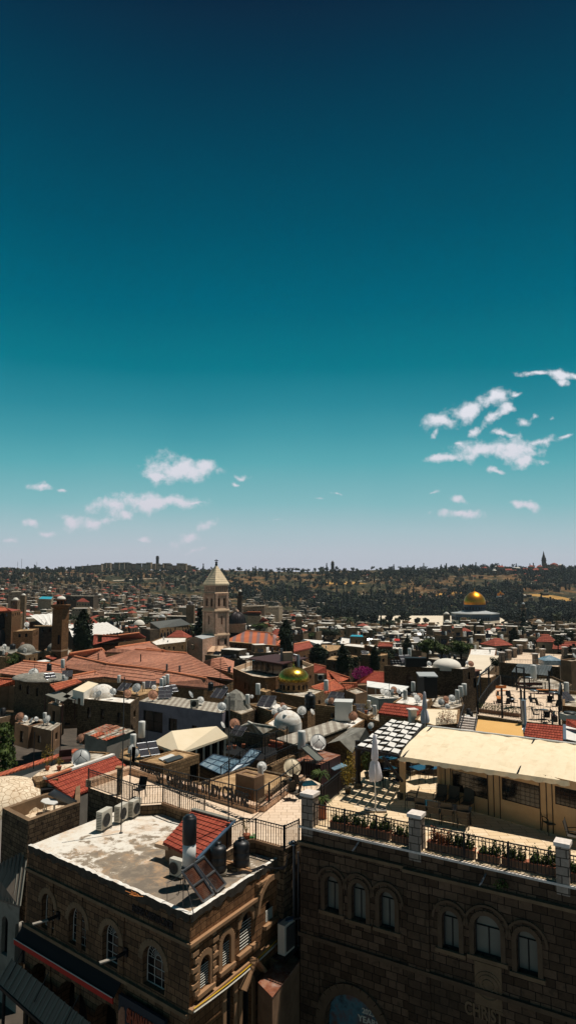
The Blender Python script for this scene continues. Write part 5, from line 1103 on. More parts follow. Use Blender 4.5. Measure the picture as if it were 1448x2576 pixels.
mb = MB(); A,B,C_,D_ = P('F',350,225,-12.9),P('F',500,290,-13.2),P('F',560,275,-12.9),P('F',400,190,-12.4); mb.slab([A,B,C_,D_],.08); o = tag(mb.build('metal_sheets','blue_metal'),'bluish metal sheets leaning behind the plastic table','metal sheets')
# long red roof house
rLr,rRr,eLr,eRr = P('F',325,118,-12.3),P('F',822,-55,-12.3),P('F',515,252,-13.3),P('F',960,62,-13.3)
rh = thing('red_roof_house','house with a long new red tiled lean-to roof beside the cream terrace','house',(eLr.x,eLr.y,GZ)); tile_roof('tiled_roof',[eLr,eRr,rRr,rLr],'tiles_new',rh,.3,.04,.08,ridge=False)
lows = [Vector((p.x,p.y)) for p in (eLr,eRr,rRr,rLr)]; cc = sum(lows,Vector((0,0))) / 4; lows = [p * .96 + cc * .04 for p in lows]; vs = [(p.x,p.y,GZ) for p in lows] + [(p.x,p.y,z) for p,z in zip(lows,(-13.5,-13.5,-12.5,-12.5))]; MB().add(vs,[(0,1,5,4),(1,2,6,5),(2,3,7,6),(3,0,4,7)]).build('wall','plaster_grey',rh)
FOOT.append(((-12,42),5)); mb = MB(); mb.strip(rLr + Vector((0,0,.03)),rRr + Vector((0,0,.03)),.3,.12); mb.build('white_coping','roof_white',rh); mb = MB(); mb.strip(rLr + Vector((.1,0,.08)),rLr.lerp(rRr,.33) + Vector((.1,0,.08)),.25,.1); mb.build('orange_ridge_tiles','ridge_cap',rh)
# street-side zinc roofs
zz1 = -16.2; A,B,C_,D_ = P('F',-60,760,-15.6),P('F',205,632,-14.6),P('F',190,930,-16.4),P('J',-60,335,-16.9); C_ = P('J',150,410,-16.7)
zr_ = thing('zinc_roof_shelter','building with a sloping dull green zinc roof at the left edge','building',(C_.x,C_.y,GZ)); tile = MB().slab([D_,C_,B,A],.08).build('roof','planks',zr_)
n = 9
for k in range(n + 1): mb = MB(); mb.strip(D_.lerp(C_,k / n) + Vector((0,0,.03)),A.lerp(B,k / n) + Vector((0,0,.03)),.05,.06); mb.build('seam','seamed_zinc',tile)
wz = MB(); WZ,LZ,_,_ = facade(wz,(D_.x - .0,D_.y + .3),(C_.x - .15,C_.y + .3),GZ,-16.85,[(.9,1.5,-19.6,-17.7,1),(2.2,2.8,-19.6,-17.7,1)],.3); wz.build('wall','plaster_grey',zr_); WZo = [(.9,1.5,-19.6,-17.7,1),(2.2,2.8,-19.6,-17.7,1)]
for o in WZo: pane_part(zr_,WZ,o,.28,'pane','window','frame_dark',(1,2),.03)
A,B,C_,D_ = P('J',-10,860 + 100,-18.4),P('J',90,790,-17.6),P('J',700,1290,-17.6),P('J',240,1180,-18.4)
st_ = thing('street_canopy','dull metal street canopy of broad seamed sheets low in the left corner','canopy',(D_.x,D_.y,GZ)); D2 = A + (C_ - B); up = MB().slab([A,D2,C_,B],.07).build('roof_sheet','planks',st_); n = 15
for k in range(n + 1): mb = MB(); mb.strip(A.lerp(D2,k / n) + Vector((0,0,.03)),B.lerp(C_,k / n) + Vector((0,0,.03)),.045,.05); mb.build('seam','seamed_zinc',up)
mb = MB(); mb.strip(A - Vector((0,0,.08)),D2 - Vector((0,0,.08)),.14,.14); mb.build('gutter','iron',st_)
for k in (.05,.35,.65,.95): p = A.lerp(D2,k); MB().tube([(p.x,p.y + .3,GZ),(p.x,p.y + .3,p.z - .1)],.08,6).build('post','iron',st_)
for k in (.08,.42,.76): p = A.lerp(D2,k).lerp(B.lerp(C_,k),.3); q = A.lerp(D2,k + .06).lerp(B.lerp(C_,k + .06),.95); MB().tube([p + Vector((0,0,.05)),q + Vector((0,0,.75))],.022,4).build('tie_rod','iron',st_)
# ================= middle distance: the roofs one by one =================
def H3(name,label,c,L,F,R,z,wall,roof,z0=GZ,cat='house',**kw):
    q = [P(c if len(p) == 2 else p[2],p[0],p[1],z) for p in (L,F,R)]
    return house(name,label,cat,box3(*q),z,z0,wall,roof,**kw)
def HP(name,label,c,pts,z,wall,roof,z0=GZ,cat='house',**kw):
    return house(name,label,cat,[P(c if len(p) == 2 else p[2],p[0],p[1],z) for p in pts],z,z0,wall,roof,**kw)
# brown stone house with roof grating, behind the letters
bs = H3('brown_stone_house','brown stone house with a sunlit side wall behind the rooftop letters','C',(1008,618),(1185,658),(1446,572),-12.6,'stone_tan','roof_earth',ops={0: [(2.6,3.5,-14.4,-13.2,0)]},par=.06,win=0)
p = P('C',1250,600,-12.6); mb = MB(); q = [P('C',x,y,-12.5) for x,y in ((1185,612),(1215,632),(1332,594),(1300,576))]; mb.slab(q,.05); mb.build('roof_hatch','grille',bs); mb = MB(); q = [P('C',x,y,-12.56) for x,y in ((1148,602),(1180,618),(1268,580),(1240,570))]; mb.slab(q,.04); mb.build('white_sheet','white_metal',bs)
# cream hip canopy on posts with dark glazing
zc = -13.4; a0,a1,a2 = P('U',383,1868,zc),P('U',452,1894,zc),P('U',573,1851,zc); a3 = a0 + (a2 - a1); r0,r1 = P('U',432,1838,-12.5),P('U',545,1826,-12.5)
cv = thing('cream_canopy','beige fabric hipped canopy over a glazed terrace, left of the long mast','canopy',(a1.x,a1.y,GZ)); mb = MB(); mb.poly([a0,a1,r0]).quad(a1,a2,r1,r0).poly([a2,a3,r1]).quad(a3,a0,r0,r1).slab([a0 - Vector((0,0,.02)),a1 - Vector((0,0,.02)),a2 - Vector((0,0,.02)),a3 - Vector((0,0,.02))],.14); mb.build('canopy','canvas_pale',cv)
lw = [a0.lerp(a2,.04),a1.lerp(a3,.04),a2.lerp(a0,.04),a3.lerp(a1,.04)]
MB().prism([(p.x,p.y) for p in lw],GZ,zc - 1.9,0).build('wall','plaster_grey',cv); MB().prism(inset(ccw([(p.x,p.y) for p in lw]),.12),zc - 1.9,zc - .15,0).build('glazing','pane',cv)
for i in range(7): q = lw[1].lerp(lw[2],i / 6); MB().box((q.x,q.y,zc - 1.0),(.14,.14,1.8),.3).build('post','plaster_cream',cv)
for i in range(3): q = lw[0].lerp(lw[1],i / 2.5); MB().box((q.x,q.y,zc - 1.0),(.14,.14,1.8),.3).build('post','plaster_cream',cv)
FOOT.append(((a1.x,a1.y),6))
# glazed skylights
sk = thing('glass_skylight','bluish dusty glass skylight roof of eight panes between the walls','skylight',P('D',250,900,-15)); S4 = [P('D',88,830,-14.4),P('D',250,905,-14.4),P('D',392,800,-14.0),P('D',190,757,-14.0)]
def bil(S4,u,v): return S4[0].lerp(S4[1],u).lerp(S4[3].lerp(S4[2],u),v)
def panes(S4,n,m,t):
    for i in range(n):
        for j in range(m):
            q = [bil(S4,(i + .03) / n,(j + .03) / m),bil(S4,(i + .97) / n,(j + .03) / m),bil(S4,(i + .97) / n,(j + .97) / m),bil(S4,(i + .03) / n,(j + .97) / m)]; MB().slab(q,.03).build('glass_pane','skylight_glass',t)
    f = MB()
    for i in range(n + 1): f.strip(bil(S4,i / n,0),bil(S4,i / n,1),.07,.08)
    for j in range(m + 1): f.strip(bil(S4,0,j / m),bil(S4,1,j / m),.07,.07)
    f.build('glazing_bars','blue_metal',t)
panes(S4,3,3,sk); MB().prism([(p.x,p.y) for p in S4],GZ,-14.6).build('wall','stone_old',sk)
sk2 = thing('lean_to_glass','tilted glass lean-to roof right of the dusty skylight','skylight',P('D',450,850,-15)); S5 = [P('D',300,890,-14.3),P('D',440,850,-14.3),P('D',532,738,-13.3),P('D',462,718,-13.3)]; panes(S5,2,3,sk2)
rail('dark railing sloping beside the glass skylights',[P('D',240,930,-14.0),P('D',380,820,-13.6),P('D',540,745,-12.9)],.8,.2)
# shack with patchwork corrugated roof
z_ = -13.6; q = [P('C',600,425,z_),P('C',775,482,z_ - .3),P('C',975,402,z_ - .1),P('C',772,355,z_ + .25)]
sk3 = thing('corrugated_shack','shack with a rusty red and grey patchwork corrugated roof','shed',(q[1].x,q[1].y,GZ)); 
nn_ = 9; r_ = random.Random(8)
for i in range(nn_):
    for j in range(3):
        S_ = [bil(q,i / nn_,j / 3 - .01),bil(q,(i + 1) / nn_ - .005,j / 3 - .01),bil(q,(i + 1) / nn_ - .005,(j + 1) / 3),bil(q,i / nn_,(j + 1) / 3)]; up = Vector((0,0,r_.uniform(0,.12))); MB().slab([s + up for s in S_],.03).build('roof_sheet',r_.choice(['corrugated_red','corrugated_red','tiles_orange','rust_sheet','corrugated']),sk3)
pts = [(bil(q,*uv).x,bil(q,*uv).y) for uv in ((.05,.05),(.95,.05),(.95,.95),(.05,.95))]; mb = MB(); vs = [(x,y,GZ) for x,y in pts] + [(x,y,bil(q,*uv).z - .05) for (x,y),uv in zip(pts,((.05,.05),(.95,.05),(.95,.95),(.05,.95)))]; mb.add(vs,[(0,1,5,4),(1,2,6,5),(2,3,7,6),(3,0,4,7)]); mb.build('wall','plaster_grey',sk3); d_ = P('C',745,540,-15.5); MB().box((d_.x,d_.y - .3,-15.6),(.9,.3,2.2),.3).build('door','dark_room',sk3)
dish('g','C',590,600,-13.9,66,10,'biggest grey satellite dish, standing behind the long red roof'); dish('r','C',584,455,-14.8,34,-25,'rusty satellite dish at the corner of the patchwork shack')
HP('small_flat_house','low house with a littered pale roof under the biggest dish','C',[(395,655),(470,700),(700,625),(800,560),(560,545)],-14.05,'stone_tan','roof_dirty',par=.1,win=0)
HP('earth_flat_roof','low earthy roof strewn with cables right of the patchwork shack','C',[(860,600),(1005,640),(1190,560),(1000,500),(880,540)],-14.0,'stone_old','roof_earth',par=.1,win=0)
p = P('C',1026,500,-14); place(tank_w,p,0,1.15,'white water tank standing behind the tilted collector on the earthy roof','water tank','white water tanks on the rooftops'); q = P('C',1090,600,-14); place(solar,q,rad(30),.78,'tilted solar collector beside the earthy roof','solar panel','solar panels on the rooftops')
t = thing('broken_armchair','dark broken armchair frame beside the biggest dish','armchair',P('C',480,640,-14.05)); p = t.location; MB().box((p.x,p.y,p.z + .3),(.9,.8,.2),.4).build('seat','wood_dark',t); MB().box((p.x - .2,p.y + .4,p.z + .55),(.9,.15,.7),.4).build('backrest','wood_dark',t)
potplant('C',345,690,-14.0,'spiky cactus-like shrub in front of the broken armchair','leaf_yellow',1.5,seed=4,n=260,rr=.45); potplant('C',430,690,-14.0,'small cactus plant beside the biggest dish','leaf_yellow',.7,seed=14,n=120,rr=.3)
HP('cream_yard','cream paved yard roof between the garden wall and the long red roof','C',[(180,780),(330,760),(420,700),(560,640),(480,620),(300,690)],-14.0,'stone_tan','dome_paving',par=0,win=0)
# garden wall with tile coping and the garden
A,B = P('C',-80,755,-13.9),P('C',565,545,-13.9); gw = thing('garden_wall','weathered pale garden wall with orange tile coping on the left','wall',(A.x,A.y,GZ)); MB().strip((A.x,A.y,(GZ - 13.9) / 2),(B.x,B.y,(GZ - 13.9) / 2),.5,-13.9 - GZ).build('wall','plaster_cream',gw); MB().strip(A + Vector((0,0,.05)),B + Vector((0,0,.05)),.7,.1).build('tile_coping','tiles_orange',gw)
for x,y in ((245,620),(378,600),(436,520)): p = P('C',x,y + 60,-13.9); tag(MB().tube([p,p + Vector((0,0,2.6))],.035,5).build('fence_post','iron'),{245: 'leftmost thin dark post on the garden wall',378: 'middle thin dark post on the garden wall',436: 'thin dark post on the garden wall nearest the biggest dish'}[x],'post','posts on the garden wall')
for (x,y,s,lab) in ((50,640,.6,'bushy green tree filling the garden corner by the wall'),(160,650,.55,'bushy green tree in the middle of the dark garden'),(-10,560,.8,'leafy tree at the left picture edge above the garden'),(-10,400,.8,'leafy tree climbing at the left edge below the dark houses')):
    q = P('C',x,y,-18.6); place(tr_broad[0],(q.x,q.y,-22.4),s * 7,s,lab,'tree','garden trees on the left')
# dark row of old houses on the left
H3('dark_stone_house','dark old stone house under a dish-covered roof on the left','C',(110,12),(380,62),(575,66),-16.3,'stone_old','lead_grey',floors=2)
H3('red_brown_house','narrow red-brown plastered house in the shaded row','C',(350,205),(440,232),(470,215),-18.0,'plaster_brown','roof_dirty',par=.1)
H3('stone_mansion','tall rough stone house front with white vaults on its roof','C',(566,168),(948,208),(1010,160),-16.2,'stone_old','roof_white',par=.3,floors=2)
H3('low_corrugated_house','low brown house with a grey corrugated roof at the bottom of the dark row','C',(205,365),(375,402),(450,350),-19.3,'plaster_brown','corrugated',par=0); H3('shaded_house','low dark brown house at the left end of the shaded row','C',(110,345),(210,372),(330,340),-19.2,'plaster_brown','roof_dirty',par=.1)
for (pp_,lab,mt) in (([(330,140),(455,190),(520,150),(430,115)],'grey sheet porch roof left of the stone front','seamed_zinc'),([(455,160),(545,180),(600,125),(520,110)],'lower grey sheet porch roof against the stone front','lead_grey')):
    q = [P('C',x,y,-16.4) for x,y in pp_]; t = thing('porch_roof',lab,'canopy',q[1],'porch roofs on the dark row'); MB().slab(q,.1).build('roof_sheet',mt,t)
    for k_ in (0,1): MB().tube([q[k_],(q[k_].x,q[k_].y,-19)],.07,5).build('post','wood_dark',t)
# red tiled slope and white tent-like block above them
q = [P('C',405,113,-15.9),P('C',595,48,-15.6),P('C',560,30,-15.3),P('C',365,72,-15.3)]; tag(tile_roof('tiled_slope',q,'tiles_orange',None,.4,.05),'narrow orange tiled slope beside the dish-covered roof','roof')
t = H3('water_cistern','grey block cistern beside the white vaults','C',(530,105),(608,125),(715,62),-15.3,'plaster_cream','canvas_pale',z0=-17,cat='cistern',par=0,win=0)
def vault(c,x,y,z,rx,h,lab,mat='dome_white',sq=(1,1),name='roof_dome',cat='dome',n=28):
    p = P(c,x,y,z); r = rx * CR[c][2] * p.y / FU; t = thing(name,lab,cat,p,'domes on the rooftops'); MB().lathe(p,[(r * 1.03,-.6),(r * 1.03,.06)],n,cap=False).build('dome_base',mat,t); mb = MB(); mb.dome(p + Vector((0,0,.05)),r,h,n,8); mb.build('dome_shell',mat,t); return t
vault('C',745,150,-16.4,88,1.5,'white plastered dome between dishes on the rough stone house','roof_white'); 
H3('stone_fill_house','flat pale roof with tanks behind the white vaults','C',(850,112),(1010,150),(1240,92),-16.4,'stone_tan','roof_earth',par=.1)
H3('purple_house','purple-grey plastered house with a striped pale roof','C',(1008,188),(252,458,'D'),(345,400,'D'),-16.0,'plaster_purple','corrugated',par=.0,ops={3: [(.8,4.2,-19.5,-17.0,0),(5.2,6.6,-19.0,-17.5,0),(9,9.8,-18.6,-17.9,0),(10.6,11.2,-18.6,-17.9,0),(12.4,15.4,-19.5,-17.6,0)]},frame='frame_dark')
p = P('C',1408,240,-16); place(ac,p,rad(20),1.1,'small air conditioner on the edge of the purple-grey house roof','air conditioner','air conditioners on distant roofs')
for (k_,x,y,r,rz,lab) in (('g',820,117,25,10,'grey satellite dish on a tripod at the edge of the white vault'),('r',925,132,30,25,'rusty satellite dish right of the white vault'),('g',990,90,34,-10,'large grey satellite dish behind the rusty one'),('r',1110,142,36,15,'large rusty satellite dish on the striped pale roof'),('g',1385,138,26,80,'grey dish seen from the side on the striped pale roof'),('r',145,300,34,-10,'rusty satellite dish on the dark wall above the garden')): dish(k_,'C',x,y,-16.1 if y < 200 else -18.3,r,rz,lab)
for (x,y,s,lab) in ((862,78,.95,'white water tank beside the big grey dish'),(1170,118,1.1,'white water tank behind the first pair of roof collectors'),(1187,100,1.1,'white water tank just behind its twin on the striped roof'),(1212,90,1.15,'third white water tank on the striped pale roof')): p = P('C',x,y,-16.1); place(tank_w,p,0,s,lab,'water tank','white water tanks on the rooftops')
for (x,y,rz,s,lab) in ((880,125,-30,.9,'solar collector behind the white vault'),(1210,150,35,.85,'left solar collector on the striped pale roof'),(1258,130,35,.75,'right solar collector on the striped pale roof'),(485,20,10,.8,'framed solar collector at the end of the dark roof'),(375,40,40,.8,'dark solar collector leaning on the dark roof')): p = P('C',x,y,-16.2); place(solar,p,rad(rz),s,lab,'solar panel','solar panels on the rooftops')
dish('w','M',327,820,-16.6,48,8,'large white satellite dish on the dark roof at the far left'); p = P('M',477,805,-16.4); place(tank_b,p,0,1.0,'black tank on the dark roof at the left','water tank','black tanks on far roofs'); p = P('M',607,812,-16.4); place(tank_w,p,0,1.3,'grey-blue water tank at the right end of the dark roof','water tank','white water tanks on the rooftops')
# stacks of junk on the dark roof
mb = MB(); r_ = random.Random(3)
p = P('M',430,880,-16.3); t = thing('lead_mound','lumpy grey vaulted roof mound under the black tank','dome',p); mb.dome(p,3.6,.9,20,6); mb.build('mound','lead_grey',t); p = P('M',300,870,-16.3); t = thing('lead_mound','lumpy grey vaulted roof mound behind the large white dish','dome',p); MB().dome(p,2.8,.7,20,6).build('mound','lead_grey',t)
q = P('M',-10,940,-17.3); rr_ = [P('M',-60,958,-18),P('M',150,935,-18),P('M',148,885,-17),P('M',-60,872,-17)]; t = thing('small_red_roof_house','small house with an orange tiled roof cut by the left edge','house',(rr_[1].x,rr_[1].y,GZ)); tile_roof('tiled_roof',rr_,'tiles_orange',t,.5,.06); MB().prism([(p.x,p.y) for p in rr_],GZ,-18.1).build('wall','plaster_brown',t)
# ---- big old tiled roof complex ----
TR = thing('tiled_roof_complex','wide complex of weathered orange tiled roofs across the left centre','building',P('N',200,900,-24)); FOOT.append(((-22,142),36))
def TQ(pts,**kw): return tile_roof('roof_slope',[P(c,x,y,z) for c,x,y,z in pts],'tiles_old',TR,1.1,.1,.3,**kw)
TQ([('M',985,625,-18.4),('N',300,640,-18.4),('N',120,530,-17.2),('M',1110,583,-17.4)])
TQ([('M',660,680,-19.6),('M',1060,750,-19.9),('M',1010,625,-18.2),('M',985,592,-17.4)]); TQ([('M',655,680,-19.6),('M',1040,655,-19.2),('M',985,590,-17.4),('M',672,640,-18)])
TQ([('M',880,716,-19.7),('N',928,895,-21.0),('N',478,636,-17.6),('M',1310,598,-17.6)]); TQ([('M',1310,598,-17.6),('N',478,636,-17.6),('N',262,612,-17.4),('M',1420,590,-17.5)])
TQ([('M',1040,742,-19.4),('N',640,875,-20.2),('N',478,636,-17.7),('M',1310,600,-17.7)],ridge=False)
TQ([('M',900,850,-21.4),('N',190,928,-21.6),('N',160,790,-19.6),('M',1048,738,-19.2)]); TQ([('N',170,925,-21.6),('N',700,975,-21.8),('N',668,882,-20.2),('N',163,790,-19.6)]); TQ([('N',660,965,-21.8),('N',850,945,-21.6),('N',668,880,-20.2),('N',668,880,-20.2)],ridge=False)
TQ([('M',440,745,-20.6),('M',935,830,-21.2),('M',1045,738,-19.3),('M',668,655,-18.6)]); TQ([('M',-60,822,-21.4),('M',250,862,-21.6),('M',480,735,-19.8),('M',228,712,-19.4)]); TQ([('M',250,862,-21.6),('M',620,840,-21.2),('M',640,770,-20.2),('M',475,735,-19.8)])
TQ([('M',700,895,-21.6),('M',1010,862,-21.4),('M',925,812,-20.6),('M',705,855,-21)])
wallp = [P('M',-40,850,-21.6),P('M',230,885,-21.8),P('M',700,905,-21.8),P('M',1360,925,-21.9),P('N',640,990,-22.0),P('N',840,955,-21.8),P('N',925,905,-21.2),P('N',480,660,-18.5),P('N',130,560,-18.2),P('M',1000,615,-18.5),P('M',660,690,-19.8),P('M',230,740,-20.2)]
mb = MB(); n = len(wallp); vs = [(p.x,p.y,-30) for p in wallp] + [tuple(p) for p in wallp]; mb.add(vs,[(i,(i + 1) % n,n + (i + 1) % n,n + i) for i in range(n)]); mb.build('wall','stone_tan',TR)
for (c,x,y,z,lab) in (('M',1360,715,-18.8,'thin dark bent flue pipe on the wide tiled roof'),('M',950,705,-19,'short dark flue on the left of the wide tiled roof'),('N',284,815,-19.8,'short grey pipe on the lower tiled ridge'),('N',407,832,-20,'short black flue right of the grey pipe on the tiles')): p = P(c,x,y,z); tag(MB().tube([p,p + Vector((0,0,1.6))],.22 if 'grey' in lab else .12,8).build('flue_pipe','grey_metal' if 'grey' in lab else 'iron'),lab,'pipe','flues on the wide tiled roof')
tr2 = thing('hipped_annex_roof','small hipped orange roof just below the bell tower','building',P('N',800,800,-26)); FOOT.append(((P('N',790,760,-21).x,P('N',790,760,-21).y),9))
for pts in ([('N',700,770,-21.6),('N',920,830,-22),('N',815,672,-20),('N',715,690,-20)],[('N',640,715,-21.6),('N',700,770,-21.8),('N',715,690,-20),('N',715,690,-20)],[('N',920,830,-22),('N',935,715,-21.6),('N',815,672,-20),('N',815,672,-20)]): tile_roof('roof_slope',[P(c,x,y,z) for c,x,y,z in pts],'tiles_old',tr2,1.1,.18,.3,ridge=False)
mb = MB().prism([(P('N',x,y,-22).x,P('N',x,y,-22).y) for x,y in ((655,720),(700,775),(920,835),(935,730),(830,700))],-30,-22.1); mb.build('wall','stone_tan',tr2)
p = P('N',800,890,-21); mast('N',798,680,800,890,-21,.07,'thin mast standing on the wide tiled roof below the bell tower'); mast('C',1222 * 0 + 690,-40,690,0,-17,.05,'thin short mast in front of the tiled roofs')
p = P('N',884,820,-21.2); tag(MB().tube([p,p + Vector((0,0,1.1)),p + Vector((.4,0,1.3))],.32,8).build('duct','grey_metal'),'grey duct on the small hipped roof','duct')

# ---- bell tower ----
Yt = 262.0
def TP(u,v,Y=Yt): return PD('U',u,v,Y)
tw = thing('bell_tower','tall pale stone bell tower with a pyramid roof and cross','tower',(0,0,0)); 
cF = PD('N',758,300,Yt - 4); cL = PD('N',622,300,Yt + 0.5); cR = PD('N',886,300,Yt + 3)
ctr_ = (Vector((cL.x,cL.y)) + Vector((cR.x,cR.y))) / 2; ctr_ = Vector(((cL.x + cR.x) / 2,Yt + 2.4)); tw.location = (ctr_.x,ctr_.y,-40); FOOT.append(((ctr_.x,ctr_.y),14))
ang = math.atan2(cF.y - cL.y,cF.x - cL.x); hw = .5 * 21.3 / 1.38
hw = (PD('N',886,300,Yt).x - PD('N',622,300,Yt).x) / 2 / (math.cos(rad(43)) + math.sin(rad(43)))
def sqr(h,a=-rad(43)): return [(ctr_.x + h * (math.cos(a) * sx - math.sin(a) * sy),ctr_.y + h * (math.sin(a) * sx + math.cos(a) * sy)) for sx,sy in ((-1,-1),(1,-1),(1,1),(-1,1))]
def zN(y,Y=Yt): return PD('N',750,y,Y).z
def zA_(y): return PD('A',1087,y,Yt).z
levels = [(.88,zA_(280),zA_(236),[(i - 2.5) * .16 for i in range(6)],.055,1),(.92,zN(218),zA_(280),[-.2,.2],.115,1),(.95,zN(455),zN(222),[0],.10,1),(1.0,zN(580),zN(460),[-.26,.26],.13,1),(1.0,-40,zN(583),[],.1,0)]
wmb = MB(); pens = []
for k_,za_,zb_,offs,hw_,ar in levels:
    pts = sqr(hw * k_)
    for i in range(4):
        A,B = pts[i],pts[(i + 1) % 4]; L = 2 * hw * k_; o = []
        H_ = zb_ - za_
        for x in offs:
            s_ = L / 2 + x * L; w_ = hw_ * L / 2 * (1.5 if len(offs) == 2 else 1.2 if len(offs) == 1 else 1); o.append((s_ - w_,s_ + w_,za_ + H_ * (.22 if len(offs) != 1 else .42),za_ + H_ * (.72 if len(offs) != 6 else .8) * (1 if len(offs) > 1 else 1.1),1))
        Wt,_,_,_ = facade(wmb,A,B,za_,zb_,o,.7); pens += [(Wt,x) for x in o] if i in (0,1) else []
        if len(offs) in (1,2):       # sunk panel frame with arcaded top
            for sx in (0.02,.83): 
                s0_ = L * sx; wmb.add([Wt(s0_,za_,-.25),Wt(s0_ + L * .15,za_,-.25),Wt(s0_ + L * .15,zb_,-.25),Wt(s0_,zb_,-.25)] + [Wt(s0_,za_),Wt(s0_ + L * .15,za_),Wt(s0_ + L * .15,zb_),Wt(s0_,zb_)],[(0,1,2,3),(0,3,7,4),(1,5,6,2)])
            na = 7
            for a_i in range(na): s0_ = L * (.17 + .66 * a_i / na); wmb.add([Wt(s0_,zb_ - .9,-.22),Wt(s0_ + L * .05,zb_ - .9,-.22),Wt(s0_ + L * .05,zb_,-.22),Wt(s0_,zb_,-.22)] + [Wt(s0_,zb_ - .9),Wt(s0_ + L * .05,zb_ - .9),Wt(s0_ + L * .05,zb_),Wt(s0_,zb_)],[(0,1,2,3),(0,3,7,4),(1,5,6,2),(0,4,5,1)])
wmb.build('shaft','stone_tower',tw)
for Wt,o in pens: MB().poly([Wt(s,z,.65) for s,z in arch_pts(*o)]).build('belfry_opening' if o[3] > zN(222) else 'window','dark_room',tw)
for z_,k_,h_ in ((zA_(236),.96,.7),(zA_(280),.95,.35),(zN(222),1.04,.9),(zN(458),1.06,.8),(zN(582),1.08,.9)):
    mb = MB(); mb.prism(sqr(hw * k_),z_ - h_ * .4,z_ + .05); top = sqr(hw * (k_ - .09)); b_ = sqr(hw * k_); vs = [(x,y,z_ + .05) for x,y in b_] + [(x,y,z_ + h_) for x,y in top]; mb.add(vs,[(i,(i + 1) % 4,4 + (i + 1) % 4,4 + i) for i in range(4)]); mb.build('cornice','trim_stone',tw)
b_ = sqr(hw * .98); zt_ = zA_(234); ap = (ctr_.x,ctr_.y,zA_(133)); mb = MB()
for i in range(4):
    n_ = 9
    for j in range(n_):
        A,B = Vector((*b_[i],zt_)),Vector((*b_[(i + 1) % 4],zt_)); T_ = Vector(ap); q0,q1,q2,q3 = A.lerp(T_,j / n_),B.lerp(T_,j / n_),B.lerp(T_,(j + 1) / n_),A.lerp(T_,(j + 1) / n_); up = Vector((0,0,.14)); mb.quad(q0 + up,q1 + up,q2,q3); mb.quad(q0 - up * .3,q1 - up * .3,q1 + up,q0 + up)
mb.prism(b_,zt_ - .5,zt_); mb.build('pyramid_roof','pyramid_stone',tw)
z_ = ap[2]; mb = MB(); mb.lathe((ap[0],ap[1],z_ - .5),[(.5,0),(.55,.3),(.3,.7),(.6,1.0),(.3,1.3),(.1,1.5)],10).tube([(ap[0],ap[1],z_ + .6),(ap[0],ap[1],zA_(108))],.16,6).box((ap[0],ap[1],zA_(116)),(1.5,.3,.32)); mb.build('cross','iron',tw)
for (x,w_) in ((630,3.2),(728,3.6),(785,3.2)): p = PD('N',x,700,Yt - 8); zt2 = PD('N',x,612,Yt - 8).z; MB().box((p.x,p.y,(zt2 - 40) / 2),(w_,4,zt2 + 40),-.35).build('buttress','stone_tower',tw); mb = MB(); mb.slab([(p.x - w_ / 2,p.y - 2.2,zt2),(p.x + w_ / 2,p.y - 2.2 - 0,zt2),(p.x + w_ / 2,p.y + 2,zt2 + 1.6),(p.x - w_ / 2,p.y + 2,zt2 + 1.6)],.3); mb.build('buttress_cap','trim_stone',tw)
# church nave gable with rose window, left of the tower
A,B = PD('N',476,640,255),PD('N',628,690,248); nv = thing('church_nave','church front with a round rose window beside the bell tower','church',(B.x,B.y,-40)); mb = MB(); zl,zp,zr_2 = PD('N',476,500,255).z,PD('N',552,472,252).z,PD('N',612,500,248).z
C_ = B + Vector((5,16,0)); D_ = A + Vector((5,16,0)); M_ = (A + B) / 2; M2 = (C_ + D_) / 2; mb.add([(A.x,A.y,-40),(B.x,B.y,-40),(B.x,B.y,zr_2),(M_.x,M_.y,zp),(A.x,A.y,zl),(C_.x,C_.y,-40),(C_.x,C_.y,zr_2),(D_.x,D_.y,-40),(D_.x,D_.y,zl),(M2.x,M2.y,zp)],[(0,1,2,3,4),(1,5,6,2),(7,0,4,8)]); mb.build('wall','stone_tower',nv); mb = MB(); mb.add([(A.x,A.y,zl + .1),(M_.x,M_.y,zp + .1),(B.x,B.y,zr_2 + .1),(D_.x,D_.y,zl + .1),(M2.x,M2.y,zp + .1),(C_.x,C_.y,zr_2 + .1)],[(0,1,4,3),(1,2,5,4)]); mb.build('roof','lead_roof',nv)
pr_ = PD('N',556,570,251); xd = (B - A).normalized(); xd.z = 0; n_ = Vector((xd.y,-xd.x,0)).normalized(); r_o = 30 * .2605 * 251 / FU
for rr,mt,k_ in ((1.25,'trim_stone',.1),(1.0,'dark_room',.2)):
    mb = MB(); mb.poly([pr_ + n_ * (.8 + k_) + xd * (r_o * rr * math.cos(a * .2618)) + Vector((0,0,r_o * rr * math.sin(a * .2618))) for a in range(24)]); mb.build('rose_window' if rr == 1 else 'rose_surround',mt,nv)
mb = MB()
for a in range(6): c_ = pr_ + n_ * 1.1 + xd * (r_o * .5 * math.cos(a * 1.047)) + Vector((0,0,r_o * .5 * math.sin(a * 1.047))); mb.tube([c_ + xd * (r_o * .28 * math.cos(i * .7854)) + Vector((0,0,r_o * .28 * math.sin(i * .7854))) for i in range(9)],.12,4)
mb.build('tracery','trim_stone',nv)
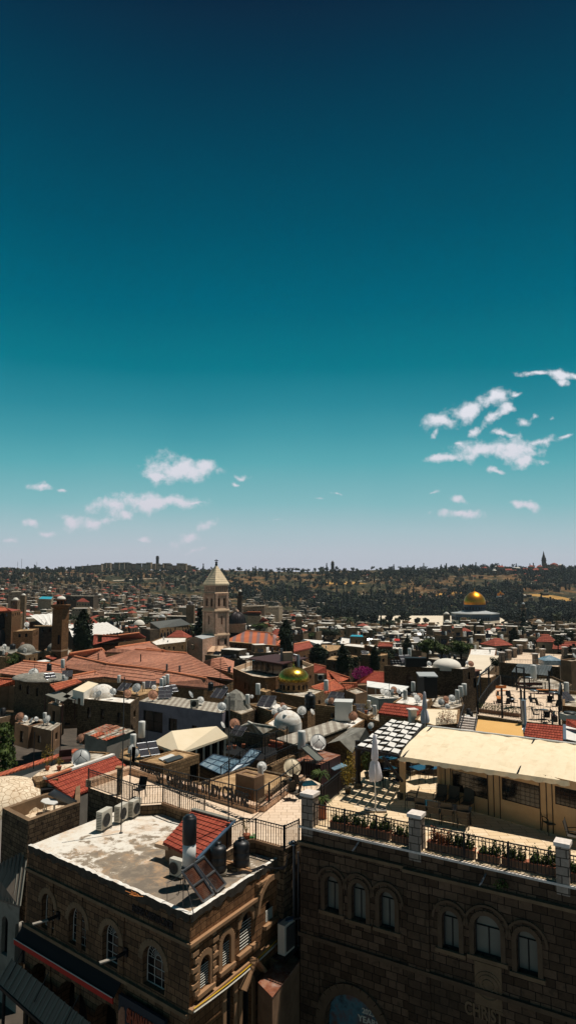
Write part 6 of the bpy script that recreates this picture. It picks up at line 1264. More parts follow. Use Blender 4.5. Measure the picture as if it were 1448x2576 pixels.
# dark ribbed dome behind the tower
Yd = 330; p = PD('N',962,340,Yd); r = 82 * .2605 * Yd / FU; dd_ = thing('ribbed_dome_church','dark ribbed dome on a pale drum right of the bell tower','church',(p.x,p.y,-44)); zdr = PD('N',962,345,Yd).z; ztp = PD('N',962,237,Yd).z
MB().lathe((p.x,p.y,0),[(r * 1.02,-44),(r * 1.02,zdr - .8),(r * 1.08,zdr - .6),(r * 1.08,zdr)],32).build('drum','stone_tower',dd_); mb = MB(); mb.dome((p.x,p.y,zdr),r,ztp - zdr,36,10); mb.build('dome_shell','dome_dark',dd_); mb = MB()
for a in range(28): mb.tube([(p.x + r * 1.01 * math.cos(t_ * .157) * math.cos(a * .2244),p.y + r * 1.01 * math.cos(t_ * .157) * math.sin(a * .2244),zdr + (ztp - zdr) * math.sin(t_ * .157)) for t_ in range(10)],.16,4)
mb.build('ribs','dome_dark',dd_); MB().lathe((p.x,p.y,ztp - .2),[(.8,0),(.8,.9),(.05,1.6)],10).build('finial','stone_tower',dd_)
for a in range(7): an_ = rad(-140 + a * 17); q = (p.x + r * 1.03 * math.cos(an_),p.y + r * 1.03 * math.sin(an_)); MB().box((q[0],q[1],zdr - 6),(.3,1.3,3.4),an_).build('window','dark_room',dd_)
FOOT.append(((p.x,p.y),20))
# patterned roof building right of the tower
zz_ = -28.5; A,B,C_ = P('N',845,517,zz_),P('N',1345,560,zz_),P('N',1400,500,zz_); pb = HP('arcaded_building','stone building with triple arched windows under a striped orange roof','N',[(868,522),(1340,560),(1405,500),(940,470)],zz_,'stone_lit','roof_earth',z0=-42,cat='building',par=0,ops={})
pts = ccw([(P('N',x,y,zz_).x,P('N',x,y,zz_).y) for x,y in ((868,522),(1340,560),(1405,500),(940,470))])
q = [P('N',838,515,zz_ - .1),P('N',1372,562,zz_ - .1),P('N',1290,440,zz_ + 4),P('N',1050,418,zz_ + 4)]; tile_roof('roof_slope',q,'tiles_striped',pb,1.1,.12,.3); tile_roof('roof_slope',[q[1],P('N',1400,490,zz_),q[2],q[2]],'tiles_striped',pb,1.1,.12,.3,ridge=False)
for x in (1000,1098,1200):
    for k_ in (-1,0,1):
        p = P('N',x + k_ * 22,545 + (x - 1000) * .08,zz_ - .5); p = Vector((p.x,p.y - 1.2,0)); MB().lathe((p.x,p.y,zz_ - 8),[(.75,0),(.75,3.6),(.5,4.4),(.05,4.9)],10).build('window','dark_room',pb)
dish('r','N',1295,450,zz_ + 3.2,18,0,'grey-brown dish on the striped roof'); dish('r','N',1350,500,zz_ + 1.2,20,0,'dark dish lower on the striped roof')
# long grey metal hall with arched windows
zg_ = -24.5; gh = HP('grey_hall','long stone hall with a grey seamed metal roof and a row of arched windows','N',[(218,392),(505,352),(430,310),(125,340)],zg_,'stone_tan','lead_roof',z0=-40,cat='building',par=0,ops={}); A,B,C_,D_ = P('N',215,392,zg_),P('N',512,352,zg_),P('N',420,300,zg_ + 3.2),P('N',125,333,zg_ + 3.2); tag(MB().slab([A,B,C_,D_],.3).build('metal_roof','seamed_far',gh),None,None)
D0 = P('N',35,378,zg_); MB().prism([(D0.x,D0.y),(A.x,A.y),(D_.x,D_.y)],-40,zg_ - .5).build('end_wall','stone_far_dark',gh)
for k_ in range(10): q = A.lerp(B,(k_ + .5) / 10); n_ = (B - A).normalized(); n_ = Vector((n_.y,-n_.x,0)); q += n_ * .05; mb = MB(); mb.lathe((q.x,q.y,zg_ - 5.6),[(.7,0),(.7,2.6),(.45,3.3),(.05,3.6)],8); mb.build('window','dark_room',gh)
# white tent roofs, long red roofs, cypress
def tent(lab,pts,zb,n=6,wall='stone_old'):
    q = [P('M',x,y,zb + dz) for x,y,dz in pts]; t = thing('white_tent_roof',lab,'tent',(q[0].x,q[0].y,-34),'white tent roofs on the left'); mb = MB(); m_ = len(q); L4 = q[:4]
    for i in range(n):
        u0,u1 = i / n,(i + 1) / n; mid = (u0 + u1) / 2; a_,b_,c_ = bil(L4,u0,0),bil(L4,mid,0),bil(L4,u1,0); d_,e_,f_ = bil(L4,u1,1),bil(L4,mid,1),bil(L4,u0,1); dn_ = Vector((0,0,-.35)); mb.quad(a_,b_ + dn_,e_ + dn_,f_); mb.quad(b_ + dn_,c_,d_,e_ + dn_)
    mb.build('canopy','canvas_white',t); c_ = sum(L4,Vector((0,0,0))) / 4; w_ = MB(); w_.prism(ccw([((p.x * .95 + c_.x * .05),(p.y * .95 + c_.y * .05)) for p in L4]),-36,min(p.z for p in L4) - .5); w_.build('wall',wall,t); FOOT.append(((c_.x,c_.y),14)); return t
tent('white ridged tent roof on the left of the minaret',[(425,362,-1),(535,362,-1),(535,243,1.5),(285,262,1.5)],-18.5,4)
tent('broad white ridged tent roof behind the tall cypress',[(905,460,-1),(1195,425,-1),(1030,330,1.5),(655,362,1.5)],-20.5,9); tent('left part of the broad white tent roof behind the cypress',[(700,475,-1),(905,460,-1),(850,345,1),(655,362,1)],-20.6,4)
def redlong(lab,c,eL_,eR_,rR_,rL_,z,h,z0=-36,wall='stone_lit',win=7):
    q = [P(c,*eL_,z),P(c,*eR_,z),P(c,*rR_,z + h),P(c,*rL_,z + h)]; t = thing('red_roof_block',lab,'building',(q[0].x,q[0].y,z0),'blocks with red tiled roofs'); tile_roof('tiled_roof',q,'tiles_far',t,.9,.1,.3); lw = [(p.x,p.y) for p in q]; c_ = (sum(x for x,y in lw) / 4,sum(y for x,y in lw) / 4)
    lw = ccw([(x * .97 + c_[0] * .03,y * .97 + c_[1] * .03) for x,y in lw]); mb = MB(); mb.prism(lw,z0,z - .4); mb.build('wall',wall,t)
    for i in range(win): p = q[0].lerp(q[1],(i + .5) / win); MB().box((p.x,p.y + .15,z - 2.8),(1.0,.6,1.8),math.atan2((q[1] - q[0]).y,(q[1] - q[0]).x)).build('window','dark_room',t)
    FOOT.append((c_,8)); return t
redlong('long red roofed block right of the cypress','M',(900,545),(1250,500),(1190,470),(910,458),-24,2.6); redlong('further red roofed block touching the white tent','M',(1235,498),(1412,478),(1345,436),(1140,462),-23,2.2,win=4)
p = P('M',965,520,-22.5); 
for (x,y,lab) in ((965,505,'small brown chimney on the long red roof'),(1222,475,'small brown chimney on the further red roof')): p = P('M',x,y + 14,-22.8); t = thing('chimney',lab,'chimney',p,'chimneys on the red roofs'); MB().box((p.x,p.y,p.z + .9),(1.4,1.2,2.2),.3).build('stack','stone_lit',t); MB().box((p.x,p.y,p.z + 2.1),(1.7,1.5,.3),.3).build('cap','trim_old',t)
H3('small_red_tower','small dark stair tower with a little red roof behind the red blocks','M',(1235,375),(1262,392),(1338,380),-22,'stone_far_dark','tiles_far',z0=-36,par=0); p = P('M',1290,372,-21.6)
p = P('M',800,620,-25.5); place(tr_cyp[0],p,0,(230 * .2605 * p.y / FU / 2.4 * .8,) * 2 + (400 * .2605 * p.y / FU / 9.9,),'tall broad dark cypress beside the white tent roofs','tree','cypresses of the old city')
# minaret on the left
def minaret(lab,c,x,yb,yt,Y,w,ybal,mat='stone_tan',cap='dome_white',z0=-40,name='minaret'):
    p = PD(c,x,ybal,Y); k = CR[c][2] * Y / FU; r = w * k / 2; zb = p.z; zt = PD(c,x,yt,Y).z; t = thing(name,lab,'minaret',(p.x,p.y,z0),'minarets'); FOOT.append(((p.x,p.y),5)); h = zt - zb
    MB().prism([(p.x + r * 1.3 * math.cos(a * math.pi / 2 + .5),p.y + r * 1.3 * math.sin(a * math.pi / 2 + .5)) for a in range(4)],z0,zb - .8).build('shaft',mat,t)
    MB().lathe((p.x,p.y,zb - .8),[(r * 1.1,0),(r * 1.5,.6),(r * 1.55,.8),(r * 1.55,1.2)],12).build('balcony',mat,t); MB().lathe((p.x,p.y,zb),[(r * .75,0),(r * .72,h * .62),(r * .9,h * .64),(r * .9,h * .7)],8).build('lantern',mat,t); mb = MB(); mb.dome((p.x,p.y,zb + h * .7),r * .72,h * .3,12,5); mb.build('cap',cap,t)
    for i in range(4): an_ = rad(-110 + 45 * i); MB().box((p.x + r * .73 * math.cos(an_),p.y + r * .73 * math.sin(an_),zb + h * .32),(.2,r * .3,h * .36),an_).build('lantern_opening','dark_room',t)
    for zz in (.3,.62): MB().lathe((p.x,p.y,z0 + (zb - z0) * zz),[(r * 1.32,0),(r * 1.36,.4)],4,0,False,a0=.5).build('band','trim_stone',t)
    for zz in (.45,.72): MB().box((p.x + .3,p.y - r * .95,z0 + (zb - z0) * zz),(r * .35,r * .3,2.4),-.28).build('window','dark_room',t)
    return t
minaret('tall square minaret with a balcony left of the cypress','M',592,560,82,185,118,178,'stone_lit')
p = P('M',560,575,-22.5); vault('M',560,590,-22.5,96,2.1,'large grey lead dome at the foot of the minaret','lead_grey'); HP('vaulted_hall','low stone hall with big arches below the grey dome','M',[(430,600),(640,680),(700,600),(500,560)],-23,'stone_tan','roof_dirty',z0=-32,par=.3,arch=1)
tag(tile_roof('tiled_slope',[P('M',510,695,-22),P('M',660,640,-22),P('M',640,632,-21.5),P('M',440,672,-21.5)],'tiles_far',None,.6,.06),'thin dark red roof strip below the vaulted hall','roof'); tag(MB().slab([P('M',420,735,-21.8),P('M',510,715,-21.8),P('M',440,695,-21.5),P('M',340,712,-21.5)],.15).build('white_awning','canvas_white'),'small bright white awning below the grey vaults','awning')
H3('grey_vault_house','cubic stone house with a grey ribbed cupola at the left','M',(150,620),(250,655),(435,622),-20.5,'stone_tan','lead_grey',z0=-30,par=.2,ops=None); vault('M',258,618,-20.6,82,2.0,'grey ribbed cupola on the cubic stone house','lead_grey'); dish('r','M',220,548,-20.6,26,-20,'rusty dish behind the grey ribbed cupola'); H3('left_edge_house','stone house at the left edge with a flat white roof','M',(-80,660),(60,672),(105,668),-20.8,'stone_tan','roof_white',z0=-30,par=.1); H3('grey_flat_block','flat grey roofed block with a tank box behind the left edge house','M',(-60,590),(110,640),(210,600),-20.8,'stone_grey','lead_grey',z0=-30,par=.1)
p = P('M',125,600,-20.6); place(tank_b,p,.3,(1.8,1.8,1.2),'wide dark cistern box on the flat grey block','water tank','black tanks on far roofs')
for (x,y,s,lab) in ((110,745,.9,'small green bush above the tiled roofs at the left'),(150,730,.8,'small green bush right of its neighbour above the tiled roofs')): q = P('M',x,y,-23); place(tr_broad[0],(q.x,q.y,-25.5),1,s,lab,'tree','bushes above the tiled roofs')
# church at the far left edge
zc_ = -13.5; ch = HP('old_church','tall weathered church front with deep arches cut by the left edge','M',[(-200,225),(118,228),(205,215),(0,190)],-14.5,'stone_lit','tiles_far',z0=-34,cat='church',par=0,ops={},arch=1); q = [P('M',-200,232,-14.6),P('M',120,230,-14.6),P('M',60,195,-13.5),P('M',-200,180,-13.5)]; tile_roof('tiled_roof',q,'tiles_orange',ch,.7,.08,.3)
for (x,y,w_,h_) in ((22,395,2.4,6.2),(-5,590,5.5,8.5)): p = P('M',x,228,-14.5); p2 = PD('M',x,y,p.y); MB().lathe((p.x,p.y + .6,p2.z),[(w_ / 2,0),(w_ / 2,h_ * .66),(w_ * .38,h_ * .85),(.05,h_)],14).build('arched_opening','dark_room',ch)
H3('church_wing','lower church wing with big shaded arches beside the old church','M',(128,425),(320,415),(380,390),-20.0,'stone_lit','roof_earth',z0=-34,cat='building',par=.2,arch=1); H3('church_back_house','house with an orange roof corner behind the old church','M',(110,250),(205,252),(225,235),-17.5,'stone_tan','tiles_orange',z0=-34,par=0); H3('ruined_gallery','ruined dark gallery wall between church wing and minaret','M',(320,372),(525,372),(540,360),-19.5,'stone_far_dark','roof_earth',z0=-34,cat='building',par=.2,arch=1); dish('w','M',262,352,-19.2,24,20,'white dish on the ruined gallery left of the minaret')
# rubble-strewn roof right of the red blocks
HP('white_junk_roof_house','old house with a white littered roof left of the bell tower','N',[(180,555),(470,520),(475,480),(240,480),(130,520)],-24.5,'stone_tan','roof_white',z0=-38,par=.3,arch=1)
# ---- centre ----
ck = H3('dome_church','stone chapel block carrying the fish-scale gold dome','D',(605,300),(868,348),(990,292),-17.3,'stone_tan','roof_dirty',cat='church',par=.15,ops={3: [(2.2,3.6,-21.4,-19.6,0)]},z0=-25)
p = P('D',768,280,-17.2); r = 108 * .3473 * p.y / FU; MB().lathe(p,[(r * .97,-.3),(r * .97,1.05),(r * 1.04,1.1),(r * 1.04,1.25)],24).build('drum','stone_tan',ck); mb = MB(); nn_,kk = 40,16; prof = []
zap = PD('D',768,122,p.y).z - p.z - 1.25
for i in range(kk + 1): t_ = i / kk; a_ = t_ * math.pi / 2; prof.append((r * 1.02 * (math.cos(a_) ** .86) * (1 + .05 * math.sin(t_ * math.pi)) + .001,zap * (math.sin(a_) * .93 + .07 * t_)))
vs = []; 
for i,(rr,z) in enumerate(prof):
    for j in range(nn_): a_ = 2 * math.pi * (j + .5 * (i % 2)) / nn_; vs.append((p.x + rr * math.cos(a_),p.y + rr * math.sin(a_),p.z + 1.25 + z))
fs = []
for i in range(kk):
    for j in range(nn_):
        a0_,a1_,b0_,b1_ = i * nn_ + j,i * nn_ + (j + 1) % nn_,(i + 1) * nn_ + j,(i + 1) * nn_ + (j + 1) % nn_
        fs += ([(a0_,a1_,b0_),(a1_,b1_,b0_)] if i % 2 == 0 else [(a0_,a1_,b1_),(a0_,b1_,b0_)])
dmb = MB(); dmb.add(vs,fs,0,True); do = dmb.build('dome_shell','gold_scale',ck)
mb = MB()
for s_ in (1,-1):
    for j in range(20):
        path = []
        for i in range(kk): rr,z = prof[i]; a_ = 2 * math.pi * (j / 20 + s_ * i * .5 / nn_ * 1.0); path.append((p.x + rr * 1.006 * math.cos(a_),p.y + rr * 1.006 * math.sin(a_),p.z + 1.25 + z))
        mb.tube(path,.017,3)
mb.build('scale_seams','scale_seam',do)
for i in range(7): an_ = rad(-150 + i * 20); MB().box((p.x + r * .97 * math.cos(an_),p.y + r * .97 * math.sin(an_),p.z + .45),(.1,.3,.65),an_).build('window','dark_room',ck)
zt_ = p.z + 1.25 + zap; MB().lathe((p.x,p.y,zt_ - .05),[(.22,0),(.25,.1),(.06,.25),(.14,.4),(.03,.55)],10).tube([(p.x,p.y,zt_ + .4),(p.x,p.y,zt_ + 1.5)],.035,5).box((p.x,p.y,zt_ + 1.15),(.55,.06,.07)).build('cross','gold_scale',ck)
H3('chapel_turret','small stone turret with a bell cote at the left of the gold dome','D',(508,290),(565,305),(604,290),-17.0,'stone_tan','roof_earth',z0=-25,cat='turret',par=0,ops={}); p = P('D',570,285,-17); t = thing('stone_finial','small dark stone cross on the turret','finial',p); MB().lathe(p,[(.25,0),(.12,.3),(.2,.6),(.05,.8)],8).box((p.x,p.y,p.z + .9),(.5,.1,.12)).build('cross','stone_old',t)
cfz = -20.0; cf = HP('curved_building','curved brown building with arched windows and a shaded roof café','D',[(330,128),(395,158),(470,188),(560,200),(640,195),(700,182),(915,108),(820,70),(520,60)],cfz,'stone_lit','roof_dirty',z0=-32,cat='building',par=.9,arch=1,capmat='trim_stone')
q = [P('D',x,y,-18.0) for x,y in ((420,58),(690,100),(872,55),(640,28))]; rc = thing('roof_cafe','dark roofed café structure on top of the curved building','café',(q[1].x,q[1].y,cfz)); MB().slab(q,.2).build('roof','wood_dark',rc); ins = [(p.x * .98 + q[0].x * .0,p.y) for p in q]
c_ = sum(q,Vector((0,0,0))) / 4; MB().prism(ccw([(p.x * .8 + c_.x * .2,p.y * .8 + c_.y * .2) for p in q]),cfz - .8,-18.5).build('glazing','pane',rc)
for i in range(8): s_ = q[0].lerp(q[1],i / 7) if i < 5 else q[1].lerp(q[2],(i - 4) / 4); MB().box((s_.x,s_.y + .2,(cfz - 18.8) / 2),(.16,.16,2.4)).build('post','iron',rc)
tag(MB().slab([P('D',385,58,-17.6),P('D',440,56,-17.6),P('D',478,38,-17.3),P('D',375,45,-17.3)],.1).build('white_sheet_roof','canvas_white'),'small white sheet roof left of the dark café roof','roof')
p = P('D',690,130,-19.5); t = thing('brick_chimney','pale brick chimney with steel flues beside the dark café roof','chimney',p); MB().box((p.x + .9,p.y,-18.3),(2.0,1.2,4.2),.3).build('stack','trim_stone',t); MB().tube([(p.x - .3,p.y - .6,-21),(p.x - .3,p.y - .6,-15.4)],.28,8).tube([(p.x + 3.2,p.y - .6,-20),(p.x + 3.2,p.y - .6,-16.8),(p.x + 2.2,p.y - .6,-16.8)],.35,8).build('flue','grey_metal',t)
# red roofs right of the dome
def slopes(lab,c,z,h,quads,wallpts,wall='plaster_brown',z0=-28,mat='tiles_orange',course=.5):
    t = thing('red_roof_house',lab,'house',(P(c,*wallpts[0],z).x,P(c,*wallpts[0],z).y,z0),'houses with orange tiled roofs')
    for q in quads: tile_roof('roof_slope',[P(c,x,y,z + h * k_) for x,y,k_ in q],mat,t,course,.07,.15)
    pts = [P(c,x,y,z) for x,y in wallpts]; mb = MB(); mb.prism(ccw([(p.x,p.y) for p in pts]),z0,z - .12); mb.build('wall',wall,t); cc_ = sum(pts,Vector((0,0,0))) / len(pts); FOOT.append(((cc_.x,cc_.y),7)); return t
slopes('house with a crimson tiled roof right of the curved building','D',-19.5,1.2,[[(915,165,0),(1004,168,0),(1002,120,1),(915,100,1)]],[(918,168),(1003,170),(1002,130),(918,120)],mat='tiles_new'); slopes('house with a long sloping orange roof behind the crimson one','D',-19.5,1.5,[[(1010,225,0),(1172,205,0),(1010,148,1),(1005,150,1)],[(1090,232,0),(1180,208,0),(1172,200,.3),(1010,148,1)]],[(1012,222),(1100,236),(1175,208),(1020,160)])
slopes('house with a hipped orange roof directly right of the gold dome','D',-18.8,1.2,[[(975,318,0),(1142,278,0),(1062,216,1),(895,268,.6)],[(885,270,0),(975,320,0),(1010,240,1),(1000,235,1)]],[(890,272),(975,320),(1140,280),(1060,225)]); slopes('house with a low orange roof before the purple bush','D',-18.6,1.0,[[(1150,290,0),(1240,285,0),(1225,240,1),(1110,238,1)]],[(1150,292),(1240,288),(1225,245),(1115,242)])
slopes('house with a bright striped red roof beside the stone block','D',-19.0,1.5,[[(1245,238,0),(1420,240,0),(1420,160,1),(1348,156,1)],[(1170,255,0),(1245,238,0),(1348,156,1),(1345,157,1)]],[(1180,255),(1420,242),(1420,170),(1340,165)],mat='tiles_new')
p = P('D',964,225,-20.5); place(ac,p,.1,1.4,'air conditioner on the wall below the crimson roof','air conditioner','air conditioners on distant roofs')
# stone block with the white dome
H3('stone_block','long dark weathered stone block with a white dome on its flat roof','E',(62,113),(628,137),(718,122),-18.7,'stone_old','roof_white',z0=-30,cat='building',par=.15,ops={3: [(4.5,6.0,-22.5,-20.2,1),(17.8,19.4,-22.3,-20.4,0),(20.6,22.2,-22.4,-20.5,0)]}); vault('E',515,116,-18.6,98,1.5,'smooth white dome on the dark stone block','dome_white')
q = P('E',672,195,-21.5); t = thing('timber_balcony','enclosed brown timber balcony on the right end of the stone block','balcony',q); MB().box((q.x,q.y - .6,q.z),(4.6,2.4,2.4),.8).build('enclosure','wood_dark',t); MB().box((q.x,q.y - .6,q.z + 1.4),(5.4,3.0,.2),.8,rx=0).build('roof','rust_sheet',t); MB().box((q.x,q.y - .6,q.z - 1.8),(5.0,2.7,.25),.8).build('floor','wood_dark',t)
for (k_,x,y,r,lab) in (('r',325,62,20,'rusty dish on the left part of the stone block roof'),('g',388,95,18,'grey dish next to the white dome'),('r',690,98,22,'rusty dish right of the white dome'),('g',665,92,16,'grey dish just right of the white dome')): dish(k_,'E',x,y,-18.6,r,10,lab)
for x in (183,247): p = P('E',x,72,-18.6); place(tank_w,p,0,1.6,'white tank on the stone block roof, ' + ('left one' if x < 200 else 'right one by the collectors'),'water tank','white water tanks on the rooftops')
p = P('E',235,100,-18.6); place(solar,p,.3,1.3,'dark solar collectors on the stone block roof','solar panel','solar panels on the rooftops'); mb = MB(); p = P('E',290,122,-18.6)
tag(MB().box((p.x,p.y,p.z + 1),(4.2,2,1.8),.0).build('dark_tank_box','iron'),'dark green cistern box on the stone block roof','cistern')
for i in range(5):
    for j in range(2): q = P('E',120 + i * 22 + j * 6,88 + j * 16,-18.6); tag(MB().lathe(q,[(.45,0),(.45,.3),(.3,.45),(.05,.5)],10).build('roof_vent','iron'),'small round dark vent in the rows on the stone block roof','vent','round vents on the stone block roof')
# white plank roof and low white houses
q = [P('E',-60,262,-16.3),P('E',195,300,-16.3),P('E',243,262,-16.0),P('E',-60,222,-16.0)]; t = thing('white_plank_roof','white planked lean-to roof in front of the stone block','roof',q[0]); MB().slab(q,.12).build('roof_sheet','seamed_white',t)
for i in range(5): s_ = q[0].lerp(q[1],i / 4); MB().tube([s_,s_ - Vector((0,0,2.2))],.07,5).build('post','white_metal',t)
H3('white_flat_house','whitewashed flat roofed house below the planked roof','D',(1300,325),(1385,352),(195,345,'E'),-16.4,'plaster_cream','roof_white',par=.2); H3('tan_side_house','tan house with a flower balcony left of the whitewashed one','D',(1142,290),(1215,322),(1300,300),-16.8,'plaster_brown','roof_dirty',par=.2)
H3('white_roof_house','low house with a bright white roof and dark tower tank','E',(125,378),(340,408),(410,352),-15.6,'stone_tan','roof_white',par=.1,win=0); p = P('E',375,335,-15.8); t = thing('tower_tank','dark square tank housing with a pale lid','water tank',p); MB().box((p.x,p.y,p.z + 1.3),(1.9,1.9,2.8),.3).build('housing','iron',t); MB().slab([(p.x - 1.2,p.y - 1.0,p.z + 2.75),(p.x + 1.2,p.y - 1.2,p.z + 2.75),(p.x + 1.2,p.y + 1.1,p.z + 3.0),(p.x - 1.2,p.y + 1.1,p.z + 3.0)],.15).build('lid','lead_roof',t)
for (k_,x,y,r,rz,lab,z) in (('r',322,335,28,15,'rusty dish in front of the dark tower tank',-15.7),('w',298,350,17,-20,'small white dish left of the rusty one',-15.7),('r',135,285,24,10,'rusty dish beneath the planked roof',-16.4),('g',120,297,20,-60,'edge-on grey dish beneath the planked roof',-16.4),('g',168,296,18,30,'small grey dish right of the edge-on pair',-16.4),('r',510,350,22,10,'rusty dish in the passage right of the white roof',-16),('g',520,405,20,0,'grey dish low in the passage',-16)): dish(k_,'E',x,y,z,r,rz,lab)
HP('passage_roof','cluttered low roof between the white roof and the stairs','E',[(395,400),(520,440),(640,400),(620,330),(440,330)],-16.3,'stone_old','roof_dirty',par=.1,win=0)
for (x,y,s,lab) in ((274,325,1.1,'white tank behind the small white dish'),(592,390,1.1,'silver tank at the foot of the stairs'),(617,370,1.2,'silver tank behind its neighbour at the stairs'),(642,360,1.3,'third silver tank by the stairs, nearest the railing')): p = P('E',x,y,-16.2); place(tank_w,p,0,s,lab,'water tank','white water tanks on the rooftops')
# red roof in front, beside the pergola
q = [P('E',22,455,-13.6),P('E',290,490,-13.6),P('E',345,410,-12.8),P('E',62,380,-12.8)]; t = thing('red_roof_cottage','low house with a long bright red tiled roof behind the pergola','house',(q[0].x,q[0].y,GZ)); tile_roof('tiled_roof',q,'tiles_new',t,.34,.05,.12,ridge=False); mb = MB(); mb.prism(ccw([(p.x,p.y) for p in (q[0].lerp(q[2],.02),q[1].lerp(q[3],.02),q[2].lerp(q[0],.03),q[3].lerp(q[1],.03))]),GZ,-13.75); mb.build('wall','stone_tan',t)
p = P('E',268,490,-13.6); t = thing('small_chimney','small pale chimney at the end of the long red roof','chimney',p); MB().box((p.x,p.y,p.z + .1),(.6,.6,1.3),.3).build('stack','plaster_cream',t); MB().box((p.x,p.y,p.z + .8),(.9,.9,.12),.3).build('cap','cap_stone',t)
HP('cream_side_roof','cream flat roof with dry plants behind the tall grey umbrella','E',[(285,500),(420,545),(600,530),(610,425),(350,418)],-13.5,'stone_tan','canvas_pale',par=.05,win=0)
mb = MB(); p = P('E',520,520,-13.5); leaves(mb,(p.x,p.y,p.z + .5),1.0,.6,.6,300,.06,random.Random(4),0,0)
for i in range(14): mb.tube([p,p + Vector((random.uniform(-.9,.9),random.uniform(-.4,.4),random.uniform(.6,1.3)))],.012,3)
tag(mb.build('dry_shrub','leaf_autumn'),'dry reddish climbing shrub behind the pavilion roof','plant')
A,B = P('E',440,545,-13.3),P('E',590,560,-13.3); mb = MB()
for k_ in range(14):
    for s_ in (1,-1): mb.strip(A.lerp(B,k_ / 14),A.lerp(B,min(1,max(0,(k_ + s_) / 14))) + Vector((0,0,.7)),.03,.03)
tag(mb.build('lattice_fence','iron'),'dark lattice fence behind the pavilion roof','fence')
# ---- white domed roof group ----
H3('white_roof_row','white roofed house with dishes and collectors below the gold dome chapel','D',(455,395),(610,445),(800,420),-15.6,'stone_tan','roof_white',par=.15); vault('D',725,530,-15.2,96,1.25,'broad low cream dome with a pointed crown in the centre','roof_white',n=8); HP('dome_platform_house','house under the broad cream dome','D',[(560,530),(700,590),(830,520),(800,470),(640,480)],-15.5,'stone_tan','roof_white',par=.1)
p = P('D',350,400,-15.6); t = thing('pyramid_vault','grey lead pyramid-like vault left of the collectors','dome',p); r = 98 * .3473 * p.y / FU; mb = MB(); mb.lathe(p,[(r * 1.15,-.3),(r,.1),(r * .8,.8),(r * .45,1.5),(.05,1.9)],8,sm=False); mb.build('vault','lead_grey',t)
HP('lead_roof_house','house under the grey pyramid vault','D',[(250,410),(390,470),(500,430),(440,380),(300,360)],-15.8,'stone_old','roof_dirty',par=.1)
for (k_,x,y,r,rz,lab,z) in (('w',631,447,22,-10,'first of three white dishes above the cream dome',-15.6),('g',666,433,19,-5,'second of three pale dishes above the cream dome',-15.6),('w',701,417,21,5,'third of three white dishes, nearest the chapel',-15.6),('w',827,437,34,-12,'shiny white dish right of the cream dome',-15.6),('w',905,445,22,60,'white dish seen edge-on beside the black tank',-15.6),('w',466,335,13,0,'tiny white dish behind the grey pyramid vault',-16),('g',250,408,34,10,'grey mesh dish behind the long mast',-15.8),('r',343,530,38,15,'large rusty dish beside the long mast',-14.6),('w',258,540,24,75,'white dish edge-on left of the mast',-14.6),('w',1325,545,25,-40,'white dish beside the pergola',-13.2),('w',946,665,57,5,'large white dish above the dark shed roof',-13.6),('w',540,842,36,5,'white dish over the stair head railing',-12.9)):
    if lab.startswith('white dish over'): continue
    dish(k_,'D',x,y,z,r,rz,lab)
for (x,y,s,lab) in ((510,355,1.2,'white tank behind the double collectors'),(1003,325,1.1,'white tank above the blue collector on the small stone house')): p = P('D',x,y,-15.6 if x < 900 else -14.4); place(tank_w,p,0,s,lab,'water tank','white water tanks on the rooftops')
p = P('D',826,770,-13.4); place(tank_w,p,0,1.15,'tall white tank beside the large white dish','water tank','white water tanks on the rooftops')
p = P('D',886,435,-15.6); place(tank_b,p,0,1.5,'tall black tank in front of the chapel wall','water tank','black tanks on far roofs'); p = P('D',168,295,-16); place(tank_b,p,0,.9,'black tank left of the collector pair','water tank','black tanks on far roofs'); p = P('D',272,330,-16); place(tank_b,p,0,.95,'black tank left of the pyramid vault','water tank','black tanks on far roofs')
for (x,y,rz,s,lab,z) in ((205,360,-35,1.0,'dark collector pair left of the pyramid vault',-16),(550,425,-30,1.0,'dark collector pair right of the pyramid vault',-15.6),(1050,388,-35,.9,'blue collector on the small stone house',-14.4),(345,635,-35,.7,'collector pair beside the rusty dish',-14.6)): p = P('D',x,y,z); place(solar,p,rad(rz),s,lab,'solar panel','solar panels on the rooftops')
# large blue-grey collector
q = [P('D',822,708,-12.3),P('D',868,688,-12.3),P('D',985,790,-13.3),P('D',938,812,-13.3)]; t = thing('blue_solar_collector','large single blue-grey solar collector on the dark shed roof','solar panel',q[3]); MB().slab(q,.06).build('collector','pane_pale',t); f = MB()
for i in range(4): f.strip(q[i] + Vector((0,0,.02)),q[(i + 1) % 4] + Vector((0,0,.02)),.06,.07)
f.build('collector_frame','steel',t); f = MB(); f.tube([q[0],(q[0].x,q[0].y + .2,-13.4)],.02,4).tube([q[1],(q[1].x,q[1].y + .2,-13.4)],.02,4).build('stand','grille',t)
HP('dark_shed','shed with a flat rusty brown roof under the blue-grey collector','D',[(770,800),(960,830),(1108,760),(960,725)],-13.4,'wood_dark','rust_sheet',par=0,win=0)
tag(MB().slab([P('D',1005,830,-14),P('D',1060,870,-14),P('D',1160,835,-14),P('D',1040,790,-14)],.05).build('clear_sheet_roof','skylight_glass'),'translucent sheet roof right of the dark shed','roof')
rail('dark railing behind the cream dish and table',[P('G',1248,262,-11.7),P('H',400,290,-11.7)],1.0,.16); rail('long dark railing above the rough wall by the dark shed',[P('D',560,860,-13.5),P('D',730,780,-13.4),P('D',830,740,-13.4)],.8,.2)
A,B = P('D',590,850,-13.6),P('D',760,770,-13.6); tag(MB().strip((A.x,A.y,-17.5),(B.x,B.y,-17.5),.5,8).build('rubble_wall','stone_tan'),'rough sunlit stone wall between skylights and dark shed','wall')
rail('dark iron fence round the hidden garden behind the skylights',[P('D',300,705,-14.2),P('D',560,760,-14.2),P('D',720,690,-14.2)],1.5,.22); 
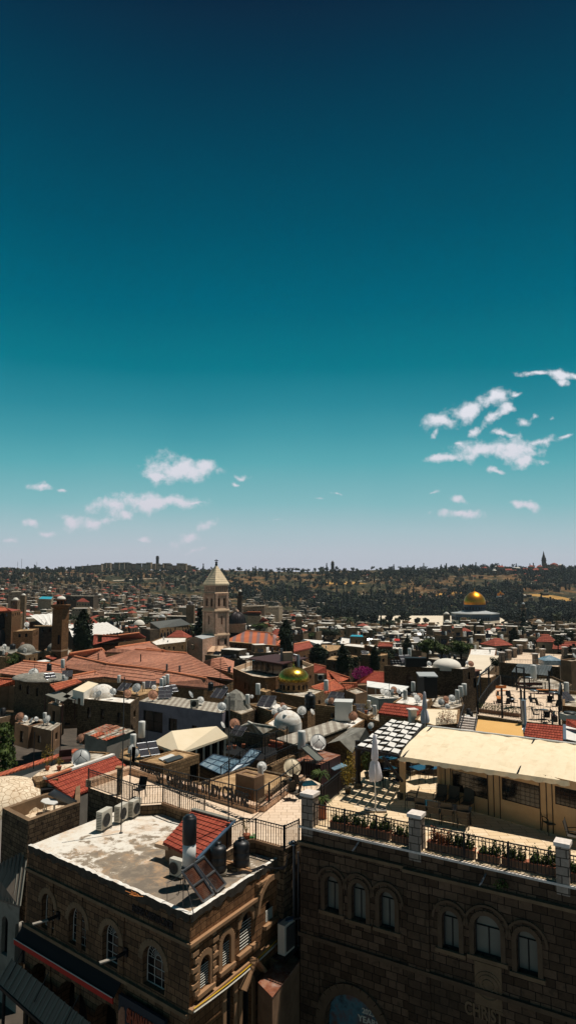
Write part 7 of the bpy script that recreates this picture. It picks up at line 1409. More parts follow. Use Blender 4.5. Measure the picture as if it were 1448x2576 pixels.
HP('garden_yard','dark sunken yard with plants behind the glass lean-to','D',[(250,740),(520,800),(720,720),(600,640),(330,640)],-16.2,'stone_old','dark_room',par=0,win=0)
for (x,y,lab) in ((300,720,'potted shrub left in the sunken yard'),(340,715,'potted shrub in the middle of the sunken yard'),(405,705,'potted shrub right in the sunken yard')): potplant('D',x,y,-15.4,lab,'leaf_dark',1.2,seed=x,n=260,rr=.5)
q = [P('D',585,690,-14.6),P('D',690,705,-14.6),P('D',690,680,-14.3),P('D',600,660,-14.3)]; tag(tile_roof('tiled_slope',q,'tiles_new',None,.3,.04),'tiny red tiled roof above the sunken yard','roof')
# corrugated roofs centre
q = [P('D',635,640,-14.2),P('D',800,690,-14.2),P('D',1178,545,-14.0),P('D',1045,512,-14.0)]; t = thing('corrugated_hall','long hall with a wide grey corrugated roof in the centre','building',(q[1].x,q[1].y,GZ)); MB().slab(q,.12).build('roof_sheet','corrugated',t); mb = MB(); mb.prism(ccw([(p.x,p.y) for p in (q[0].lerp(q[2],.02),q[1].lerp(q[3],.02),q[2].lerp(q[0],.02),q[3].lerp(q[1],.02))]),GZ,-14.4); mb.build('wall','stone_old',t)
q = [P('D',340,570,-15),P('D',545,610,-15),P('D',640,560,-14.6),P('D',440,520,-14.2)]; t = thing('timber_roof','weathered hipped sheet roof with pale battens left of the cream dome','roof',(q[1].x,q[1].y,-18)); pk = P('D',470,535,-14.0); mb = MB(); mb.poly([q[0],q[1],pk]).poly([q[1],q[2],pk]).poly([q[2],q[3],pk]).poly([q[3],q[0],pk]); mb.build('roof_sheet','corrugated',t); mb = MB()
for s_ in q: mb.strip(s_ + Vector((0,0,.05)),pk + Vector((0,0,.05)),.15,.08)
mb.build('battens','plaster_cream',t); MB().prism(ccw([(p.x,p.y) for p in q]),GZ,-15.1).build('wall','stone_old',t)
q = [P('D',1000,680,-15),P('D',1190,745,-15),P('D',1300,610,-14.2),P('D',1180,590,-13.8)]; t = thing('grey_pitched_roof','rough stone house with a pale grey pitched roof left of the pergola','house',(q[0].x,q[0].y,GZ)); pk0,pk1 = P('D',1100,655,-14.0),P('D',1290,565,-13.4); mb = MB(); mb.quad(q[1],P('D',1330,640,-14.8),pk1,pk0).quad(q[0],pk0,pk1,P('D',1170,560,-14.4)); mb.build('roof_sheet','lead_grey',t); mb = MB(); mb.add([tuple(q[0]),tuple(q[1]),tuple(pk0),(q[0].x,q[0].y,GZ),(q[1].x,q[1].y,GZ)],[(0,3,4,1),(0,1,2)]); mb.build('gable_wall','stone_tan',t)
H3('small_stone_house','small pale stone house with one window and a white cabinet beside it','D',(922,395),(1078,412),(1222,402),-14.5,'stone_tan','roof_dirty',par=.1,ops={3: [(2.0,2.9,-16.3,-15.2,0)]},frame='frame_white',win=0); p = P('D',1130,500,-15.6); HP('white_side_roof','long white flat roof running down to the right of the white cabinet','D',[(1000,530),(1180,570),(1310,490),(1220,400),(1100,430)],-15.7,'stone_tan','roof_white',par=.08,win=0)
t = thing('white_cabinet','tall white metal cabinet beside the small stone house','cabinet',p); MB().box((p.x,p.y,-14.65),(1.8,1.7,1.9),-.15).build('body','white_metal',t); MB().box((p.x,p.y,-13.65),(2.0,1.9,.08),-.15).build('lid','white_metal',t)
H3('terrace_plant_house','tan wall with yellow-green plants right of the white cabinet','D',(1225,440),(1310,480),(1392,440),-15.2,'stone_tan','roof_dirty',par=.4,win=0); potplant('D',1290,458,-15.3,'yellow-green terrace bush above the tan wall','leaf_yellow',1.2,seed=21,n=300,rr=.9)
H3('long_tan_wall_house','plain tan house left of the red roof behind the pergola','D',(1310,500),(1400,520),(1448,470),-15.4,'stone_tan','roof_dirty',par=.1,win=0)
# ---- raised bar terrace on the right ----
zt_ = -12.6; bt = HP('bar_terrace','raised roof terrace with pale floor and tall iron posts on the right','E',[(735,468),(1062,515),(1345,540),(1345,330),(900,250),(820,320)],zt_,'stone_tan','paving',cat='building',par=.0,win=0)
pe = [P('E',735,462,zt_),P('E',1055,505,zt_),P('E',1345,545,zt_),P('E',1345,330,zt_),P('E',900,250,zt_),P('E',820,330,zt_)]
rail('black iron railing along the front of the bar terrace',pe[:3],1.1,.14); rail('black iron railing on the far side of the bar terrace',[pe[3],pe[4],pe[5],pe[0]],1.1,.2)
fr_ = thing('post_frame','tall black iron post frame standing over the bar terrace','frame',pe[0]); mb = MB(); tops = []
for (x,y) in ((740,462),(915,490),(1055,505),(1080,520),(1330,545),(1340,440),(1255,330),(1075,300),(1020,290),(820,300),(760,360)): p = P('E',x,y,zt_); MB().box((p.x,p.y,zt_ + 1.3),(.13,.13,2.6),.3).build('post','iron',fr_)
for (a1_,b1_) in (((740,462),(760,360)),((760,360),(820,300)),((1020,290),(1075,300)),((1330,545),(1340,440))): A,B = P('E',*a1_,zt_) + Vector((0,0,2.5)),P('E',*b1_,zt_) + Vector((0,0,2.5)); MB().strip(A,B,.12,.12).build('beam','iron',fr_)
for (x,y,lab) in ((980,385,'round bistro table at the front of the bar terrace'),(1065,385,'round bistro table in the middle of the bar terrace'),(1145,320,'small round table by the dark benches'),(1215,470,'round table among chairs at the bar terrace corner'),(1285,335,'far round table on the bar terrace')): put(tbl_round,'E',x,y + 30,zt_,0,lab,'table','bistro tables',1.15)
for i,(x,y,rz) in enumerate(((975,370,20),(945,420,200),(1000,410,120),(1140,410,40),(1185,430,100),(1255,410,-30),(1160,500,60),(1230,520,180),(1290,440,-90))): put(chair_dark,'E',x,y,zt_,rz,['black chair by the orange benches','black chair at the left front railing of the bar','black chair beside the first bistro table','black chair left of the bar corner','black chair facing the corner table','black chair at the right of the corner table','black chair nearest the steel duct','black chair nearest the front bar railing','black chair at the right bar railing'][i],'chair','black bar chairs')
def bench(c,x,y,z,rz,L,mat,lab,back=True):
    p = P(c,x,y,z); t = thing('bench',lab,'bench',p,'wooden benches on the bar terrace'); t.rotation_euler = (0,0,0); r_ = rad(rz); u = Vector((math.cos(r_),math.sin(r_),0)); n_ = Vector((-u.y,u.x,0))
    s_ = MB()
    for k_ in range(3): s_.strip(p - u * L / 2 + n_ * (.13 * k_ - .13) + Vector((0,0,.45)),p + u * L / 2 + n_ * (.13 * k_ - .13) + Vector((0,0,.45)),.11,.04)
    s_.build('seat',mat,t)
    for s1_ in (-.42,.42): MB().box(tuple(p + u * L * s1_ + Vector((0,0,.22))),(.08,.36,.42),r_).build('leg','iron',t)
    if back: s_ = MB(); s_.strip(p - u * L / 2 + n_ * .24 + Vector((0,0,.8)),p + u * L / 2 + n_ * .24 + Vector((0,0,.8)),.04,.3); s_.build('backrest',mat,t)
bench('E',890,375,zt_,75,1.6,'wood_orange','orange wooden bench nearest the front of the bar terrace'); bench('E',915,325,zt_,10,1.2,'wood_orange','orange wooden bench behind the first one'); bench('E',1200,345,zt_,-8,2.6,'wood_dark','dark red backless bench in the middle of the bar terrace',False); bench('E',1120,300,zt_,-6,2.6,'wood_dark','dark red bench along the far wall of the bar'); bench('E',1240,318,zt_,-6,2.2,'wood_orange','orange topped bench along the far wall of the bar',False)
bench('E',1290,510,zt_,80,1.1,'wood_dark','dark bench in the bar terrace corner')
m = MB(); A,B = P('E',745,450,zt_),P('E',1050,490,zt_); r_ = random.Random(2)
for k_ in range(12): q = A.lerp(B,(k_ + .5) / 12); leaves(m,(q.x,q.y + .3,q.z + .55),.3,.25,.4,60,.05,r_,0,0)
t = thing('hedge_planter','row of leafy plants behind the front railing of the bar terrace','planter',A); m.build('plants','leaf_mid',t); MB().strip(A + Vector((0,.3,.15)),B + Vector((0,.3,.15)),.4,.3).build('trough','trough',t)
tag(MB().slab([P('E',722,582,-12.4),P('E',1070,625,-12.4),P('E',1052,535,-13.0 + .9),P('E',740,500,-12.1)],.06).build('yellow_awning','canvas_yellow'),'yellow ochre awning in front of the bar terrace','awning')
q = [P('E',1072,622,-11.9),P('E',1350,658,-11.9),P('E',1348,548,-11.2),P('E',1090,526,-11.2)]; tag(tile_roof('tiled_lean_to',q,'tiles_new',None,.26,.04,.1,ridge=False),'small bright red tiled lean-to beside the yellow awning','roof'); mb = MB(); mb.strip(q[1] + Vector((.15,0,0)),q[2] + Vector((.15,0,0)),.2,.3); tag(mb.build('grey_flashing','blue_metal'),'grey metal edge strip right of the small red lean-to','flashing')
p = P('E',1060,560,-12.4); tag(MB().tube([p + Vector((-.15,-.3,-.2)),p + Vector((.1,-.1,0)),p + Vector((.15,0,.3)),p + Vector((.15,0,2.2))],.2,10).build('steel_duct','steel'),'shiny steel exhaust duct rising beside the yellow awning','duct')
tag(MB().slab([P('E',1370,640,-12),P('E',1500,670,-12),P('E',1500,560,-11.6),P('E',1370,545,-11.6)],.06).build('pale_awning','canvas_white'),'pale pinkish awning at the right picture edge','awning'); tag(MB().slab([P('E',1372,540,-11.4),P('E',1500,575,-11.4),P('E',1500,510,-11),P('E',1375,495,-11)],.06).build('red_awning','tiles_new'),'red roof strip above the pale awning','roof')
p = P('E',1405,490,-11.6); t = thing('round_fan_unit','white round topped ventilation unit at the right edge','ventilator',p); MB().box((p.x,p.y,p.z + .1),(1.3,1.0,.5),.2).build('casing','casing',t); MB().lathe((p.x,p.y,p.z + .35),[(.5,0),(.5,.12),(.1,.16)],18).build('fan_grille','grille',t)
st2 = thing('roof_stairs','white steps with dark rails climbing to the bar terrace','stairs',P('E',650,570,-14))
for i in range(7): A,B = P('E',600 + i * 3,590 - i * 18,-13.6 + i * .16),P('E',712 + i * 3,598 - i * 17,-13.6 + i * .16); mb = MB(); mb.strip(A,B,.42,.12); mb.build('step','cap_stone',st2)
for (xa,ya,xb,yb) in ((590,560,640,395),(712,580,735,440)): A,B = P('E',xa,ya,-12.9),P('E',xb,yb,-11.6); MB().strip(A,B,.08,.08).strip(A - Vector((0,0,.8)),B - Vector((0,0,.8)),.08,.12).build('handrail','iron',st2)
# lower bar behind: pergola of laths, stone terrace with pillars, dark building
q = [P('Q',878,862,-14.2),P('Q',1192,893,-14.2),P('Q',1228,806,-13.8),P('Q',930,790,-13.8)]; lp = thing('lath_pergola','grey lath pergola roof over the stone wall on the right','pergola',q[0]); 
mb = MB()
for i in range(13): mb.strip(bil(q,i / 12,0),bil(q,i / 12,1),.12,.06)
mb.build('lath','grey_metal',lp); mb = MB()
for i in range(19): mb.strip(bil(q,0,i / 18) + Vector((0,0,.07)),bil(q,1,i / 18) + Vector((0,0,.07)),.1,.05)
mb.build('cross_laths','lead_roof',lp)
for s_ in (q[0],q[1],q[2]): MB().tube([s_,s_ - Vector((0,0,3.5))],.1,5).build('post','iron',lp)
HP('pillar_terrace','rubble stone building with a pale terrace lined by square pillars','Q',[(775,775),(1300,815),(1330,700),(950,680)],-15.6,'stone_old','paving',cat='building',par=.1,win=0)
for i,(x,y) in enumerate(((788,772),(848,750),(898,728),(948,700),(1150,738),(1085,785),(1345,720),(1440,735))): p = P('Q',x,y,-15.6); t = thing('square_pillar',['leftmost square pillar of the far pale terrace','second square pillar on the left side of the far terrace','third square pillar on the left side of the far terrace','farthest square pillar on the left side of the far terrace','tallest square pillar at the back of the far terrace','short square pillar beside the lath pergola','square pillar right of the glass pyramid','square pillar at the right edge of the far terrace'][i],'pillar',p,'square pillars of the far terrace'); MB().box((p.x,p.y,p.z + .8),(.75,.75,1.7),.2).build('shaft','stone_pier',t); MB().box((p.x,p.y,p.z + 1.7),(.95,.95,.15),.2).build('capstone','cap_stone',t)
rail('dark railing between the pillars of the far terrace',[P('Q',788,770,-15.5),P('Q',948,700,-15.5),P('Q',1150,720,-15.5),P('Q',1345,715,-15.5)],1.0,.25); rail('pale short railing on the near side of the far terrace',[P('Q',830,790,-15.4),P('Q',1085,800,-15.4)],.9,.25,mat='frame_white')
p = P('Q',1215,775,-15.4); t = thing('glass_pyramid','small glass pyramid skylight on the far terrace','skylight',p); r_ = 1.7; mb = MB(); vs = [(p.x - r_,p.y - r_,p.z + .5),(p.x + r_,p.y - r_,p.z + .5),(p.x + r_,p.y + r_,p.z + .5),(p.x - r_,p.y + r_,p.z + .5),(p.x,p.y,p.z + 1.3)]; mb.add(vs,[(0,1,4),(1,2,4),(2,3,4),(3,0,4)]).prism([(a_[0],a_[1]) for a_ in vs[:4]],p.z - .3,p.z + .5); mb.build('glass','skylight_glass',t)
H3('dark_right_building','dark flat building with stairs cut by the right edge','Q',(1308,750),(1400,765),(1600,740),-13.2,'plaster_brown','roof_dirty',cat='building',par=.2,win=0); H3('white_plaza_roof','pale roof with a low wall left of the far terrace','Q',(560,905),(690,912),(760,880),-17.8,'stone_tan','paving',par=.1,win=0)
HP('sunny_plaza','broad empty sunlit plaza roof right of the white dome','Q',[(430,900),(640,900),(760,760),(760,715),(500,705)],-21.5,'stone_tan','plaza_stone',z0=-30,cat='plaza',par=0,win=0); HP('plaza_back_wall','low brown wall building at the back of the sunlit plaza','Q',[(490,735),(725,745),(740,660),(510,655)],-22.3,'stone_lit','roof_white',z0=-32,par=.1,win=0)
rail('dark railing on the sunlit plaza',[P('Q',640,895,-21.3),P('Q',715,835,-21.3)],1.4,.3)
HP('lower_bar_terrace','lower bar terrace with a pale wall at the far right','E',[(1350,400),(1520,420),(1520,300),(1350,290)],-13.4,'stone_tan','roof_dirty',cat='building',par=.4,win=0); HP('bar_back_yard','yard behind the bar terrace with white tables','E',[(1000,250),(1330,300),(1420,250),(1280,190),(1040,190)],-14.6,'stone_old','roof_dirty',par=.3,win=0)
for (x,y,lab) in ((1112,228,'white round object on the yard behind the bar'),): put(tbl_round,'E',x,y + 30,-14.9,0,'pale round table in the yard behind the bar','table','bistro tables',1.6)
p = P('E',1142,245,-14.9); place(tank_w,p,0,1.6,'blue-white tank in the yard behind the bar','water tank','white water tanks on the rooftops')
# cypresses and trees of the middle distance
for (c,x,y,z,s,lab) in (('O',600 + 0,0,0,0,''),):
    pass
def tree(pr,c,x,ybase,z,s,lab,g):
    p = P(c,x,ybase,z); w_,h_ = s; k = CR[c][2] * p.y / FU; w_ *= 1.15; FOOT.append(((p.x,p.y),w_ * k * .45)); FOOT.append(((p.x * .95,p.y * .95),w_ * k * .35))
    s = (w_ * k / (2.4 if pr in tr_cyp else 5.6),w_ * k / (2.4 if pr in tr_cyp else 5.6),h_ * k / (9.9 if pr in tr_cyp else 6.3)); place(pr,p,x,s,lab,'tree',g)
tree(tr_cyp[0],'O',412,740,-27,(150,190),'broad dark cypress in front of the white tent','cypresses of the old city'); tree(tr_cyp[0],'O',655,830,-27,(120,270),'dark cypress left of the long-windowed house','cypresses of the old city'); tree(tr_cyp[0],'O',965,810,-26,(90,235),'slim cypress before the long-windowed house','cypresses of the old city'); tree(tr_cyp[0],'O',1275,672,-28,(75,190),'pointed cypress above the stone block','cypresses of the old city'); tree(tr_cyp[0],'O',105,640,-30,(120,320),'dark tall cypress right of the striped roof','cypresses of the old city')
tree(tr_cyp[0],'Q',900,672,-33,(80,200),'broad cypress in front of the golden shrine, right side','cypresses of the old city'); tree(tr_cyp[0],'Q',612,580,-44,(55,185),'slim tall cypress below the golden shrine','cypresses of the old city'); tree(tr_cyp[0],'Q',560,570,-44,(40,140),'smaller cypress left of the slim tall one','cypresses of the old city')
for (c,x,y,z,s,k_,lab) in (('O',750,850,-28,(130,220),1,'round tree right of the dark cypress pair'),('O',1090,740,-27,(150,170),1,'dark tree between the long-windowed house and the stone block'),('Q',130,750,-27,(170,200),0,'big green broadleaf tree above the stone block, left'),('Q',260,750,-27,(190,150),0,'green broadleaf tree behind the white dome'),('Q',430,760,-26,(200,190),0,'green broadleaf tree right of the white dome'),('Q',735,860,-21,(90,150),1,'dark tree beside the sunlit plaza'),('O',470,500,-36,(170,120),1,'dark grove tree right of the red hip roofs'),('O',560,500,-36,(150,110),1,'dark grove tree under the palm'),('O',1100,395,-44,(130,90),1,'round dark tree below the hillside ruins'),('O',340,505,-34,(100,70),0,'bright green round tree left of the grove'),('N',1180,425,-30,(160,85),0,'bright green round tree behind the striped roof'),('M',1140,370,-27,(150,120),1,'loose dark tree behind the white tent'),('Q',950,590,-38,(130,150),1,'large dark tree left of the wide red roof'),('Q',1290,680,-30,(110,170),1,'tree at the right before the dark building'),('N',1430,640,-27,(110,300),1,'dark tree at the right end of the striped roof'),('Q',740,590,-38,(90,60),0,'small green tree below the golden shrine'),('Q',1400,600,-34,(90,130),1,'dark tree at the right edge of the old city')): tree(tr_broad[k_],c,x,y,z,s,lab,'trees between the houses')
palm('O',700,420,-42,9,'palm tree with drooping crown in the old city',6.5,40); palm('M',1005,215,-30,6,'palm tree before the dark distant block',5.5,36); palm('M',925,620,-25,.5,'low palm beside the cypress foot',2.4,30)
p = P('D',1272,170,-20.5); t = thing('bougainvillea','bright magenta bougainvillea bush beside the cypress','plant',p); mb = MB(); leaves(mb,(p.x,p.y,p.z + .0),2.5,1.8,1.5,1500,.12,random.Random(1),0,0); mb.build('blossom','leaf_magenta',t)
# named houses of the middle right
HP('long_window_house','stone house with a band of tall windows behind the slim cypress','O',[(820,645),(1000,660),(1085,650),(1080,632),(840,628)],-22.5,'stone_tan','roof_earth',z0=-34,par=.2); HP('upper_stone_house','pale stone house with solar panels above the long-windowed one','O',[(640,556),(862,580),(865,548),(700,535)],-24,'stone_tan','roof_white',z0=-36,par=.2); HP('gable_stone_house','sunlit square stone house right of the solar roof','O',[(862,552),(950,572),(966,548),(900,540)],-24,'stone_tan','roof_white',z0=-36,par=.3); HP('earth_house','wide flat earthy roofed house left of the dark cypress','O',[(435,580),(520,618),(636,595),(634,555),(450,548)],-24.5,'stone_old','roof_earth',z0=-36,par=.1); HP('lower_earth_house','lower earthy roofed house behind the dark cypress','O',[(490,695),(640,705),(820,660),(700,642),(540,660)],-23.5,'stone_old','roof_earth',z0=-34,par=.1)
redlong('house with a square orange roof beside the white tent','O',(180,620),(372,575),(330,522),(180,548),-23,1.5,win=3); q = [P('O',x,y,z) for x,y,z in ((228,540,-22.5),(430,552,-22.5),(465,512,-22.2),(270,498,-21))]; t = thing('white_tent_roof','white pitched tent roof in the centre behind the orange roof','tent',(q[0].x,q[0].y,-30),'white tent roofs'); MB().slab(q,.2).build('canopy','canvas_white',t)
redlong('house with a flat salmon tiled roof behind the stone block','O',(988,570),(1132,572),(1135,540),(1000,532),-24,1,win=3); HP('blue_grey_house','blue-grey boxy house with a turquoise awning in the centre','O',[(622,540),(720,548),(725,490),(640,480)],-26,'blue_metal','roof_white',z0=-38,par=.2); tag(MB().slab([P('O',720,470,-25.5),P('O',850,475,-25.5),P('O',840,458,-25),P('O',740,456,-25)],.2).build('turquoise_awning','turquoise'),'turquoise awning behind the blue-grey house','awning'); tag(MB().slab([P('O',1145,512,-25.5),P('O',1200,515,-25.5),P('O',1200,495,-25),P('O',1148,492,-25)],.2).build('red_awning','red_fabric'),'small bright red awning right of the centre','awning')
# ================= far city, golden shrine, hillside =================
def dep(p): return p[1] * CPI + p[2] * SPI
# golden domed shrine on its platform
Yg = 830.0; zp_ = PD('Q',560,428,Yg).z; c_ = PD('Q',549,300,Yg)
pf = MB(); x0_,x1_ = PD('Q',-60,400,800).x,PD('Q',1150,400,800).x; pf.prism([(x0_,Yg - 48),(x1_ - 30,Yg - 40),(x1_,985),(x0_ - 40,985)],-100,zp_); FOOT.append(((c_.x + 20,870),60)); FOOT.append(((c_.x - 95,880),70)); FOOT.append(((c_.x + 120,880),70)); struct('stone_platform',pf,'plaza_stone','broad pale stone platform round the golden domed shrine')
sr = thing('golden_shrine','octagonal blue tiled shrine with a great golden dome','shrine',(c_.x,Yg,zp_)); def_ = None
zr_1 = PD('Q',549,338,Yg).z; R8 = 28.5
MB().lathe((c_.x,Yg,0),[(R8 * 1.0,zp_),(R8,zp_ + 4.2)],8,0,False,False,a0=.39).build('marble_base','plaster_cream',sr); MB().lathe((c_.x,Yg,0),[(R8,zp_ + 4.2),(R8,zr_1)],8,0,False,False,a0=.39).build('tiled_wall','tile_blue',sr)
MB().lathe((c_.x,Yg,0),[(R8 + .5,zr_1 - .6),(R8 + .5,zr_1 + .5),(R8 - .8,zr_1 + .5),(R8 - 1.5,zr_1 - .3),(13,zr_1 + 3.2)],8,0,False,False,a0=.39).build('lead_roof','lead_roof',sr)
zd0,zd1 = PD('Q',549,318,Yg).z,PD('Q',549,262,Yg).z; rD = 93 * .2835 * dep((0,Yg,-40)) / FU; MB().lathe((c_.x,Yg,0),[(rD * .98,zr_1 + 1),(rD * .98,zd1 - 1),(rD * 1.06,zd1 - .8),(rD * 1.06,zd1)],32,cap=False).build('drum','tile_blue',sr)
zt2_ = PD('Q',549,146,Yg).z; H_ = zt2_ - zd1; mb = MB(); mb.lathe((c_.x,Yg,zd1),[(rD * .99,0),(rD * 1.02,H_ * .12),(rD * 1.0,H_ * .3),(rD * .9,H_ * .52),(rD * .72,H_ * .72),(rD * .47,H_ * .88),(rD * .2,H_ * .97),(.05,H_ * 1.03)],36,0,True,False); mb.build('dome','gold_leaf',sr); MB().tube([(c_.x,Yg,zt2_),(c_.x,Yg,zt2_ + 4.5)],.25,5).lathe((c_.x,Yg,zt2_ + .5),[(.1,0),(.7,.6),(.1,1.2)],8).build('finial','gold_leaf',sr)
for f in range(8):
    an = .39 + math.pi / 8 + f * math.pi / 4
    if math.sin(an) > .3: continue
    for k_ in range(-3,4):
        r_ = R8 * math.cos(math.pi / 8); px_,py_ = c_.x + r_ * math.cos(an) - k_ * 2.9 * math.sin(an),Yg + r_ * math.sin(an) + k_ * 2.9 * math.cos(an); MB().box((px_,py_,zp_ + 6.6),(.3,1.5,3.6),an).build('window','dark_room',sr)
for k_ in range(12): an = math.pi + k_ * math.pi / 11; MB().box((c_.x + rD * math.cos(an),Yg + rD * math.sin(an),zd1 - 4.2),(.4,1.7,3.0),an).build('drum_window','dark_room',sr)
minaret('stone minaret with a pale dome right of the golden shrine','Q',979,420,243,770,40,298,'stone_far','lead_roof',-66); minaret('dark minaret with a wide balcony behind the ribbed dome','N',990,200,20,480,44,86,'stone_far_dark','dome_white',-60)
for (c,x,y,Y,r,lab) in (('Q',298,345,780,20,'small cream dome on the platform edge left of the shrine'),('Q',305,420,700,26,'low cream dome below the platform left of the shrine'),('Q',598,405,740,12,'tiny white dome in front of the shrine'),('Q',990,415,720,20,'pale dome at the foot of the minaret'),('Q',1115,418,720,26,'pale dome right of the minaret foot'),('Q',1155,500,520,42,'broad ribbed cream dome above the wide red roof'),('Q',20,500,480,26,'left one of two blue-white domes'),('Q',80,502,480,26,'right one of two blue-white domes'),('O',228,275,560,26,'sand coloured dome on the pale hospice row'),('N',945 * 0 + 515,165,420,30,'dark dome on a drum left of the bell tower'),('N',240,285,330,28,'shiny silver dome between flat roofs'),('M',155,120,330,26,'white cupola on a square stone church'),('M',232,74,400,18,'small white cupola behind the stone church'),('O',880,405,400,42,'white tent-like dome in the centre of the old city'),('O',862,430,390,30,'blue-white dome below the tent-like one')):
    z_ = PD(c,x,y,Y).z; vault(c,x,y,z_,r,r * CR[c][2] * Y / FU * .85,lab,'dome_dark' if 'dark' in lab else 'lead_roof' if 'blue' in lab or 'silver' in lab else 'dome_white'); p = PD(c,x,y,Y); w_ = r * CR[c][2] * Y / FU * 1.25; house('domed_hall','stone hall under the ' + lab.split(' on ')[0].replace('one of','of'),'building',[(p.x - w_,Y - w_),(p.x + w_,Y - w_ * 1.1),(p.x + w_,Y + w_),(p.x - w_,Y + w_)],z_ + .05,TZ(p.x,Y) - 1,'stone_far','roof_white',par=0)
for i,(c,L,F,R,z,wl_,rf_,lab,kw) in enumerate((('M',(640,80),(905,82),(955,75),-24,'stone_far_dark','roof_dirty','long dark block building far left of the bell tower',dict(floors=2)),('M',(370,108),(498,112),(520,85),-24,'stone_far_pale','turquoise','arcaded yellow building with a blue roof strip',dict(arch=1)),('M',(695,200),(850,200),(875,190),-28,'stone_far_pale','roof_white','cream villa with balcony before the palm',{}),('N',(1020,182),(1225,175),(1260,165),-33,'stone_far','roof_dirty','long pale hospice building right of the ribbed dome',dict(floors=2)),('N',(1230,190),(1365,185),(1400,178),-33,'stone_far_pale','roof_white','pale hospice with arched windows',dict(arch=1)),('N',(390,190),(485,190),(500,180),-33,'stone_far_pale','roof_white','two-storey pale house left of the bell tower',{}),('N',(265,275),(500,280),(520,265),-28,'stone_far_dark','roof_dirty','dark walled house behind the grey hall',{}),('Q',(172,470),(283,470),(300,462),-50,'stone_far','roof_white','square pinkish house below the two domes',{}),('Q',(750,492),(835,500),(850,490),-48,'stone_far_pale','roof_white','pale house with two windows right of the slim cypress',{}),('O',(1145,360),(1260,362),(1290,350),-52,'stone_far','roof_white','wide brown house at the foot of the wooded slope',{}),('M',(85,45),(200,40),(230,30),-18,'stone_far_dark','roof_dirty','tall tan apartment block at the far left',dict(floors=2)))): H3('city_house',lab,c,L,F,R,z,wl_,rf_,z0=-70,par=.5,**kw)
for a in (('wide red hipped roof right of the broad cypress','Q',(1020,560),(1250,580),(1200,530),(1070,528),-37,3,-60),('red pyramid roof left of the broad cypress','Q',(668,592),(760,592),(725,568),(705,568),-40,2.6,-60),('salmon roofed long house right of the ribbed dome','N',(1010,248),(1195,250),(1190,234),(1060,234),-30,2.6,-50),('red hipped roof villa in front of the dark block','M',(740,135),(870,140),(815,105),(790,104),-27,3,-45),('orange hipped house behind the green tree','N',(1170,328),(1268,318),(1225,294),(1200,294),-30,2.6,-45),('red roof house at the right of the orange hipped one','N',(1218,376),(1302,370),(1262,348),(1230,350),-29,2,-45)): redlong(a[0],a[1],a[2],a[3],a[4],a[5],a[6],a[7],z0=a[8],wall='stone_far_pale',win=5)
# scattered houses: a few kinds, each built once
def far_proto(seed,w_,d_,h,wall,roof,kind):
    rn = random.Random(seed); pts = [(-w_ / 2,-d_ / 2),(w_ / 2,-d_ / 2),(w_ / 2,d_ / 2),(-w_ / 2,d_ / 2)]; ops = {0: autowin(w_,0,h,rn,1.0,1.4,2.8),3: autowin(d_,0,h,rn,1.0,1.4,2.8),1: [],2: []}
    t = house('city_house','house','house',pts,h,-8,wall,roof,par=0 if kind in ('red','hip') else .45,ops=ops,foot=False,depth=.3,pane='dark_room')
    t.location = (0,0,0)
    for ch in t.children:
        ch.location = (0,0,-8)
    if kind == 'red': gable(t,pts,h + .1,2.0,'tiles_far',0,.4,1.0,.12)
    if kind == 'hip': hip(t,pts,h + .1,2.4,'tiles_far',.5,1.0,.12)
    if kind == 'dome': mb = MB(); mb.dome((0,0,h - .5),min(w_,d_) * .36,min(w_,d_) * .26,16,5); mb.build('dome','dome_white',t)
    if kind == 'step': MB().prism([(-w_ * .4,-d_ * .1),(w_ * .1,-d_ * .1),(w_ * .1,d_ * .4),(-w_ * .4,d_ * .4)],h - .4,h + 2.4,0,1).build('upper_room',[wall,'roof_white'],t)
    if kind in ('tank','step'):
        for k_ in range(3): MB().lathe((rn.uniform(0,w_ * .4),rn.uniform(-d_ * .35,d_ * .3),h - .4),[(.5,0),(.5,1.5),(.05,1.6)],8).build('roof_tank',rn.choice(['white_metal','iron','white_metal']),t)
        MB().add([(-w_ * .3,-d_ * .3,h),(-w_ * .05,-d_ * .3,h),(-w_ * .05,-d_ * .05,h + 1.2),(-w_ * .3,-d_ * .05,h + 1.2)],[(0,1,2,3)]).build('roof_collector','pane',t)
    return t
FK = [(1,11,9,6.5,'stone_far_pale','roof_white','tank','pale flat roofed house with roof tanks'),(2,9,8,7.5,'stone_far','roof_white','step','sandy flat house with a rooftop room'),(3,12,8,5.5,'stone_far_dark','roof_dirty','tank','dark stained flat house with roof tanks'),(4,10,8,6,'stone_far_pale','tiles_far','red','house with a red gabled roof'),(5,9,9,6.5,'stone_far','roof_white','dome','square house with a white cupola'),(6,8,8,8,'stone_far_pale','tiles_far','hip','house with a red hipped roof'),(7,13,9,6,'stone_far_dark','lead_grey','step','dull grey flat house with a rooftop room'),(8,9,7,7,'stone_far','roof_dirty','tank','tan stone house with a cluttered roof')]
protos = [far_proto(*k[:7]) for k in FK]
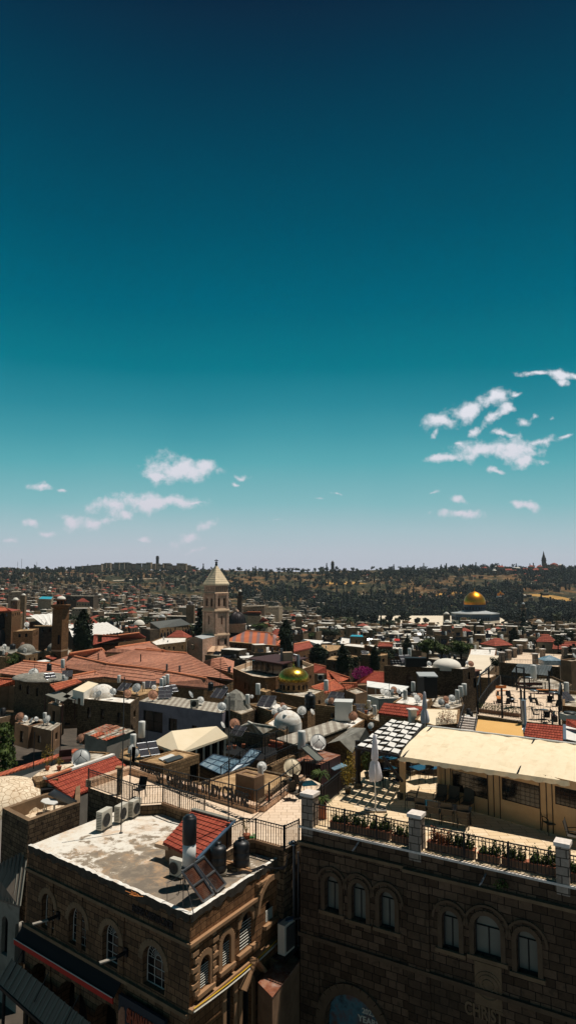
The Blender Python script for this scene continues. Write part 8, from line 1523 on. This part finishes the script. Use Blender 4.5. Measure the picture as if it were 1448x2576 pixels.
LM = [('purple-grey house',455,1790),('patchwork shack',270,1840),('fish-scale gold dome',740,1720),('broad cream dome',720,1820),('dark stone block',1080,1710),('bar terrace',1290,1760),('wide tiled roofs',350,1670),('far left dark roof',100,1720),('bar stairs',1180,1810),('bell tower',542,1540),('golden shrine',1193,1540),('tall cypress',208,1590),('ribbed dome',597,1560),('square minaret',153,1560),('white tent roof',240,1585),('grey hall',415,1585),('stone minaret',1314,1540),('palm tree',874,1585),('striped roof',640,1605),('wide red roof',1360,1600),('broad cypress',1293,1620),('slim cypress',1211,1600),('cream dome',1365,1588),('old church',15,1580),('dark long block',210,1505),('blue-roofed arcade',113,1500),('silver dome',408,1550),('dark minaret',604,1505),('pale hospice',660,1525),('turquoise awning',895,1600),('orange hipped house',660,1560),('white cupola',40,1510),('blue-white dome',1050,1588),('dark grove',830,1605)]
_lab = {}
def autolabel(base,p):
    u,v = PX(p); best = min(LM,key=lambda l: (l[1] - u) ** 2 + ((l[2] - v) * 2.5) ** 2); dx,dy = u - best[1],(v - best[2]) * 2.5
    side = ('right of' if dx > 0 else 'left of') if abs(dx) > abs(dy) else ('below' if dy > 0 else 'above'); s = f'{base}, {side} the {best[0]}'; n_ = _lab.get(s,0); _lab[s] = n_ + 1
    return s if n_ == 0 else f'{["second", "third", "fourth", "fifth", "sixth", "seventh", "eighth", "ninth", "tenth"][min(n_ - 1, 8)]} {s}'
rn = random.Random(5); cand = []; Yc = 58.0
while Yc < 2250:
    stp = 10 if Yc < 170 else 12.5 if Yc < 800 else 20; u = -60 + rn.uniform(0,40)
    while u < 1520:
        x = (u - CU) / FU * Yc + rn.uniform(-2,2); y = Yc + rn.uniform(-4,4); ok = True; right = u > 830; mid = 540 < u <= 830
        if right and (y > 670) : ok = y > 1420 and rn.random() < .14
        if mid and y > 1330 + 200 * math.sin(u * .05): ok = False
        if not right and not mid and y > 1000: ok = rn.random() < (.95 if y < 1500 else .5) and (tnoise(x,y) > -3 or y < 1400)
        if 172 < y < 300 and 60 < u < 560: ok = False
        if 172 < y < 215: ok = ok and u > 760
        if 60 < y < 172 and u > 1180: ok = False
        if y < 85 and u < 140: ok = False
        if y < 240 and u > 1200: ok = False
        if rn.random() < .12 and y > 170: ok = False
        kf = .8 if y > 170 else .62
        if ok and all(math.hypot(x - f[0][0],y - f[0][1]) > f[1] * kf + (5 if y > 170 else 3) for f in FOOT): cand.append((y,x))
        u += (stp * rn.uniform(1.0,1.35)) / Yc * FU
    Yc += stp * rn.uniform(.85,1.1)
cand.sort(); n_ind = 0; bulk = MB(); FM = ['stone_far_pale','stone_far','stone_far_dark','roof_white','roof_dirty','tiles_far','dark_room','dome_white','lead_grey']
for (y,x) in cand:
    z = TZ(x,y); k_ = rn.choices(range(8),[5,5,5,1.3,.8,.8,4,5])[0]; rz = rn.choice([-.55,-.45,-.3,.15,.35]) + rn.uniform(-.1,.1); s = rn.uniform(.8,1.2); hs = rn.choice([.8,.9,1,1.1,1.25,1.6])
    if y < 172: z -= (1.5 if y > 100 else 3.5); s *= .8; hs = .8; k_ = rn.choice([0,2,7])
    if n_ind < 335:
        n_ind += 1; place(protos[k_],(x,y,z),rz,(s,s,hs),autolabel(FK[k_][7],(x,y,z + 5)),'house','houses of the old city'); continue
    w_,d_,h = FK[k_][1] * s,FK[k_][2] * s,FK[k_][3] * hs; cs,sn = math.cos(rz),math.sin(rz)
    def T4(a,b): return (x + a * cs - b * sn,y + a * sn + b * cs)
    pts = [T4(-w_ / 2,-d_ / 2),T4(w_ / 2,-d_ / 2),T4(w_ / 2,d_ / 2),T4(-w_ / 2,d_ / 2)]; kd = FK[k_][6]; wi = ['stone_far_pale','stone_far','stone_far_dark'].index(FK[k_][4]); ri = FM.index(FK[k_][5]); bulk.prism(pts,z - 8,z + h,wi,ri)
    for e_,(a,b) in enumerate(((pts[0],pts[1]),(pts[3],pts[0]))):
        for q_ in (.2,.5,.8):
            if rn.random() < .75: L_x,L_y = a[0] + (b[0] - a[0]) * q_,a[1] + (b[1] - a[1]) * q_; bulk.box((L_x,L_y,z + h - 2.2 - rn.choice([0,0,2.6])),(1.1,.25,1.5),rz if e_ == 0 else rz + 1.5708,6)
    if kd in ('red','hip'):
        c2 = ((pts[0][0] + pts[2][0]) / 2,(pts[0][1] + pts[2][1]) / 2,z + h + 2.3); bulk.add([(p_[0],p_[1],z + h + .05) for p_ in pts] + [c2],[(0,1,4),(1,2,4),(2,3,4),(3,0,4)],5)
    elif kd == 'dome': bulk.dome((x,y,z + h),3.0,2.2,9,3,7)
    elif kd == 'step': bulk.box(T4(-1.5,1) + (z + h + 1.2,),(4.5,4,2.4),rz,wi)
    if rn.random() < .6: bulk.box(T4(2,0) + (z + h + .6,),(1.2,1.2,1.2),rz,rn.choice([3,6,8]))
tag(bulk.build('distant_houses',FM),'mass of tiny distant houses climbing toward the ridge','houses',None,'stuff')
# clutter on the middle roofs: dishes, tanks, short aerials
rc_ = random.Random(12); nC = 0
for pts,z in ROOFS:
    Yr = pts[0][1]
    if Yr < 52 or Yr > 330: continue
    a,b,c,d = [Vector((q[0],q[1],z)) for q in (pts[0],pts[1],pts[2],pts[-1])]
    for _ in range(rc_.choice([2,3,4]) if Yr < 200 else 2):
        u,v = rc_.uniform(.15,.85),rc_.uniform(.15,.85); q = a.lerp(b,u).lerp(d.lerp(c,u),v); t = rc_.random(); nC += 1
        if nC > 150: break
        if t < .5: k_ = rc_.choice(['w','g','r','w']); place({'w': dish_w,'g': dish_g,'r': dish_r}[k_],q,rc_.uniform(-.9,.9),rc_.uniform(.6,1.1),autolabel({'w': 'small white dish','g': 'small grey dish','r': 'small rusty dish'}[k_] + ' on a flat roof',q),'satellite dish','small dishes on flat roofs')
        elif t < .72: place(tank_w,q,rc_.uniform(0,6),rc_.uniform(.8,1.1),autolabel('small white roof tank',q),'water tank','small white roof tanks')
        elif t < .82: place(solar,q,rc_.uniform(-.6,.8),.8,autolabel('small dark roof collector',q),'solar panel','small roof collectors')
        else:
            h = rc_.uniform(1.5,3.5); tag(MB().tube([q,q + Vector((0,0,h))],.04,4).strip(q + Vector((-.5,0,h - .1)),q + Vector((.5,0,h - .1)),.04,.04).build('roof_aerial','grille'),autolabel('short thin roof aerial',q),'aerial','short roof aerials')
# towers and buildings of the ridge
def rtower(lab,u,vb,vt,Y,w_,spire=0,mat='stone_far_dark'):
    p = PD('U',u,vb,Y); zt = PD('U',u,vt,Y).z; t = thing('ridge_tower',lab,'tower',(p.x,Y,p.z - 15),'towers on the ridge'); hb = zt - (zt - p.z) * spire; r = w_ / 2
    MB().prism([(p.x - r,Y - r),(p.x + r,Y - r),(p.x + r,Y + r),(p.x - r,Y + r)],p.z - 15,hb).build('shaft',mat,t); MB().prism([(p.x - r * 1.2,Y - r * 1.2),(p.x + r * 1.2,Y - r * 1.2),(p.x + r * 1.2,Y + r * 1.2),(p.x - r * 1.2,Y + r * 1.2)],hb - w_ * .9,hb - w_ * .7,bottom=True).build('gallery',mat,t)
    if spire: MB().lathe((p.x,Y,hb),[(r * 1.1,0),(r * .5,(zt - hb) * .5),(.1,zt - hb)],8,0,False,False).build('spire','stone_far_dark',t)
    else: MB().box((p.x,Y,hb + .8),(w_ * .6,w_ * .6,2)).build('cap',mat,t)
rtower('square church tower with a short cap on the middle of the ridge',836,1434,1409,2300,10,.2); rtower('slender spired tower standing on the right of the ridge',1367,1432,1385,2250,11,.38); rtower('concrete tower block above the campus on the left ridge',396,1428,1399,2350,9)
rr_ = random.Random(8)
for i in range(26):
    u = 205 + i * 11.2 + rr_.uniform(-3,3); Y = 2290 + rr_.uniform(-40,20); p = PD('U',u,1430 - 6 * math.sin(i / 25 * 3.1),Y); h = rr_.uniform(7,15); w_ = rr_.uniform(14,26); t = thing('campus_block',autolabel('pale modern block on the left ridge',(p.x,Y,p.z + 10)) if 0 else f'{["first","second","third","fourth","fifth","sixth","seventh","eighth","ninth","tenth","eleventh","twelfth","thirteenth","fourteenth","fifteenth","sixteenth","seventeenth","eighteenth","nineteenth","twentieth","twenty-first","twenty-second","twenty-third","twenty-fourth","twenty-fifth","twenty-sixth"][i]} pale campus block from the left on the ridge','building',(p.x,Y,p.z),'campus blocks on the ridge'); MB().box((p.x,Y,p.z + h / 2 - 5),(w_,12,h + 10),rr_.uniform(-.3,.3)).build('wall','stone_far_pale',t); MB().box((p.x,Y - 6.4,p.z + h * .6),(w_ * .8,.6,1.8),0).build('window_band','dark_room',t)
for i in range(22):
    u = 1215 + i * 9 + rr_.uniform(-6,6); v = 1433 + rr_.uniform(-4,12); Y = 2180 - (v - 1433) * 14; p = PD('U',u,v,Y); z = TZ(p.x,Y); place(protos[rr_.choice([0,1,3,5,4])],(p.x,Y,z),rr_.uniform(-.5,.5),rr_.uniform(1.4,2.2),f'house of the ridge village, number from the left matching its place in the row' if 0 else autolabel('ridge village house near the spired tower',(p.x,Y,z)),'house','ridge village houses')
for (u,lab) in ((45,'left aerial mast on the left end of the ridge'),(55,'tallest aerial mast on the left end of the ridge'),(93,'right aerial mast on the left end of the ridge')): p = PD('U',u,1430,2350); tag(MB().tube([p,p + Vector((0,0,34 if u == 55 else 24))],.5,4).build('aerial_mast','iron'),lab,'mast','ridge aerial masts')
def ribbon(pts,w_,mat,name,lab,st=True,up=.6,c='U'):
    P_ = [hit(u,v,c=c) for u,v in pts]; P_ = [p for p in P_ if p]; mb = MB(); prev = None
    for i in range(len(P_) - 1):
        for k_ in range(12):
            q = P_[i].lerp(P_[i + 1],k_ / 12); d = (P_[i + 1] - P_[i]); n_ = Vector((-d.y,d.x,0)).normalized() * w_ / 2; cur = []
            for s_ in (-1,-.33,.33,1): a = q + n_ * s_; cur.append((a.x,a.y,TZ(a.x,a.y) + up))
            if prev:
                for s_ in range(3): mb.quad(prev[s_],cur[s_],cur[s_ + 1],prev[s_ + 1])
            prev = cur
    o = mb.build(name,mat)
    return tag(o,lab,name.replace('_',' '),None,'structure' if st else None)
ribbon([(1030,1502),(1090,1496),(1180,1490),(1250,1497)],26,'dry_grass','dry_slope','dry brown terraces on the hillside behind the shrine'); ribbon([(1325,1496),(1380,1500),(1440,1512),(1470,1514)],34,'dry_grass','dry_field','golden dry field on the slope at the right'); ribbon([(900,1462),(940,1458),(990,1462),(1010,1466)],7,'plaza_stone','hill_road','pale road winding across the brown hillside'); ribbon([(180,1456),(260,1460),(340,1457),(420,1456),(470,1450)],9,'plaza_stone','ridge_road','pale road under the campus on the left'); ribbon([(820,1470),(860,1464),(900,1470)],60,'dry_grass','brown_slope','brown bare slope in the middle of the hillside'); ribbon([(1345,1462),(1330,1472),(1350,1482)],6,'plaza_stone','hill_path','pale path down from the ridge village')
p = hit(1258,1512); t = thing('onion_dome_church','tiny white church with small golden onion domes among the trees','church',p); MB().box((p.x,p.y,p.z + 4),(16,12,14)).build('wall','plaster_cream',t)
for dx,dz in ((-6,0),(0,5),(6,0),(-3,2),(3,2)): MB().lathe((p.x + dx,p.y,p.z + 10 + dz),[(1.3,0),(1.3,2.5),(2,3.6),(1.4,5),(.2,6.5)],10).build('onion_dome','gold_leaf',t)
# trees: the larger ones one by one, the wooded slope as one mass
tc = []
rt = random.Random(77)
for _ in range(21000):
    u = rt.uniform(-10,1460); v = rt.uniform(1427,1575)
    if u < 560: lim = 1480; pr = .9 if v < 1447 else .2
    elif u < 800: lim = 1510 + (u - 560) * .12; pr = .4
    else: lim = 1574; pr = .95
    if v > lim: continue
    p = hit(u,v,500)
    if p is None or (840 < p.y < 990 and u > 830): continue
    if (1310 < u < 1462 and 1486 < v < 1524) or (815 < u < 905 and 1460 < v < 1502 and rt.random() < .75) or (900 < u < 1255 and 1452 < v < 1482 and rt.random() < .6): continue
    nv_ = math.sin(p.x * .011 + 2) * math.cos(p.y * .0083) + .5 * math.sin(p.x * .03 + p.y * .021)
    if u > 800 and 1448 < v < 1500 and nv_ < .1: pr *= .22
    if rt.random() < pr * (.75 + .5 * nv_): tc.append((p.y,p,u,v))
for i in range(70):
    u = rt.uniform(0,1448); Y = rt.uniform(260,780); x = (u - CU) / FU * Y
    if all(math.hypot(x - f[0][0],Y - f[0][1]) > f[1] * .9 + 2 for f in FOOT): tc.append((Y,Vector((x,Y,TZ(x,Y))),u,0))
tc.sort(key=lambda a: a[0]); nI = 230; bases = []; extra_ = []
for pr_ in [tree_proto('broadleaf_tree','broad',31,'leaf_far',70,.75),tree_proto('broadleaf_tree','broad',32,'leaf_far',60,.75),tree_proto('cypress_tree','cypress',33,'leaf_far',40,.6)]:
    me = [c for c in pr_.children if c.name.startswith('crown')][0].data; extra_.append(pr_); V = np.array([v.co[:] for v in me.vertices]); F_s = [tuple(q.vertices) for q in me.polygons]; bases.append((V,F_s))
VV = []; FF = []; MI = []; off = 0
for i,(Y,p,u,v) in enumerate(tc):
    cyp = rt.random() < .08; s = rt.choice([.8,1.1,1.4,1.7,2.2]) * rt.uniform(.85,1.15) * (1.25 if Y > 1000 else .9)
    if i < nI:
        pr_ = ft_cyp[0] if cyp else ft_broad[rt.choice([0,0,1,2])]; place(pr_,p - Vector((0,0,.5)),rt.uniform(0,6),s * (1.15 if cyp else 1.25),autolabel('dark cypress' if cyp else 'round dark tree' if pr_ is ft_broad[0] else 'greyish round tree' if pr_ is ft_broad[1] else 'flat topped pine',p),'tree','trees of the far city and slope'); continue
    V,F_s = bases[2 if cyp else rt.choice([0,0,1])]; a = rt.uniform(0,6.28); R = np.array([[math.cos(a),-math.sin(a),0],[math.sin(a),math.cos(a),0],[0,0,1]]); VV.append(V @ R.T * s * (1.0,1.0,.95) + np.array(p)); FF += [tuple(k_ + off for k_ in f) for f in F_s]; MI += [1 if rt.random() < .15 else 0] * len(F_s); off += len(V)
me = bpy.data.meshes.new('wooded_slope'); me.from_pydata(np.concatenate(VV).tolist(),[],FF); me.materials.append(M['leaf_far']); me.materials.append(M['leaf_olive']); me.polygons.foreach_set('material_index',MI); ob = bpy.data.objects.new('wooded_slope',me); COL.objects.link(ob); tag(ob,'dark wooded slope of countless small trees below the ridge','woods',None,'stuff')
# drop prototypes that were never placed
for pr in [dish_w, dish_g, dish_r, dish_c, tank_w, tank_b, solar, ac, chair, chair_dark, tbl_glass, tbl_blue, tbl_round] + pl + tr_broad + tr_cyp + ft_broad + ft_cyp + protos + extra_:
    if pr.name not in _used:
        for ch in list(pr.children_recursive): bpy.data.objects.remove(ch)
        bpy.data.objects.remove(pr)
# thin air over the far slopes
hz = MB(); hz.prism([(-2600, -60), (2600, -60), (2600, 3000), (-2600, 3000)], -140, 60, bottom=True); ho = hz.build('haze', 'dark_room'); hm = bpy.data.materials.new('haze_air'); hm.use_nodes = True; ht = hm.node_tree; ht.nodes.clear(); pv_ = N_(ht, 'ShaderNodeVolumePrincipled'); pv_.inputs['Color'].default_value = (.75, .86, .95, 1); pv_.inputs['Density'].default_value = .00004; pv_.inputs['Anisotropy'].default_value = .2
hout = N_(ht, 'ShaderNodeOutputMaterial'); lk(ht, pv_.outputs[0], hout.inputs['Volume']); ho.data.materials.clear(); ho.data.materials.append(hm); tag(ho, 'thin pale haze in the air over the city and hills', 'haze', None, 'stuff')
